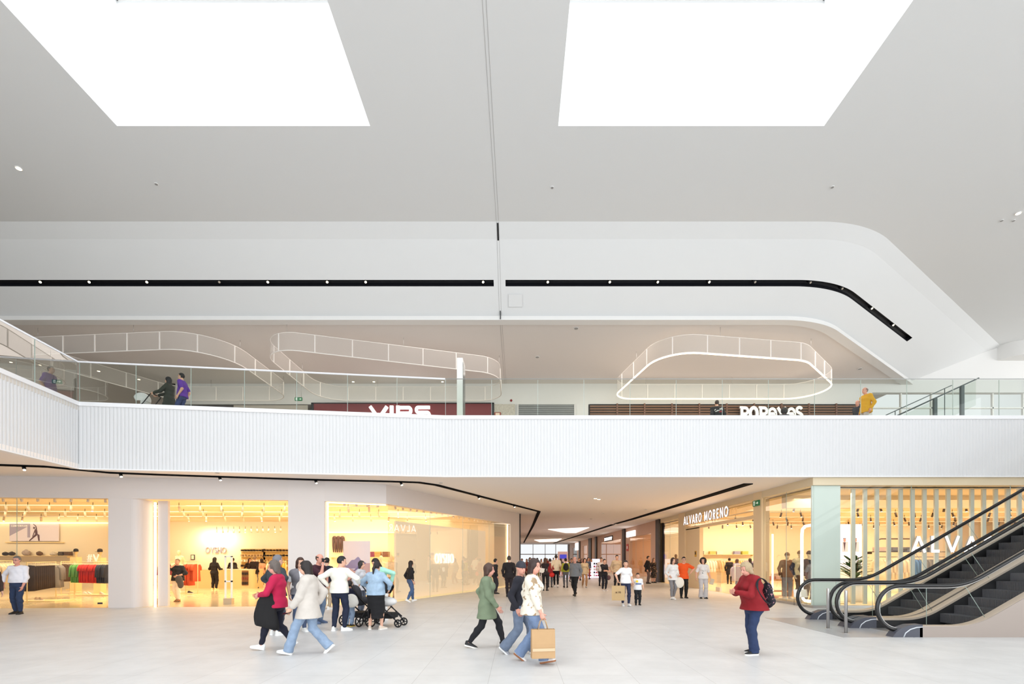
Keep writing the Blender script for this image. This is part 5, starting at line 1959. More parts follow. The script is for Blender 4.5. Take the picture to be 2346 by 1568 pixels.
sign('white glowing serif letters on the plaster band over the left shop door', 'OYSHO', (wx(451, 16.2), 16.42, 3.86), (5.75, .5, 0), .335, 'serif', M_SIGN, .05, .02)
m_al = mat('sign_glow_soft', (255, 250, 255), .5, 0, 1.5)
sign('white glowing capital letters over the menswear shop opening facing the corridor', 'ALVARO MORENO', (9.70, 28.1, 3.58), (0, -1, 0), .48, 'sans', m_al, .05, .26, .93)
sign('big white capital letters behind the menswear shop window beside the escalators', 'ALVARO MORENO', (wx(2087, 16.46), 16.47, 1.85), (1, 0, 0), .56, 'sans', m_al, .06, .30)
rl = [o for o in bpy.data.objects if o.get('label', '').startswith('white glowing capital')][0]
m = MB()
m.box2((.0, -7.9, .02), (.14, .2, .05))
m.box2((.0, -7.9, .42), (.14, .2, .45))
m.build('mounting_rail', mat('pier_cream', (230, 208, 172), .6), rl)
rv = thing('wall_sign_panel', 'dark red sign panel with wide white letters on the upper floor', 'shop sign', (wx(720, 23.5), 23.5, 8.0))
MB().box2((0, -.06, -1.5), (8.62, .04, 1.15)).build('panel', mat('sign_red', (112, 26, 32), .4), rv)
m = MB()
m.box2((-.12, -.08, -1.5), (0, .05, 1.2))
m.box2((8.62, -.08, -1.5), (8.74, .05, 1.2))
m.box2((-.12, -.08, 1.15), (8.74, .05, 1.2))
m.build('frame', M_BLACK, rv)
xx = 0
for ch in 'VIPS':
    adv, qs = glyph(ch, 'wide')
    m = MB()
    for qi, qd in enumerate(qs):
        m.slab([(2.75 + (xx + p.x) * .62, -.16 - qi * .0008, .37 + p.y * .66) for p in qd][::-1] if (qd[1] - qd[0]).to_3d().cross((qd[2] - qd[0]).to_3d()).z < 0 else [(2.75 + (xx + p.x) * .62, -.16 - qi * .0008, .37 + p.y * .66) for p in qd], (0, .09, 0))
    m.build('letter', M_SIGN, rv)
    xx += adv + .10
sign('rounded white letters in front of the brown louvres on the upper floor', 'POPeYeS', (wx(1693, 23.3), 23.3, 8.30), (1, 0, 0), .66, 'slab', M_SIGNW, .08, -.04, .82)
MB().box2((0, .0, .1), (3.1, .17, .16)).build('mounting_rail', M_BLACK, [o for o in bpy.data.objects if o.get('label', '').startswith('rounded white')][0])

# ---- brown louvre wall, grey shutter, mosaic panel
lv = thing('louvre_wall', 'wide wall of brown wooden louvres behind the white sign letters', 'louvres', (3.5, 23.5, Z_U))
mlv = mat('louvre_wood', (134, 100, 78), .55)
for k in range(10):
    x0, x1 = 1.33 * k, 1.33 * (k + 1)
    m = MB()
    for j in range(22):
        z = .05 + j * .125
        if z < 1.6:
            continue
        m.box((x0 + .66, 0, z), (1.29, .03, .072), Matrix.Rotation(.5, 4, 'X'))
    m.build('louvre_panel', mlv, lv)
    MB().box2((x1 - .035, -.05, 0), (x1 + .035, .04, 2.8)).build('post', mat('louvre_post', (112, 78, 62), .5), lv)
MB().box2((0, .06, 0), (13.3, .1, 2.8)).build('backing', mat('louvre_back', (30, 26, 26), .7), lv)
sh = thing('roller_shutter', 'closed grey roller shutter between the mosaic and the louvres', 'shutter', (0, 23.6, Z_U))
m = MB()
for j in range(28):
    m.box((1.4, .02, .05 + .1 * j), (2.8, .04, .085))
m.build('curtain', mat('shutter_grey', (136, 138, 138), .5), sh)
m = MB()
m.box2((-.05, -.03, 0), (.05, .06, 2.8))
m.box2((2.75, -.03, 0), (2.85, .06, 2.8))
m.build('guide_rails', M_STEEL, sh)
m = MB()
m.box2((-1.18, 23.50, Z_U), (-.12, 23.56, 9.15))
tag(m.build('mosaic_panel', mat('mosaic', (188, 182, 170), .35, .2, 0, .45, 14, .5, 20), None), 'pale silvery mosaic panel right of the red sign', 'wall panel')
m = MB()
m.box((0, 0, 0), (.32, .05, .22))
fcab = m.build('hose_sign', mat('fire_red_brown', (150, 70, 52), .5), None, (wx(1140, 23.4), 23.44, 8.62))
MB().box((0, -.03, 0), (.2, .02, .14)).build('pictogram', mat('cream_print', (236, 214, 190), .5), fcab)
tag(fcab, 'small red-brown fire notice on the mosaic panel', 'notice')
m = MB()
m.lathe([(.05, 0), (.06, .03), (.04, .07), (.0, .09)], (0, 0, 0), 12)
al_ = m.build('alarm_dome', mat('alarm_red', (150, 34, 40), .4), None, (wx(1171, 23.5), 23.598, wz(917, 23.5)))
al_.rotation_euler = (PI / 2, 0, 0)
tag(al_, 'round red alarm dome above the mosaic panel', 'alarm')
# shops far left on the upper floor
m = MB()
m.box2((-16.6, 23.5, Z_U), (-13.9, 23.56, 9.1))
tag(m.build('dark_shop_front', mat('dark_front', (60, 54, 52), .5), None), 'dark glazed shop front at the left end of the upper wall', 'shop front')
m = MB()
m.box2((-13.8, 23.5, Z_U), (-10.2, 23.56, 9.1))
tag(m.build('pale_shop_front', mat('pale_front', (176, 168, 158), .6), None), 'pale shop front left of the dark red sign', 'shop front')

# ---- advertising totem
tt = thing('totem_display', 'slim white free-standing display totem behind the glass balustrade', 'display', (wx(1054, 16.7), 17.0, Z_U))
MB().box2((-.1, -.38, 0), (.1, .38, 2.18)).build('casing', M_WMETAL, tt)
MB().box2((.1, -.31, .25), (.112, .31, 2.05)).build('screen', mat('totem_screen', (96, 104, 106), .2), tt)
MB().box2((-.13, -.42, 0), (.13, .42, .03)).build('base_plate', M_STEEL, tt)


# ---- exit signs
def exit_sign(label, loc, rotz, w_=.42, flip=False, drop=.3):
    r = thing('exit_sign', label, 'exit sign', loc, rotz, 'green exit signs')
    h = w_ * .45
    MB().box((0, 0, 0), (w_, .05, h)).build('sign_body', mat('exit_green', (26, 104, 66), .5, 0, .25), r)
    m = MB()
    s = -1 if flip else 1
    m.box((s * w_ * .2, -.028, 0), (w_ * .26, .004, h * .14))
    m.slab([(s * w_ * .30, -.03, h * .26), (s * w_ * .43, -.03, 0), (s * w_ * .30, -.03, -h * .26)], (0, .004, 0))
    m.box((-s * w_ * .24, -.028, 0), (w_ * .22, .004, h * .74))
    m.build('pictogram', mat('exit_white', (232, 244, 236), .5, 0, .3), r)
    m = MB()
    m.tube([(-s * w_ * .26, -.031, h * .2), (-s * w_ * .22, -.031, 0), (-s * w_ * .3, -.031, -h * .25)], .008, 5)
    m.tube([(-s * w_ * .22, -.031, 0), (-s * w_ * .17, -.031, -h * .25)], .008, 5)
    m.build('running_figure', mat('exit_green', (26, 104, 66), .5), r)
    if drop:
        for sx in (-1, 1):
            MB().cyl((sx * w_ * .4, 0, h / 2), (sx * w_ * .4, 0, h / 2 + drop), .008, 6).build('hanger', M_STEEL, r)
    return r


exit_sign('green exit sign hanging under the upper ceiling left of the red sign', (wx(684, 22.8), 22.8, wz(915, 22.8)), 0, .34, drop=Z_UC - wz(915, 22.8) - .08)
exit_sign('green exit sign hanging behind the far left glass panel of the upper floor', (wx(131, 20.5), 20.5, wz(875, 20.5)), .15, .36, drop=Z_UC - wz(875, 20.5) - .08)
exit_sign('green exit sign on the cream pier at the menswear shop window', (9.74, 19.75, 3.90), -PI / 2, .5, drop=0)


# ---- suspended rounded rings
def ring(label, corners, radii, z0, z1, lit, n_h=6):
    P = fillet(corners, radii, 10, True)
    c = sum(P, Vector((0, 0))) / len(P)
    P = [p - c for p in P]
    # even resample of closed loop
    L = [0]
    for i in range(len(P)):
        L.append(L[-1] + (P[(i + 1) % len(P)] - P[i]).length)
    r = thing('hanging_ring', label, 'ceiling ring', (c.x, c.y, z0), 0, 'suspended mesh rings')
    h = z1 - z0
    m = MB()
    m.smooth = True
    Q = P + [P[0]]
    m.ribbon([(*p, 0) for p in Q], [(*p, h) for p in Q])
    m.build('mesh_band', veil('ring_mesh', (214, 208, 202), .30), r)
    m = MB()
    m.tube([(*p, 0) for p in P], .02, 6, closed=True)
    m.tube([(*p, h) for p in P], .013, 6, closed=True)
    m.build('hoops', mat('ring_frame', (232, 226, 220), .5), r)
    tot = L[-1]
    k = int(tot / 1.25)

    def pt(s):
        for i in range(len(P)):
            if s <= L[i + 1]:
                return P[i].lerp(P[(i + 1) % len(P)], (s - L[i]) / max(1e-6, L[i + 1] - L[i]))
        return P[0]
    for i in range(k):
        p = pt(tot * i / k)
        MB().box2((p.x - .016, p.y - .016, 0), (p.x + .016, p.y + .016, h)).build('post', mat('ring_frame', (232, 226, 220), .5), r)
    for i in range(n_h):
        p = pt(tot * (i + .4) / n_h)
        MB().cyl((p.x, p.y, h), (p.x, p.y, Z_UC - z0), .006, 5).build('cable', M_STEEL, r)
    if lit:
        m = MB()
        m.tube([(*p, -.03) for p in P], .028, 8, closed=True)
        m.build('light_strip', mat('ring_light', (255, 222, 180), .5, 0, 5.0), r)
    return r


ring('glowing rounded mesh ring with a warm light line, hanging on the right', [(4.4, 22.8), (5.3, 17.5), (11.0, 18.4), (15.6, 22.8)][::-1], [1.3, 1.5, 1.4, .8], 9.2, 9.85, True)
ring('unlit rounded mesh ring hanging above the red sign', [(-9.4, 17.15), (-.75, 19.8), (-.75, 23.1), (-9.4, 23.1)], [1.1, 1.1, 1.0, 1.3], 9.2, 9.85, False)
ring('unlit mesh ring hanging at the left above the headscarf woman', [(-18.9, 18.0), (-10.8, 17.3), (-10.8, 23.1), (-16.4, 23.1)], [.8, 1.8, 1.0, 1.2], 9.2, 9.85, False)
ring('unlit mesh ring partly seen through the glass at the far left', [(-28, 18), (-22.5, 18.2), (-17.8, 23.2), (-28, 23.2)], [1, 1.2, 1.0, 1], 9.2, 9.85, False)


# ---- ceiling fittings
def downlight(label, loc, up, lit, r=.09):
    o = thing('downlight', label, 'downlight', loc, 0, None)
    u = Vector(up).normalized()
    MB().cyl((0, 0, 0), tuple(-u * .02), r, 14).build('trim_ring', M_WHITE, o)
    MB().cyl(tuple(-u * .021), tuple(-u * .026), r * .75, 14).build('lens', M_SPOT if lit else mat('lens_off', (150, 148, 146), .4), o)
    return o


for px, py, lab in ((43, 385, 'lit round downlight in the ceiling at the far left edge'), (2333, 488, 'lit round downlight in the ceiling at the far right edge')):
    d = (Z_C - EYE) * F / (1280 - py)
    downlight(lab, (wx(px, d), d, Z_C), (0, 0, 1), True, .08)
for px, py, lab in ((2295, 505, 'unlit downlight left of the lit right one'), (2322, 505, 'unlit downlight right below the lit right one'), (358, 421, 'small unlit ceiling fitting under the left skylight'), (1265, 429, 'small unlit ceiling fitting under the right skylight'), (1907, 428, 'small unlit ceiling fitting right of the right skylight')):
    d = (Z_C - EYE) * F / (1280 - py)
    downlight(lab, (wx(px, d), d, Z_C), (0, 0, 1), False, .05)
for px, py, lit, lab in ((1231, 818, 0, 'grey round speaker in the upper ceiling right of the joint'), (1970, 845, 0, 'grey round speaker in the upper ceiling near the mustard jacket'), (1320, 752, 0, 'tiny dark fitting in the upper ceiling under the white edge'), (866, 886, 1, 'lit downlight behind the glass above the red sign'), (1025, 901, 1, 'lit downlight behind the glass beside the totem'), (820, 886, 1, 'lit downlight between ring and balustrade'), (226, 850, 1, 'lit downlight behind the corner of the glass'), (318, 869, 1, 'lit downlight above the pushchair')):
    d = (Z_UC - EYE) * F / (1280 - py)
    downlight(lab, (wx(px, d), min(d, 23.3), Z_UC), (0, 0, 1), lit, .10 if not lit else .07)
for px, py, lab in ((1364, 1142, 'left one of two lit downlights in the corridor ceiling'), (1372, 1144, 'right one of two lit downlights in the corridor ceiling')):
    d = (Z_L - EYE) * F / (1280 - py)
    downlight(lab, (wx(px, d), d, Z_L), (0, 0, 1), True, .09)
for px, py, lab in ((1010, 1106, 'dark vent in the soffit under the balcony'), (1354, 1189, 'dark fitting in the corridor ceiling'), (1278, 1235, 'black camera box under the far corridor ceiling'), (1382, 1176, 'white smoke detector in the corridor ceiling'), (1480, 1168, 'small white detector near the right light slot'), (498, 1083, 'small white detector in the soffit over the shop sign')):
    d = (Z_L - EYE) * F / (1280 - py)
    downlight(lab, (wx(px, d), d, Z_L), (0, 0, 1), False, .08)
for s_, t_, lab in ((4.1, .2, 'left'),):
    pass
m = MB()
m.slab([(wx(1165, 16.7), 16.64, 10.74), (wx(1197, 16.7), 16.64, 10.74), (wx(1197, 16.9), 16.98, 10.487), (wx(1165, 16.9), 16.98, 10.487)], (0, -.006, -.008))
tag(m.build('access_hatch', M_CEIL, None), 'square flush access hatch in the sloping ceiling beside the joint', 'hatch')

# ---- glazed stair rail at the right end of the upper floor
sr = thing('stair_railing', 'sloping glass railing with dark posts at the right end of the upper floor', 'railing', (17.2, 21.5, Z_U))
m = MB()
m.tube([(-.5, 0, 1.55), (3.3, 0, 3.3)], .03, 8)
m.build('handrail', mat('rail_dark', (70, 84, 84), .4), sr)
for x in (1.35, 2.55):
    z1 = 1.55 + (x + .5) * .46
    MB().box2((x - .07, -.05, 0), (x + .07, .05, z1)).build('post', mat('rail_dark', (70, 84, 84), .4), sr)
m = MB()
m.slab([(-.4, .03, .4), (3.2, .03, 2.1), (3.2, .03, 3.2), (-.4, .03, 1.5)], (0, .012, 0))
m.build('glass_panel', M_RAILGLASS, sr)
sr2 = thing('stair_railing', 'thin sloping rail crossing behind the glass right of the mustard jacket', 'railing', (15.8, 20.5, Z_U))
m = MB()
m.tube([(-.2, 0, 1.35), (2.6, 0, 2.62)], .018, 8)
m.build('handrail', mat('rail_dark', (70, 84, 84), .4), sr2)
for x in (.2, 2.3):
    MB().cyl((x, 0, 0), (x, 0, 1.44 + x * .45), .015, 8).build('post', mat('rail_dark', (70, 84, 84), .4), sr2)

# ================================================================== ESCALATORS
M_STEP = mat('step_grey', (92, 92, 96), .5, .3)
M_CLAD = mat('escalator_cladding', (158, 146, 138), .4, .35)
M_DECK = mat('escalator_deck', (196, 180, 164), .38, .3)
M_RUB = mat('handrail_rubber', (20, 18, 18), .28)


def path_xz(z0, xc, x_end, rad, x0):
    c = fillet([(x0, z0), (xc, z0), (x_end, z0 + (x_end - xc) * .577)], [0, rad, 0], 10)
    return c


def step_mesh():
    m = MB()
    n = 34
    W = 1.0
    # grooved riser and tread
    m.box2((0, -W / 2, -.02), (.34, W / 2, 0))
    for i in range(n):
        y = -W / 2 + W * (i + .5) / n
        m.box2((-.008, y - .009, -.20), (.0, y + .009, .004))
        m.box2((0, y - .008, 0), (.33, y + .008, .006))
    m.box2((0.0, -W / 2, -.20), (.02, W / 2, -.02))
    return m


def escalator(label, ya, yb, clad):
    r = thing('escalator', label, 'escalator', (8.0, (ya + yb) / 2, 0))
    x0 = -8.0
    half = (yb - ya) / 2
    END = 20.0
    hp = path_xz(1.07, 9.45, END, 1.6, 8.05)
    loop = [(8.05 - .47 * math.sin(a), .60 - .47 * math.cos(a)) for a in [PI * k / 16 for k in range(17)]]
    for sy in (-1, 1):
        y = sy * half
        pts = [(8.30, .14)] + loop + [tuple(p) for p in hp[1:]]
        m = MB()
        m.tube([(px_ + x0, y, pz) for px_, pz in pts], .04, 10, sq=(.042, .030), up=(0, 1, 0))
        m.build('handrail', M_RUB, r)
        m = MB()
        m.tube([(px_ + x0 + 0, y, pz) for px_, pz in [(8.05 - .425 * math.sin(a), .60 - .425 * math.cos(a)) for a in [PI * k / 16 for k in range(17)]] + [(p[0], p[1] - .045) for p in hp[1:]]], .012, 6)
        m.build('handrail_guide', M_STEEL, r)
        # glass between deck and handrail
        dk = path_xz(.24, 9.56, END, 1.6, 8.3)
        top = [(8.05 - .40 * math.sin(a), .60 - .40 * math.cos(a)) for a in [PI * k / 12 for k in range(3, 13)]] + [(p[0], p[1] - .05) for p in hp[1:]]
        bot = [(8.3, .24)] + [tuple(p) for p in dk]
        m = MB()
        th = .012
        seam = []
        tt_ = top
        # panels: sample both along x
        def zt(x, pa):
            for a, b in zip(pa[:-1], pa[1:]):
                if a[0] <= x <= b[0] or abs(a[0] - x) < 1e-6:
                    return a[1] + (b[1] - a[1]) * (x - a[0]) / max(1e-6, b[0] - a[0])
            return pa[-1][1]
        hp2 = [(8.05, 1.02)] + [(p[0], p[1] - .05) for p in hp[1:]]
        xs_ = [8.05 + k * .12 for k in range(int((END - 8.05) / .12) + 1)]
        front = [(x + x0, y - th / 2, zt(x, hp2)) for x in xs_]
        base = [(x + x0, y - th / 2, .24 if x < 8.3 else zt(x, [tuple(p) for p in dk])) for x in xs_]
        m.ribbon(base, front)
        lo_ = [(8.05 - .40 * math.sin(a), .60 - .40 * math.cos(a)) for a in [PI * k / 12 for k in range(13)]]
        o = len(m.v)
        m.v += [(p[0] + x0, y - th / 2, max(p[1], .24)) for p in lo_]
        m.face(range(o, o + 13))
        m.build('glass_panel', M_GLASS, r)
        m = MB()
        for x in (8.62, 9.85, 11.2, 12.6, 14.0):
            za, zb = zt(x, [tuple(p) for p in dk]) if x > 8.3 else .24, zt(x, hp2)
            dx = (zb - za) * (.5 if x > 9.7 else 0)
            m.tube([(x + x0, y, za), (x - dx + x0, y, zt(x - dx, hp2))], .006, 5)
        m.build('glass_joint', M_GLASSEDGE, r)
        # deck strip and black skirt
        m = MB()
        w1, w2 = y - .09, y + .09
        D = [(p[0] + x0, p[1]) for p in dk]
        m.ribbon([(a, w1, b) for a, b in D], [(a, w2, b) for a, b in D])
        m.ribbon([(a, w1, b - .05) for a, b in D], [(a, w1, b) for a, b in D])
        m.ribbon([(a, w2, b) for a, b in D], [(a, w2, b - .05) for a, b in D])
        m.build('deck', M_DECK, r)
        m = MB()
        yi = y - sy * .08
        m.ribbon([(a, yi, b - .02) for a, b in D], [(a, yi, max(-.15, b - .45)) for a, b in D])
        m.ribbon([(a, yi - sy * .012, b - .05) for a, b in D], [(a, yi - sy * .012, b - .09) for a, b in D])
        m.build('skirt', M_BLACK, r)
        # newel base
        m = MB()
        poly = [(7.83, 0), (7.90, .10), (8.02, .19), (8.2, .255), (8.46, .265), (8.46, .0)]
        m.slab([(p[0] + x0, y - .10, p[1]) for p in poly][::-1], (0, .20, 0))
        nw = m.build('newel', mat('newel_grey', (74, 76, 86), .4), r)
        m = MB()
        arc_ = [(8.06, .0), (8.10, .09), (8.2, .165), (8.33, .205), (8.46, .215)]
        m.tube([(p[0] + x0, y - .100, p[1]) for p in arc_], .012, 6)
        m.build('light_arc', mat('newel_light', (206, 210, 216), .4), nw)
        # outer cladding
        yo = y + sy * .10
        m = MB()
        dkx = [(8.4, .24)] + [tuple(p) for p in dk]
        top3 = [(a + x0, yo, b - .01) for a, b in dkx]
        bot3 = [(a + x0, yo, max(0.0, (a - 11.6) * .577)) for a, b in dkx]
        # one extra sample at the bend underneath
        samp = [8.4 + .2 * k for k in range(int((END - 8.4) / .2) + 1)]
        m.ribbon([(x + x0, yo, max(0.0, (x - 11.9) * .577)) for x in samp], [(x + x0, yo, zt(x, dkx) - .01) for x in samp])
        m.build('cladding', M_CLAD, r)
    m = MB()
    samp = [8.4 + .2 * k for k in range(int((END - 8.4) / .2) + 1)]
    m.ribbon([(x + x0, -half - .1, max(0.0, (x - 11.9) * .577)) for x in samp], [(x + x0, half + .1, max(0.0, (x - 11.9) * .577)) for x in samp])
    m.build('underside', M_CLAD, r)
    MB().box2((.3, -half + .1, -.02), (1.25, half - .1, .012)).build('comb_plate', M_STEEL, r)
    s0 = step_mesh().build('step', M_STEP, r)
    W = (half - .1) * 2
    s0.scale = (1, W, 1)
    k = 0
    x = 9.3
    z = .012
    s0.location = (x + x0, 0, .02)
    for k in range(1, 32):
        x = 9.3 + .33 * k
        z = .02 + .19 * max(0, k - 1) + (.06 if k == 1 else .14 if k > 1 else 0)
        c = s0.copy()
        COL.objects.link(c)
        c.parent = r
        c.location = (x + x0, 0, z)
    return r


escalator('front escalator with taupe side panel, nearest to the viewer', 10.2, 11.5, True)
escalator('rear escalator beside the shop window with grey steps', 11.75, 13.1, True)
tag(MB().prism([(6.78, 10.05), (8.25, 10.05), (8.25, 13.4), (6.85, 13.4)], 0.0, .004).build('landing_plate', mat('landing_grey', (176, 175, 176), .32, .2, 0, .04, 3), None), 'flush grey landing plate in front of the escalators', 'floor plate')
for px, py, lab in ((1897, 1441, 'left steel bollard before the rear escalator'), (1938, 1452, 'right steel bollard nearer the front escalator')):
    b_ = thing('bollard', lab, 'bollard', at(px, py), 0, None)
    m = MB()
    m.lathe([(.033, 0), (.033, .90), (.031, .945), (.024, .95)], (0, 0, 0), 16)
    m.build('tube', M_STEEL, b_)
    m = MB()
    m.lathe([(.075, 0), (.075, .006), (.066, .010), (.034, .012)], (0, 0, 0), 18)
    m.build('flange', M_STEEL, b_)
# ================================================================== SHOP FITTINGS
GARM = {}


def garment_mesh(kind, rgb):
    key = (kind, rgb)
    if key in GARM:
        return GARM[key]
    rg_ = random.Random(str(key))
    m = MB()
    m.smooth = True
    W, D, L, sl = {'top': (.23, .05, .80, .50), 'tee': (.23, .04, .80, .24), 'coat': (.25, .06, .95, .58), 'trousers': (.17, .04, .92, 0), 'skirt': (.17, .05, .72, 0), 'dress': (.20, .05, 1.0, .15)}[kind]
    n = 14
    rows = []
    zs = [0, .04, .12, .3, .5, .75, 1.0]
    z0 = -.10
    for t in zs:
        if kind in ('trousers', 'skirt'):
            w = W * (1 + .05 * t)
            d = D * (1 + .3 * t)
        else:
            w = W * (.45 + .55 * min(1, t / .10)) * (1 + (.12 * t if kind != 'coat' else .2 * t))
            d = D * (.6 + .7 * t)
        drop = 0 if kind in ('trousers', 'skirt') else .0
        row = []
        for j in range(n):
            a = 2 * PI * j / n
            x = math.cos(a) * w
            y = math.sin(a) * d + .012 * t * math.sin(4 * a + 6 * t)
            row.append((x, y, z0 - t * L - (.05 * abs(x) / W if t < .05 and kind not in ('trousers', 'skirt') else 0)))
        rows.append(row)
    o = len(m.v)
    for row in rows:
        m.v += row
    for i in range(len(zs) - 1):
        for j in range(n):
            j2 = (j + 1) % n
            m.face((o + i * n + j2, o + i * n + j, o + (i + 1) * n + j, o + (i + 1) * n + j2))
    m.face([o + j for j in range(n)])
    m.face([o + (len(zs) - 1) * n + j for j in range(n - 1, -1, -1)])
    if sl:
        for s in (-1, 1):
            m.tube([(s * W * .82, 0, z0 - .05), (s * (W + .04), .0, z0 - .16), (s * (W + .06), .01, z0 - .05 - sl)], .05, 8, sq=(.055, .04), up=(0, 1, 0))
    GARM[key] = m
    return m


HANG = MB()
HANG.tube([(0, 0, 0), (.012, 0, .012), (.0, 0, .026), (-.016, 0, .01)], .004, 5)
HANG.tube([(0, 0, .0), (0, 0, -.06), (0, 0, -.07)], .004, 5)
HANG.tube([(-.20, 0, -.115), (0, 0, -.065), (.20, 0, -.115)], .009, 6)
GPROTO = {}
M_HANG = mat('hanger_cream', (240, 226, 196), .5)


def garment(kind, rgb, loc, rotz, label, group, sc=1.0):
    key = (kind, rgb)
    if key not in GPROTO:
        r = thing('hanging_' + {'top': 'shirt', 'tee': 'tee_shirt', 'coat': 'coat', 'trousers': 'trousers', 'skirt': 'skirt', 'dress': 'dress'}[kind], label, 'garment', loc, rotz, group)
        garment_mesh(kind, rgb).build('fabric', cloth(rgb), r)
        HANG.build('hanger', M_HANG, r)
        GPROTO[key] = r
        r.scale = (sc, 1, sc)
        return r
    return dup(GPROTO[key], loc, rotz, label, group, (sc, 1, sc))


def rack(label, a, b, h, gs, glabel, mw=M_WMETAL, low=False, jitter=.1, rot_add=0.0, feet=True):
    """clothes rail from plan point a to b; gs = list of (kind, rgb, colour word)"""
    a, b = Vector(a), Vector(b)
    d = b - a
    L = d.length
    ang = math.atan2(d.y, d.x)
    r = thing('clothes_rail', label, 'clothes rail', (a.x, a.y, 0), ang)
    MB().cyl((0, 0, h), (L, 0, h), .014, 8).build('rail', mw, r)
    for x in (0, L):
        MB().cyl((x, 0, .004), (x, 0, h + .02), .015, 8).build('upright', mw, r)
        if feet:
            MB().box2((x - .02, -.24, .004), (x + .02, .24, .03)).build('foot', mw, r)
    rg_ = random.Random(label)
    n = len(gs)
    for i, (kind, rgb, word) in enumerate(gs):
        p = a + d * ((i + .7) / (n + .4))
        garment(kind, rgb, (p.x, p.y, h - .012), ang + PI / 2 + rot_add + rg_.uniform(-jitter, jitter), '%s %s' % (word, glabel), '%s %s' % (word, glabel))
    return r


def seq(*items):
    out = []
    for kind, rgb, word, n in items:
        out += [(kind, rgb, word)] * n
    return out


BR, GRY, GRN, RED, NAV, BLK, CRM, TER, TAN = (54, 40, 32), (136, 132, 130), (96, 156, 84), (196, 42, 40), (40, 46, 66), (26, 22, 24), (232, 216, 186), (196, 84, 54), (176, 140, 100)
rack('white clothes rail of dark brown trousers just behind the left shop window', (wx(62, 17.2), 17.2), (wx(128, 20.4), 20.4), 1.5, seq(('trousers', BR, 'dark brown', 11), ('coat', GRY, 'grey', 3)), 'garment on the rail behind the man in white', M_GOLD)
rack('cream clothes rail with brown jackets in the middle of the left window', (wx(140, 22), 22), (wx(172, 23), 23), 1.5, seq(('top', (84, 62, 46), 'brown', 5)), 'jacket on the short rail left of the green shirts', M_GOLD)
rack('cream clothes rail of green, red and navy tops in the left window', (wx(170, 21.4), 21.4), (wx(252, 20.6), 20.6), 1.5, seq(('top', GRN, 'green', 4), ('tee', RED, 'red', 9), ('top', NAV, 'navy', 5)), 'top on the rail beside the first pillar', M_GOLD, rot_add=.5)
rack('cream clothes rail of pale tops at the left edge of the picture', (wx(-30, 18.6), 18.6), (wx(28, 19.4), 19.4), 1.55, seq(('top', CRM, 'cream', 7)), 'top on the rail at the left edge', M_GOLD, rot_add=.6)
rack('cream wall rail with grey and white tops under the poster', (wx(60, 25.6), 25.6), (wx(160, 25.6), 25.6), 1.45, seq(('top', (214, 204, 190), 'pale', 7), ('top', (150, 140, 130), 'taupe', 5)), 'top on the wall rail under the poster', M_GOLD, rot_add=.4)
rack('cream clothes rail of terracotta tops inside the shop door', (wx(425, 22.8), 22.8), (wx(453, 22.2), 22.2), 1.5, seq(('dress', TER, 'terracotta', 4), ('tee', TER, 'terracotta', 3)), 'garment on the rail inside the shop door', M_GOLD, rot_add=.6)
rack('cream clothes rail with pale tops left of the shop door mannequin', (wx(388, 22.6), 22.6), (wx(398, 23.6), 23.6), 1.5, seq(('top', CRM, 'cream', 4)), 'top on the rail beside the door mannequin', M_GOLD)
rack('cream rail of mixed garments right of the counter', (wx(612, 26.5), 26.5), (wx(655, 26.0), 26.0), 1.5, seq(('top', CRM, 'cream', 4), ('top', (206, 160, 70), 'ochre', 4)), 'garment on the rail right of the counter', M_GOLD, rot_add=.5)


# long wall shelves
def shelf(label, x0, x1, y, z, dep=.34, m_=M_GOLD):
    r = thing('wall_shelf', label, 'shelf', (x0, y, z))
    MB().box2((0, -dep, -.025), (x1 - x0, 0, 0)).build('board', m_, r)
    for x in (.1, x1 - x0 - .1):
        MB().box2((x - .015, -dep + .03, -.12), (x + .015, 0, -.025)).build('bracket', m_, r)
    return r


shelf('long cream wall shelf under the yoga poster', wx(-5, 27.2), wx(170, 27.2), 27.19, 1.80)
rgs = random.Random(3)


def folded(label, loc, size, rgb, rotz=0, group=None, n=3):
    """pile of folded garments: each fold a layer"""
    m = MB()
    m.smooth = False
    r = random.Random(str(loc))
    h = size[2] / n
    for k in range(n):
        m.box((r.uniform(-.01, .01), r.uniform(-.01, .01), h * (k + .5)), (size[0] * r.uniform(.94, 1), size[1] * r.uniform(.94, 1), h * .92))
    return tag(m.build('folded_clothes', cloth(rgb), None, loc, rotz), label, 'folded clothes', group)


def pouch(label, loc, r_, rgb, name='bag', cat='bag'):
    v = Vol(.02)
    rx, ry, rz = r_
    v.ell((0, 0, rz), (rx, ry, rz), None, .03)
    v.ell((rx * .3, 0, rz * .8), (rx * .7, ry * .9, rz * .8), None, .03)
    D = v.field()
    X, Y, Z = v.grid()
    D += .012 * np.sin(30 * X + 5) * np.sin(26 * Z + 11 * X)
    D[...] = np.maximum(D, -Z)
    P, Q = v.mesh()
    root = thing(name, label, cat, loc)
    mesh_obj('bag_body', P, Q, cloth(rgb), root)
    m = MB()
    m.tube([(-rx * .5, 0, rz * 1.6), (-rx * .3, 0, rz * 2.1), (rx * .3, 0, rz * 2.1), (rx * .5, 0, rz * 1.6)], .012, 6)
    m.build('handle', cloth(rgb), root)
    return root


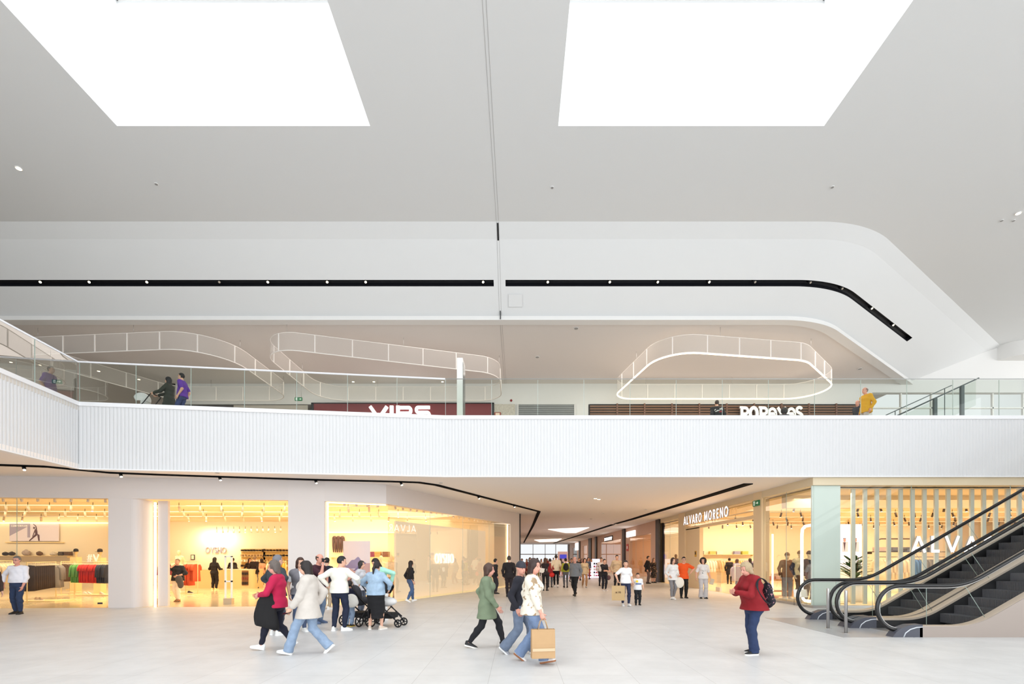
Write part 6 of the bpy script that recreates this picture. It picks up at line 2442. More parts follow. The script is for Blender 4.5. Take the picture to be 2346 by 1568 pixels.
for px, w_, h, rgb, lab in ((12, .30, .24, (40, 28, 22), 'dark brown bag at the left end of the shelf under the poster'), (27, .28, .26, (46, 32, 26), 'second dark brown bag on the shelf under the poster'), (60, .42, .38, (170, 156, 150), 'large grey padded bag on the shelf under the poster'), (90, .30, .28, (104, 76, 50), 'brown soft bag on the shelf under the poster'), (122, .36, .24, (206, 198, 188), 'mottled pale bag on the shelf under the poster')):
    pouch(lab, (wx(px, 27), 27.0, 1.80), (w_ * .5, .13, h * .42), rgb)
for px, rgb, lab in ((143, (60, 46, 40), 'dark folded pile left of the capped head form'), (156, (96, 70, 52), 'brown folded pile left of the capped head form')):
    folded(lab, (wx(px, 27), 27.0, 1.80), (.28, .26, .22), rgb)
# poster with stretching figure
ps = thing('wall_poster', 'wide lilac wall poster of a stretching woman in sportswear in the left shop', 'poster', (wx(24, 27.15), 27.15, 2.62))
pw, ph_ = 2.75, 1.0
MB().box2((0, -.05, 0), (pw, .0, ph_)).build('poster_panel', mat('poster_lilac', (226, 218, 232), .6), ps)
m = MB()
m.slab([(0, -.053, ph_), (0, -.053, .28), (1.0, -.053, .80), (1.0, -.053, ph_)], (0, .002, 0))
m.slab([(1.0, -.053, ph_), (1.0, -.053, .2), (1.16, -.053, .2), (1.16, -.053, ph_)], (0, .002, 0))
m.build('poster_shadow_shape', mat('poster_violet', (164, 158, 186), .6), ps)
m = MB()
m.smooth = True
zq = -.058
m.tube([(1.12, zq, .02), (1.35, zq, .22), (1.52, zq, .38), (1.63, zq, .33), (1.66, zq, .02)], [.022, .035, .06, .05, .03], 7)
m.tube([(1.52, zq, .38), (1.50, zq, .58), (1.46, zq, .64)], [.055, .06, .05], 7)
m.tube([(1.44, zq, .60), (1.36, zq, .42), (1.30, zq, .24)], [.025, .02, .015], 6)
m.tube([(1.52, zq, .64), (1.48, zq, .84), (1.34, zq, .95)], [.025, .02, .014], 6)
m.ball((1.38, zq, .74), (.05, .02, .06), 10, 7)
m.build('poster_figure', mat('poster_figure', (96, 66, 76), .6), ps)
sign('', 'COMFORTLUX', (.10, -.052, .80), (1, 0, 0), .10, 'sans', M_SIGNW, .004, .10, 1.05, parent=ps, one=True)
m = MB()
m.box2((-.25, -.09, -.10), (3.0, -.0, -.05))
tag(m.build('picture_ledge', M_GOLD, None, (wx(24, 27.15), 27.18, 2.62)), 'cream ledge below the yoga poster', 'ledge')
# wall panels seams
for px in (165, 195, 238):
    pass
# lit cove on the left back wall
struct(MB().box2((-33, 27.0, 3.60), (-23, 27.19, 3.66)).build('trim_13', mat('cove_glow', (255, 232, 180), .5, 0, 1.6)))
struct(MB().box2((-12, 26.62, 3.05), (-6.2, 26.79, 3.11)).build('trim_14', mat('cove_glow', (255, 232, 180), .5, 0, 1.6)))


# capped head forms
def headform(label, loc, rgb, cap=True):
    r = thing('head_form', label, 'display head', loc)
    m = MB()
    m.lathe([(.07, 0), (.05, .04), (.045, .10), (.06, .16), (.085, .22), (.09, .30), (.07, .37), (.02, .40)], (0, 0, 0), 14)
    m.build('head', mat('head_form_cream', (220, 190, 140), .6), r)
    m = MB()
    m.lathe([(.10, .27), (.105, .33), (.085, .40), (.03, .43)], (0, 0, 0), 14)
    m.box((0, -.12, .275), (.14, .12, .015))
    m.build('cap', cloth(rgb), r)
    return r


headform('cream head form in a black cap on the post left of the pillar', (wx(174, 24.5), 24.5, 1.72), (30, 24, 22))
headform('cream head form in a dark cap right of the first one', (wx(229, 22.5), 22.5, 1.68), (44, 34, 30))
for px, d, lab in ((174, 24.5, 'tall cream plinth under the black capped head form'), (229, 22.5, 'tall cream plinth under the dark capped head form')):
    t_ = thing('plinth', lab, 'plinth', (wx(px, d), d, 0))
    MB().box2((-.16, -.16, .004), (.16, .16, 1.68 if px > 200 else 1.72)).build('column', M_GOLD, t_)


# shoes on the shop floor
def floor_shoes(label, x, y, yaw, up_, so_):
    r = thing('shoe', label, 'shoe', (x, y, .045), math.radians(yaw))
    shoe((0, 0, 0), 0, 0, .29, mat('shoe_%d_%d_%d' % up_, up_, .6), mat('shoe_%d_%d_%d' % so_, so_, .6), r)


def platform(label, x, y, w_, d_, z=.045):
    return tag(MB().box2((-w_ / 2, -d_ / 2, -.040), (w_ / 2, d_ / 2, 0)).build('display_platform', M_GOLD, None, (x, y, z)), label, 'platform')


platform('low cream platform under the dark trousers', wx(92, 18.4), 18.6, 1.5, .8)
platform('low cream platform under the red tops', wx(208, 21.0), 21.6, 2.0, .7)
for px, d, c, lab in ((88, 18.5, (190, 160, 130), 'tan trainer under the dark trousers, left one'), (97, 18.5, (190, 160, 130), 'tan trainer under the dark trousers, right one'), (198, 21.6, (238, 230, 216), 'white trainer under the red tops, left one'), (206, 21.6, (238, 230, 216), 'white trainer under the red tops, right one'), (236, 21.5, (230, 220, 200), 'cream trainer beside the pillar under the navy tops')):
    floor_shoes(lab, wx(px, d), d, 70, c, (246, 240, 226))
floor_shoes('black trainer under the terracotta tops', wx(446, 22.3), 22.1, 80, (30, 26, 26), (230, 220, 210))


# security gates
def gate(label, px, d):
    r = thing('security_gate', label, 'security gate', (wx(px, d), d, 0))
    for x in (-.11, .11):
        MB().box2((x - .022, -.03, .2), (x + .022, .03, 1.73)).build('post', M_WMETAL, r)
    MB().box2((-.132, -.03, .80), (.132, .03, .85)).build('crossbar', M_WMETAL, r)
    MB().box2((-.132, -.03, 1.70), (.132, .03, 1.74)).build('top_bar', M_WMETAL, r)
    MB().box2((-.15, -.08, .004), (.15, .08, .22)).build('base', mat('gate_base', (196, 178, 150), .4, .3), r)
    return r


gate('white security gate at the left jamb of the shop door', 372, 17.25)
gate('white security gate in the middle of the shop door', 524, 17.35)

# counter
ct = thing('shop_counter', 'long cream counter with a rounded front end in the lingerie shop', 'counter', (wx(565, 26.8), 26.8, 0))
mc = mat('counter_cream', (232, 204, 150), .5)
top_ = [(0, -.45)] + [(0 + .55 * math.sin(a), 0.1 - .55 * math.cos(a)) for a in [PI / 2 * k / 8 for k in range(1, 9)]] + [(.55, .7), (-3.3, .7), (-3.3, -.1), (-1.2, -.1), (-1.0, -.45)]
MB().prism(top_, .004, 1.02).build('body', mc, ct)
MB().prism([(p[0] * 1.01, p[1] * 1.03) for p in top_], 1.02, 1.06).build('worktop', M_CREAM, ct)
m = MB()
m.box2((.0, -.47, .18), (.36, -.455, .98))
m.build('niche', mat('niche_dark', (120, 88, 60), .7), ct)
for k in range(3):
    m = MB()
    for j in range(3):
        m.box((.06 + .12 * j, -.49, .30 + .26 * k), (.09, .03, .13))
    m.build('stocking_packs', mat('packs_%d' % k, ((40, 34, 34), (120, 60, 50), (34, 30, 36))[k], .6), ct)
tl = thing('till', 'black till screen standing on the shop counter', 'till', (wx(533, 26.6), 26.75, 1.06))
MB().box2((-.18, -.05, .004), (.18, .12, .03)).build('base', M_BLACK, tl)
MB().box((0, 0, .14), (.30, .03, .2), Matrix.Rotation(-.3, 4, 'X')).build('screen', M_BLACK, tl)
sg_ = sign('grey serif letters glowing on the wall behind the counter', 'OYSHO', (wx(470, 30.2), 30.28, 2.0), (1, 0, 0), .34, 'serif', mat('letter_grey', (150, 150, 176), .4), .06, .0, .82)
area('back_wall_fill', (wx(485, 29.6), 29.5, 3.2), (2.0, .3), 55, (1, .86, .62), (math.radians(35), 0, 0))
fr = thing('framed_notice', 'small black framed notice on the wall left of the counter', 'picture frame', (wx(440, 30.2), 30.25, 1.72))
MB().box2((-.12, 0, -.16), (.12, .03, .16)).build('frame', M_BLACK, fr)
MB().box2((-.085, -.004, -.125), (.085, .0, .125)).build('sheet', M_CREAM, fr)
# goods wall right of counter
for k, (px, w_) in enumerate(((575, 1.5), (628, 1.6))):
    r = thing('wall_display', ('gold backed wall display behind the black jacket man', 'cream wall display with packs right of the counter')[k], 'wall display', (wx(px, 30), 30.28, 0.9))
    MB().box2((-w_ / 2, -.03, 0), (w_ / 2, 0, 1.35)).build('back_panel', mat('display_gold', (226, 190, 116), .5), r)
    for j in range(4):
        MB().box2((-w_ / 2, -.2, .2 + .32 * j), (w_ / 2, -.03, .22 + .32 * j)).build('shelf_board', M_GOLD, r)
        m = MB()
        q = random.Random(j + 7 * k)
        for i in range(8):
            m.box((-w_ / 2 + .1 + i * (w_ - .2) / 7, -.11, .22 + .32 * j + .07), (.12, .1, .14 * q.uniform(.6, 1)))
        m.build('packs', cloth(((60, 44, 36), (236, 226, 206), (180, 150, 110), (40, 34, 34))[(j + k) % 4]), r)

# ---- mannequins
def mannequin(label, loc, yaw, H=1.78, top=None, bottom=None, coat=None, hat=None, dark=False, skin='d', **k):
    i = human(label, loc, yaw, H, .016, skin, (('cap', hat) if hat else ('bald', (0, 0, 0))), top=top, coat=coat, bottom=bottom, shoes=k.pop('shoes', ((230, 220, 200), (240, 232, 220))), name='mannequin', cat='mannequin', faceless=True, **k)
    MB().lathe([(.24, 0), (.24, .008), (.02, .012)], (0, .05, -.004), 20).build('stand_plate', M_STEEL, i['root'])
    return i


mannequin('cream mannequin in a burgundy jacket inside the left jamb of the door', (wx(376, 21.3), 21.3, .01), 20, 1.78, top=dict(m=cloth((120, 40, 44)), hem=.46), bottom=dict(m=cloth((40, 26, 28))), skin='d')
mannequin('cream mannequin in a white knitted dress behind the woman leaving the shop', (wx(411, 25), 25, .3), 0, 1.8, top=dict(m=cloth((240, 224, 190)), hem=.45), bottom=dict(kind='skirt', m=cloth((240, 224, 190)), hem=.3), skin='d')
platform('cream plinth under the white dress mannequin', wx(411, 25), 25, .8, .8, .30)
bpy.context.view_layer.update()
mannequin('cream mannequin in a pale quilted jacket behind the denim jacket woman', (wx(897, 20.0), 20.0, .01), 20, 1.80, top=dict(m=cloth((240, 226, 206)), hem=.48, fit=.03), bottom=dict(m=cloth((200, 170, 130))), shoes=((90, 54, 36), (60, 40, 30)))
mannequin('cream mannequin in a cream sweater left of the quilted one', (wx(874, 21.5), 21.5, .01), -10, 1.80, top=dict(m=cloth((236, 220, 190)), hem=.48, fit=.02), bottom=dict(m=cloth((110, 60, 66))))
shelf('cream wall shelf in the right part of the lingerie shop', wx(760, 26.8), wx(905, 26.8), 26.78, 1.72)
for px, rgb, lab in ((852, (120, 44, 80), 'plum folded pile on the shelf behind the mannequins'), (866, (190, 140, 80), 'ochre folded pile on the shelf behind the mannequins'), (884, (110, 70, 44), 'brown folded pile on the shelf behind the mannequins')):
    folded(lab, (wx(px, 26.6), 26.62, 1.72), (.34, .26, .30), rgb)
# hosiery leg forms
for k, px in enumerate((765, 774, 783)):
    r = thing('leg_form', ('left pair of legs in brown tights on the shop wall', 'middle pair of legs in brown tights on the shop wall', 'right pair of legs in brown tights on the shop wall')[k], 'leg form', (wx(px, 26.6), 26.68, 2.0))
    m = MB()
    m.smooth = True
    m.ball((0, 0, .75), (.13, .08, .14), 10, 7)
    for s in (-1, 1):
        m.tube([(s * .06, 0, .72), (s * .065, -.01, .40), (s * .06, 0, .22), (s * .055, .01, -.02)], [.075, .052, .052, .026], 8)
    m.build('tights', mat('tights_brown', ((78, 46, 34), (52, 32, 26), (70, 42, 32))[k], .5), r)
# landscape banner
bn = thing('window_banner', 'tall window banner with lilac mountains and pale sky', 'banner', (wx(817, 18.7), 18.7, .35))
MB().box2((-.52, 0, 0), (.52, .02, 1.97)).build('banner_panel', mat('banner_sky', (236, 224, 236), .6), bn)
rq = random.Random(2)
for nm, rgb, base, amp, lo in (('far_mountains', (150, 140, 186), 1.18, .14, .9), ('near_mountains', (112, 100, 160), .98, .12, .70), ('pink_slope', (206, 170, 176), .86, .10, .45), ('dark_ground', (110, 92, 96), .50, .06, .0)):
    n = 26
    up_ = [(-.52 + 1.04 * i / n, base + amp * math.sin(i * .26 + base * 9) + .25 * amp * math.sin(i * .9 + base) + rq.uniform(-.012, .012) + (.18 * i / n if nm == 'pink_slope' else 0)) for i in range(n + 1)]
    m = MB()
    off = {'far_mountains': .002, 'near_mountains': .004, 'pink_slope': .006, 'dark_ground': .008}[nm]
    for i in range(n):
        m.slab([(up_[i][0], -off, lo), (up_[i + 1][0], -off, lo), (up_[i + 1][0], -off, up_[i + 1][1]), (up_[i][0], -off, up_[i][1])], (0, .001, 0))
    m.build(nm, mat('banner_' + nm, rgb, .6, noise=.12, nscale=9), bn)
sign('', 'SKI', (-.22, -.010, .16), (1, 0, 0), .17, 'sans', M_SIGNW, .004, .12, 1.0, parent=bn, one=True)
# beige display wall with letters
A_, B_ = Vector((-4.72, 18.75)), Vector((-1.72, 25.85))
u_ = (B_ - A_).normalized()
n_ = Vector((u_.y, -u_.x))
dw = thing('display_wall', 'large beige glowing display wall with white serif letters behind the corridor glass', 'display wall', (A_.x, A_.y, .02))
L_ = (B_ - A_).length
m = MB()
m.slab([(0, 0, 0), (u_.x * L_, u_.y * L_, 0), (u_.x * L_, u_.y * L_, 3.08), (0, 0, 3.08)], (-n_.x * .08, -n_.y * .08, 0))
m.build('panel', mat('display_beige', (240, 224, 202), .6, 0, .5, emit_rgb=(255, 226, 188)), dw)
sp = u_ * 2.72
xx = 0
for ch in 'OYSHO':
    adv, qs = glyph(ch, 'serif')
    m = MB()
    for qi, qd in enumerate(qs):
        poly = [Vector((u_.x, u_.y, 0)) * ((xx + p.x) * .31) + Vector((0, 0, p.y * .43)) for p in qd]
        if (qd[1] - qd[0]).to_3d().cross((qd[2] - qd[0]).to_3d()).z > 0:
            poly.reverse()
        m.slab([Vector((sp.x, sp.y, 1.41)) + p + Vector((n_.x, n_.y, 0)) * (.07 + qi * .0006) for p in poly], (-n_.x * .07, -n_.y * .07, 0))
    m.build('letter', mat('letter_soft_glow', (255, 252, 246), .5, 0, .8), dw)
    xx += adv + .12


# ---- track lights in the shops
CAN = MB()
CAN.smooth = True
CAN.cyl((0, 0, 0), (.02, -.05, -.20), .042, 10)
LENS = MB()
LENS.cyl((.0201, -.0502, -.201), (.0206, -.0515, -.206), .034, 10)
STEM = MB()
STEM.cyl((0, 0, .16), (0, 0, -.02), .010, 6)
PROT = {}


def track(label, pts, n, z, rail=True, dark=False, lit=0.3, group='ceiling track lights of the shops', zc=None):
    a = Vector(pts[0])
    r = thing('track_light', label, 'track light', (a.x, a.y, z))
    P = [Vector(p) - a for p in pts]
    mcan = mat('can_dark', (70, 56, 44), .5) if dark else mat('can_white', (240, 226, 206), .5)
    if rail:
        m = MB()
        m.tube([(p.x, p.y, .03) for p in P], .02, 4, sq=(.03, .02))
        m.build('rail', mat('track_glow', (255, 240, 206), .5, 0, .35) if not dark else mat('track_pale', (236, 220, 190), .5), r)
    tot = sum((b - c).length for b, c in zip(P[1:], P[:-1]))
    q = random.Random(label)
    hh = (zc - z) if zc else .14
    for i in range(n):
        s = tot * (i + .5) / n
        for b, c in zip(P[:-1], P[1:]):
            l = (c - b).length
            if s <= l + 1e-6:
                p = b.lerp(c, s / l)
                break
            s -= l
        key = (dark, 'c')
        if key not in PROT:
            PROT[key] = CAN.build('spotlight', mcan, r)
            PROT[(dark, 'l')] = LENS.build('lens', M_SPOT, PROT[key])
            PROT[(dark, 's')] = STEM.build('stem', M_DARK, PROT[key])
            PROT[key].location = (p.x, p.y, 0)
            PROT[key].rotation_euler = (0, 0, q.uniform(0, 6))
            continue
        c = PROT[key].copy()
        COL.objects.link(c)
        c.parent = r
        c.location = (p.x, p.y, 0)
        c.rotation_euler = (0, 0, q.choice((0, .6, -.7, 2.6, 3.4)))
        for kk in ('l', 's'):
            if kk == 'l' and q.random() > lit:
                continue
            e = PROT[(dark, kk)].copy()
            COL.objects.link(e)
            e.parent = c
    return r


track('row of white spotlights just inside the left shop window', [(-22, 16.0), (-13.9, 16.65)], 15, 3.78, rail=False, lit=0)
track('row of white spotlights along the corner window of the lingerie shop', [(-6.5, 17.6), (-5.1, 18.3)], 4, 3.78, rail=False, lit=0)
track('row of white spotlights along the corridor window of the lingerie shop', [(-4.9, 18.7), (-1.0, 27.9)], 20, 3.78, rail=False, lit=0)
track('glowing white lighting track, nearest long one in the lingerie shop', [(-24, 19.0), (-5.6, 19.6)], 22, 3.72, lit=.12)
track('glowing white lighting track, second long one in the lingerie shop', [(-26, 21.6), (-5.0, 22.0)], 24, 3.72, lit=.2)
track('glowing white lighting track, third long one in the lingerie shop', [(-28, 24.2), (-4.2, 24.4)], 26, 3.72, lit=.3)
track('small spotlight row over the counter wall', [(wx(490, 28.5), 28.5), (wx(650, 27.6), 27.6)], 12, 3.35, rail=False, lit=.4)
RZ = 3.62
for k, yy in enumerate((20.0, 22.6, 25.4, 28.4, 31.2)):
    track(('nearest', 'second', 'third', 'fourth', 'farthest')[k] + ' dark spotlight row in the menswear shop ceiling', [(11.0, yy), (30.5, yy)], 22, 3.78, dark=True, lit=.45)
area('window_spot_light', (20, 17.4, 3.5), (16, .6), 160, WARM2)
area('corner_window_fill', (10.9, 17.6, 3.9), (1.0, 2.2), 45, WARM2)  # fill added to brighten the mannequins in the corner window
area('display_wall_fill', (-3.0, 22.9, 3.6), (.4, 7.5), 60, (1, .84, .64), (0, 0, math.radians(-23)))  # fill added to brighten the beige display wall

# ---- menswear shop
fins = thing('window_fins', 'row of pale vertical fins behind the menswear shop window', 'window fins', (11.43, 16.55, 0))
mf = mat('fin_pale', (216, 216, 202), .5)
for k in range(46):
    x = .407 * k
    if 11.43 + x > 29.5:
        break
    MB().box2((x, 0, .084), (x + .13, .06, 4.02)).build('fin', mf, fins)
WHT = (240, 230, 214)
rack('dark rail of long coats along the middle of the menswear shop', (17.2, 23.2), (25.5, 23.2), 1.72, seq(('coat', (206, 190, 164), 'beige', 7), ('coat', (70, 110, 160), 'blue', 2), ('coat', (110, 104, 96), 'grey', 10), ('coat', (84, 62, 46), 'brown', 12), ('coat', (46, 42, 40), 'dark', 8)), 'coat on the long rail behind the window fins', M_DARK, rot_add=.5, jitter=.2)
rack('thin white rail of dark suits beside the window mannequins', (13.1, 21.5), (14.6, 21.0), 1.5, seq(('coat', (44, 44, 54), 'dark blue', 7)), 'suit on the rail behind the light tube', M_WMETAL, rot_add=.3)
rack('wall rail of white shirts at the back of the menswear shop', (wx(1588, 32.6), 32.6), (wx(1655, 32.6), 32.6), 1.62, seq(('top', WHT, 'white', 7), ('top', (226, 196, 150), 'sand', 3)), 'shirt on the back wall rail', M_GOLD, rot_add=.9)
rack('wall rail of sand coloured knitwear at the back of the menswear shop', (wx(1668, 32.6), 32.6), (wx(1722, 32.6), 32.6), 1.62, seq(('top', (226, 190, 130), 'ochre', 6), ('top', (170, 160, 186), 'lilac', 3)), 'top on the back wall rail', M_GOLD, rot_add=.9)
rack('low white rail frame in the middle of the menswear shop', (wx(1684, 26.5), 26.5), (wx(1702, 26.5), 26.5), 1.32, seq(('top', (170, 166, 186), 'lilac grey', 4)), 'shirt on the low white frame', M_WMETAL, rot_add=.7)
shelf('long wall shelf with folded stacks at the back of the menswear shop', wx(1590, 33.1), wx(1725, 33.1), 33.19, 1.92)
for i, (px, rgb, lab) in enumerate(((1604, (60, 44, 56), 'plum'), (1632, (216, 190, 110), 'yellow ochre'), (1648, (226, 216, 206), 'cream'), (1688, (150, 150, 176), 'lilac'), (1706, (196, 186, 90), 'olive yellow'))):
    folded('%s folded stack on the back shelf of the menswear shop' % lab, (wx(px, 33), 33.02, 1.92), (.42, .28, .22), rgb)
shelf('high shelf above the long coat rail', 17.2, 25.5, 24.0, 1.98, .4, M_DARK)
for i, (x, rgb, lab) in enumerate(((17.8, (196, 176, 170), 'pale pink'), (18.6, (120, 124, 140), 'blue grey'), (19.3, (110, 116, 132), 'slate'), (20.1, (60, 50, 44), 'dark brown'), (22.2, (50, 44, 40), 'black brown'), (23.6, (90, 70, 56), 'brown'))):
    folded('%s folded stack on the high shelf over the coats' % lab, (x, 23.8, 1.98), (.5, .3, .22), rgb, n=4)
# tall dark frame posts
fr_ = thing('tubular_stand', 'tall dark metal frame standing behind the window fins', 'display frame', (wx(2007, 19.5), 19.5, 0))
m = MB()
m.tube([(0, 0, .004), (0, 0, 2.25), (.06, 0, 2.4), (.2, 0, 2.44), (1.7, 0, 2.44), (1.84, 0, 2.4), (1.9, 0, 2.25), (1.9, 0, .004)], .03, 8, up=(0, 1, 0))
m.build('tube_frame', mat('frame_brown', (96, 78, 66), .4, .3), fr_)
# two white screens
for k, px in enumerate((1937, 1962)):
    r = thing('display_screen', ('white display screen with a man in a pale jacket, left one beside the frosted pane', 'white display screen with a man in a pale jacket, right one beside the fins')[k], 'screen', (wx(px, 20.5), 20.5, 1.2))
    MB().box2((-.23, 0, 0), (.23, .05, 1.90)).build('panel', mat('screen_white', (226, 222, 238), .4, 0, .55), r)
    m = MB()
    m.smooth = True
    m.ball((-.04, -.008, 1.22), (.055, .012, .075), 10, 7)
    m.build('figure_head', mat('screen_skin', (206, 150, 140), .5), r)
    m = MB()
    m.box((-.02, -.006, .94), (.24, .008, .42))
    m.build('figure_jacket', mat('screen_jacket', (206, 206, 222), .5), r)
    m = MB()
    m.slab([(-.10, -.012, 1.13), (-.04, -.012, .74), (.0, -.012, 1.13)], (0, .003, 0))
    m.box((-.045, -.008, 1.29), (.11, .008, .035))
    m.build('figure_dark', mat('screen_dark', (90, 70, 84), .5), r)
for k, px in enumerate((1937, 1962)):
    t_ = thing('screen_stand', ('slim white stand of the left display screen', 'slim white stand of the right display screen')[k], 'stand', (wx(px, 20.5), 20.55, 0))
    MB().box2((-.2, -.03, .004), (.2, .03, 1.2)).build('column', M_WMETAL, t_)
# plant
pl = thing('potted_plant', 'leafy green plant in a tall white pot behind the frosted pane', 'plant', (wx(1958, 18.4), 18.4, 0))
MB().lathe([(.24, .004), (.30, .3), (.33, .62), (.30, .64), (.26, .60)], (0, 0, 0), 20).build('pot', M_WMETAL, pl)
st = MB()
rp = random.Random(11)
lv_ = []
for k in range(4):
    a = rp.uniform(0, 6.28)
    st.tube([(0, 0, .55), (.05 * math.cos(a), .05 * math.sin(a), .95), (.12 * math.cos(a), .12 * math.sin(a), 1.5 + .1 * k)], .012, 6)
st.build('stem', mat('stem_brown', (96, 70, 46), .7), pl)
LM = MB()
LM.smooth = True
prof = [(0, .0), (.12, .05), (.28, .09), (.42, .075), (.50, .02)]
for s in (-1, 1):
    LM.ribbon([(x, 0, -.25 * x * x) for x, y in prof], [(x, s * y, .02 - .25 * x * x - .1 * y) for x, y in prof])
mleaf = mat('leaf_green', (46, 84, 44), .4)
l0 = None
for k in range(48):
    z = .72 + .92 * (k / 48)
    if l0 is None:
        l0 = LM.build('leaf', mleaf, pl)
        c = l0
    else:
        c = l0.copy()
        COL.objects.link(c)
        c.parent = pl
    a = k * 2.4
    c.location = (.05 * math.cos(a), .05 * math.sin(a), z)
    c.rotation_euler = (0, -rp.uniform(.1, .8), a)
    s = rp.uniform(.9, 1.25) * (1.2 - .45 * (k / 48))
    c.scale = (s, s, s)
# mannequins in the corner window
dk_ = cloth((70, 54, 44))
mannequin('mannequin in a cream quilted vest over denim in the corner shop window', (wx(1832, 18.0), 18.0, .10), 8, 1.86, top=dict(m=den(66, 72, 96), hem=.48, fit=.024), coat=dict(m=cloth((236, 222, 180)), sleeve=0, hem=.5, fit=.045, gap=.03, flare=.01), bottom=dict(m=dk_, fit=.022), hat=(190, 160, 116), sex='m')
mannequin('mannequin in a brown jacket and jeans left of the cream vest', (wx(1803, 18.6), 18.6, .10), -15, 1.80, top=dict(m=cloth((120, 84, 56)), hem=.46, fit=.026), bottom=dict(m=den(120, 128, 140), fit=.02), hat=(150, 120, 84), sex='m')
mannequin('mannequin in a dark navy coat at the corner edge of the shop window', (wx(1853, 17.4), 17.4, .10), 10, 1.84, top=dict(m=cloth((40, 44, 60)), hem=.40, fit=.026), bottom=dict(m=dk_), sex='m', hat=(60, 54, 50))
platform('long pale plinth under the corner window mannequins', 10.75, 18.0, 1.3, 2.4, .095)
mannequin('dark-headed mannequin in a striped shirt in the corridor side window', (wx(1549, 31.2), 31.2, .10), -40, 1.86, top=dict(m=cloth((96, 96, 116)), hem=.48), bottom=dict(m=cloth((60, 56, 60))), skin='e', sex='m')
# table with piles
tb = thing('display_table', 'wooden display table with folded shirts in the menswear shop', 'table', (wx(1778, 21.2), 21.2, 0))
MB().box2((-.55, -.4, .68), (.55, .4, .74)).build('tabletop', mat('oak', (186, 132, 72), .5, noise=.12, nscale=4), tb)
for sx in (-1, 1):
    MB().box2((sx * .5 - .05, -.38, .004), (sx * .5 + .05, .38, .68)).build('side_panel', mat('oak', (186, 132, 72), .5), tb)
MB().box2((-.45, -.36, .2), (.45, .36, .24)).build('lower_shelf', mat('oak', (186, 132, 72), .5), tb)
for k, (dx, rgb, lab) in enumerate(((-.33, (216, 150, 130), 'coral'), (0, (226, 190, 176), 'pale pink'), (.33, (206, 206, 206), 'pale grey'))):
    folded('%s folded shirts on the wooden display table' % lab, (wx(1778, 21.2) + dx, 21.1, .74), (.28, .3, .14), rgb)
folded('beige folded shirts at the back of the wooden display table', (wx(1778, 21.2) + .1, 21.45, .74), (.3, .22, .24), (206, 180, 150))
# light tubes
lt_ = thing('light_tube', 'tall vertical glowing tube in the corner shop window', 'light tube', (wx(1770, 19.9), 19.9, 0))
MB().cyl((0, 0, .012), (0, 0, 2.65), .035, 10).build('tube', mat('tube_glow', (255, 244, 220), .5, 0, 3.0), lt_)
MB().lathe([(.12, .004), (.12, .012), (.04, .014)], (0, 0, 0), 16).build('base', M_STEEL, lt_)
lf = thing('glowing_arch', 'tall rounded glowing frame at the corner of the menswear shop', 'light frame', (10.35, 17.1, 0))
m = MB()
m.tube([(-.3, 0, .4), (-.28, 0, .25), (-.2, 0, .16), (0, 0, .13), (.2, 0, .16), (.28, 0, .25), (.3, 0, .4), (.3, 0, 2.5), (.28, 0, 2.68), (.2, 0, 2.78), (0, 0, 2.82), (-.2, 0, 2.78), (-.28, 0, 2.68), (-.3, 0, 2.5)], .05, 10, closed=True, up=(0, 1, 0))
m.build('glow_tube', mat('tube_glow', (255, 244, 220), .5, 0, 3.0), lf)
MB().box2((-.2, -.1, .004), (.2, .1, .09)).build('base', M_STEEL, lf)
for k, px in enumerate((1650, 1700)):
    d = (24.3, 22.2)[k]
    r = thing('security_gate', ('clear security gate at the left of the menswear shop opening', 'clear security gate at the right of the menswear shop opening')[k], 'security gate', (10.1, d, 0), PI / 2)
    MB().box2((-.25, -.05, .004), (.25, .05, .20)).build('base', mat('gate_white', (226, 214, 206), .5), r)
    MB().box2((-.24, -.012, .2), (.24, .012, 1.55)).build('panel', M_GLASS, r)
rb = MB().box2((-.2, -.15, 0), (.2, .15, .12)).build('red_box', mat('box_red', (196, 52, 44), .5), None, (wx(1768, 19.3), 19.3, .006))
tag(rb, 'small red box on the floor of the menswear shop by the table', 'box')
nt = MB().box2((0, -.12, -.16), (.02, .12, .16)).build('yellow_notice', mat('notice_yellow', (206, 160, 50), .6), None, (RX + .03, 26.75, 1.9))
MB().box2((-.004, -.08, -.04), (.0, .08, .12)).build('notice_print', mat('notice_black', (50, 40, 30), .6), nt)
tag(nt, 'yellow notice on the cream panel left of the menswear opening', 'notice')

# ---- corridor furniture and signs
ks = thing('kiosk', 'white glowing corridor kiosk with coloured products on its shelves', 'kiosk', (6.4, 41.5, 0))
kw = mat('kiosk_glow', (226, 226, 246), .5, 0, 1.1)
MB().box2((0, -.2, .004), (.62, .2, 1.6)).build('tower', kw, ks)
MB().box2((-.66, -.2, .004), (-.02, .2, 1.32)).build('tower', kw, ks)
MB().box2((-2.4, -.2, .004), (-1.0, .2, 1.3)).build('counter', kw, ks)
q = random.Random(4)
for t_ in range(2):
    for j in range(5):
        MB().box2((-.62 + .66 * t_, -.215, .12 + .25 * j), (-.08 + .66 * t_, -.2, .14 + .25 * j)).build('shelf_board', M_WMETAL, ks)
        for i in range(3):
            c = q.choice(((40, 60, 110), (206, 60, 90), (220, 70, 150), (30, 30, 40), (180, 60, 50), (90, 120, 170), (240, 240, 240)))
            MB().box2((-.58 + .66 * t_ + .17 * i, -.26, .14 + .25 * j), (-.46 + .66 * t_ + .17 * i, -.215, .24 + .25 * j + .06 * q.random())).build('product', mat('prod_%d_%d_%d' % c, c, .5), ks)
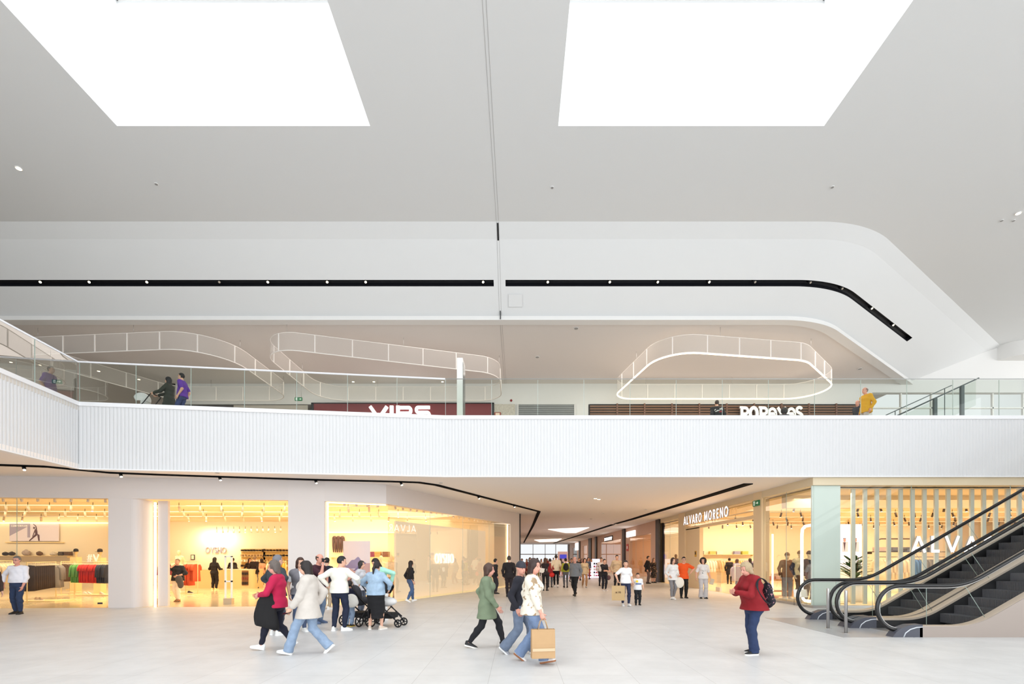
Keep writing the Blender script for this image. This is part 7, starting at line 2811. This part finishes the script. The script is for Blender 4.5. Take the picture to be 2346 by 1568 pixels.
for k, (dx, h) in enumerate(((-.55, .26), (-.3, .34), (-.12, .22))):
    tag(MB().box2((-.11, -.12, 0), (.11, .12, h)).build('carton', mat('carton', (176, 126, 92), .7), None, (6.4 + dx, 41.5, 1.32)), ('left carton on top of the lower kiosk tower', 'middle, tallest carton on top of the lower kiosk tower', 'right, lowest carton on top of the lower kiosk tower')[k], 'carton')
k2 = thing('kiosk', 'far corridor kiosk with a blue screen above the crowd', 'kiosk', (4.6, 50, 0))
MB().box2((-.5, -.3, .004), (1.3, .3, 1.0)).build('counter', kw, k2)
MB().box2((-.45, -.05, 1.0), (.6, .05, 2.35)).build('back_panel', mat('kiosk_pink', (206, 176, 172), .6), k2)
MB().box2((-.25, -.08, 1.62), (.45, -.05, 2.05)).build('screen', mat('screen_blue', (50, 50, 170), .3, 0, .7), k2)
for lab, y0, y1, z0, z1, m_, bars in (('white lit sign box over the first corridor shop', 40.2, 43.3, 3.52, 4.0, M_SIGN, 0), ('black sign box with white lettering over the second corridor shop', 49.8, 54.2, 3.5, 4.02, M_BLACK, 6), ('white lit sign panel far down the corridor', 78.0, 82, 3.0, 4.2, M_SIGN, 0)):
    r = thing('sign_box', lab, 'shop sign', (RX - .02, (y0 + y1) / 2, z0))
    hl = (y1 - y0) / 2
    MB().box2((-.06, -hl, 0), (.02, hl, z1 - z0)).build('box', m_, r)
    for i in range(bars):
        y = -hl + (i + .5) * 2 * hl / bars
        m = MB()
        m.box2((-.07, y - .26, .10), (-.06, y + .26, .17))
        m.box2((-.07, y - .26, .32), (-.06, y + .26, .39))
        m.box2((-.07, y + .14, .10), (-.06, y + .26, .39))
        m.box2((-.07, y - .26, .2), (-.06, y - .14, .39))
        m.build('sign_mark', M_SIGN, r)
hc_ = thing('hose_cabinet', 'red fire hose cabinet sign on the corridor wall', 'fire cabinet', (RX - .01, 43.1, 2.3))
MB().box2((-.03, -.35, 0), (.0, .35, .62)).build('door', mat('fire_red', (190, 44, 36), .5), hc_)
MB().box2((-.036, -.15, .2), (-.03, .15, .45)).build('pictogram', M_SIGNW, hc_)


# ---- pushchairs
def pushchair(label, loc, rotz, fabric, rgb2, hood=True, group=None):
    r = thing('pushchair', label, 'pushchair', loc, rotz)
    mk = mat('pram_frame', (30, 30, 34), .4, .3)
    # wheels: two big rear, two small front; forward = +x
    for (x, y, rad) in ((-.30, -.27, .14), (-.30, .27, .14), (.36, -.19, .10), (.36, .19, .10)):
        m = MB()
        m.tube([(x + math.cos(a) * (rad - .018), y, rad + math.sin(a) * (rad - .018)) for a in [2 * PI * k / 20 for k in range(20)]], .018, 8, closed=True, up=(0, 1, 0))
        w_ = m.build('wheel', mat('tyre', (24, 24, 26), .7), r)
        m = MB()
        for k in range(5):
            a = 2 * PI * k / 5
            m.tube([(x, y, rad), (x + math.cos(a) * (rad - .03), y, rad + math.sin(a) * (rad - .03))], .012, 5)
        m.cyl((x, y - .025, rad), (x, y + .025, rad), .025, 10)
        m.build('spokes', mk, w_)
    m = MB()
    for s in (-1, 1):
        m.tube([(-.30, s * .26, .14), (.02, s * .25, .46), (.36, s * .19, .12)], .016, 8)
        m.tube([(.30, s * .22, .22), (-.28, s * .24, .70), (-.52, s * .24, 1.0)], .016, 8)
    m.tube([(-.52, -.24, 1.0), (-.56, -.22, 1.03), (-.56, .22, 1.03), (-.52, .24, 1.0)], .019, 8)
    m.build('frame', mk, r)
    m = MB()
    m.box((-.02, 0, .27), (.46, .40, .12))
    m.build('basket', cloth((24, 24, 26)), r)
    v = Vol(.014)
    v.ell((-.02, 0, .60), (.27, .20, .12), None, .03)
    v.ell((-.18, 0, .76), (.11, .20, .24), None, .04)
    D = v.field()
    P, Q = v.mesh()
    mesh_obj('seat', P, Q, cloth(fabric), r)
    if hood:
        v = Vol(.014)
        v.ell((-.06, 0, .86), (.27, .23, .26), None, .02)
        D = v.field()
        X, Y, Z = v.grid()
        inner = (np.sqrt(((X + .06) / .25) ** 2 + (Y / .21) ** 2 + ((Z - .86) / .24) ** 2) - 1) * .2
        D[...] = np.maximum(np.maximum(D, -inner), np.maximum((X - .10) * .8 - (Z - .9) * .6, .78 - Z))
        P, Q = v.mesh()
        mesh_obj('hood', P, Q, cloth(rgb2), r)
    return r


pushchair('black pushchair with dark grey seat pushed by the man in the cream sweater', (wx(826, 12.0), 12.0, 0), math.radians(62), (60, 60, 66), (74, 74, 80), False)
pushchair('pushchair with white and black seat right of the denim jacket woman', (wx(886, 11.75), 11.75, 0), math.radians(-8), (226, 224, 222), (40, 40, 44))
pushchair('white pushchair pushed along the upper floor by the headscarf woman', (wx(322, 17.05), 17.05, Z_U), math.radians(180), (226, 226, 226), (236, 236, 236))
soft('white_bag', 'white quilted bag hanging from the black pushchair handle', 'bag', (wx(808, 11.55), 11.45, .66), .2, [('bag_body', [((0, 0, 0), (.15, .06, .15)), ((0, 0, -.07), (.16, .07, .10))], mat('quilt_white', (232, 228, 220), .7, noise=.08, nscale=20, bump=.4, bscale=30))])
for nm, p0, p1 in (('strap', (-.1, 0, .12), (.02, .12, .34)),):
    pass

hv = thing('letter_sign', 'white hash and V letter sign standing over the red tops', 'letter sign', (wx(200, 21.0), 21.0, 1.52))
MB().box2((-.02, -.02, -.03), (.52, .02, .0)).build('foot_bar', M_WMETAL, hv)
sign('', '#V', (0, 0, .0), (1, 0, 0), .30, 'sans', M_SIGNW, .03, .1, 1.0, parent=hv, one=True)
for k, px in enumerate((1826, 1842)):
    r = thing('card_stand', ('white card on a thin stand at the feet of the window mannequins, left one', 'white card on a thin stand at the feet of the window mannequins, right one')[k], 'card stand', (wx(px, 16.9), 16.9, .006))
    MB().box((0, 0, .42), (.22, .02, .28), Matrix.Rotation(-.25, 4, 'X')).build('card', M_SIGNW, r)
    for sx in (-1, 1):
        MB().cyl((sx * .09, .02, 0), (sx * .09, .02, .32), .006, 6).build('leg', M_BLACK, r)
st_ = MB().box((0, 0, 0), (.17, .004, .055)).build('window_sticker', mat('sticker_navy', (36, 38, 64), .5), None, (wx(234, 16.1), 16.02, .16))
tag(st_, 'small dark sticker at the foot of the shop window beside the pillar', 'sticker')
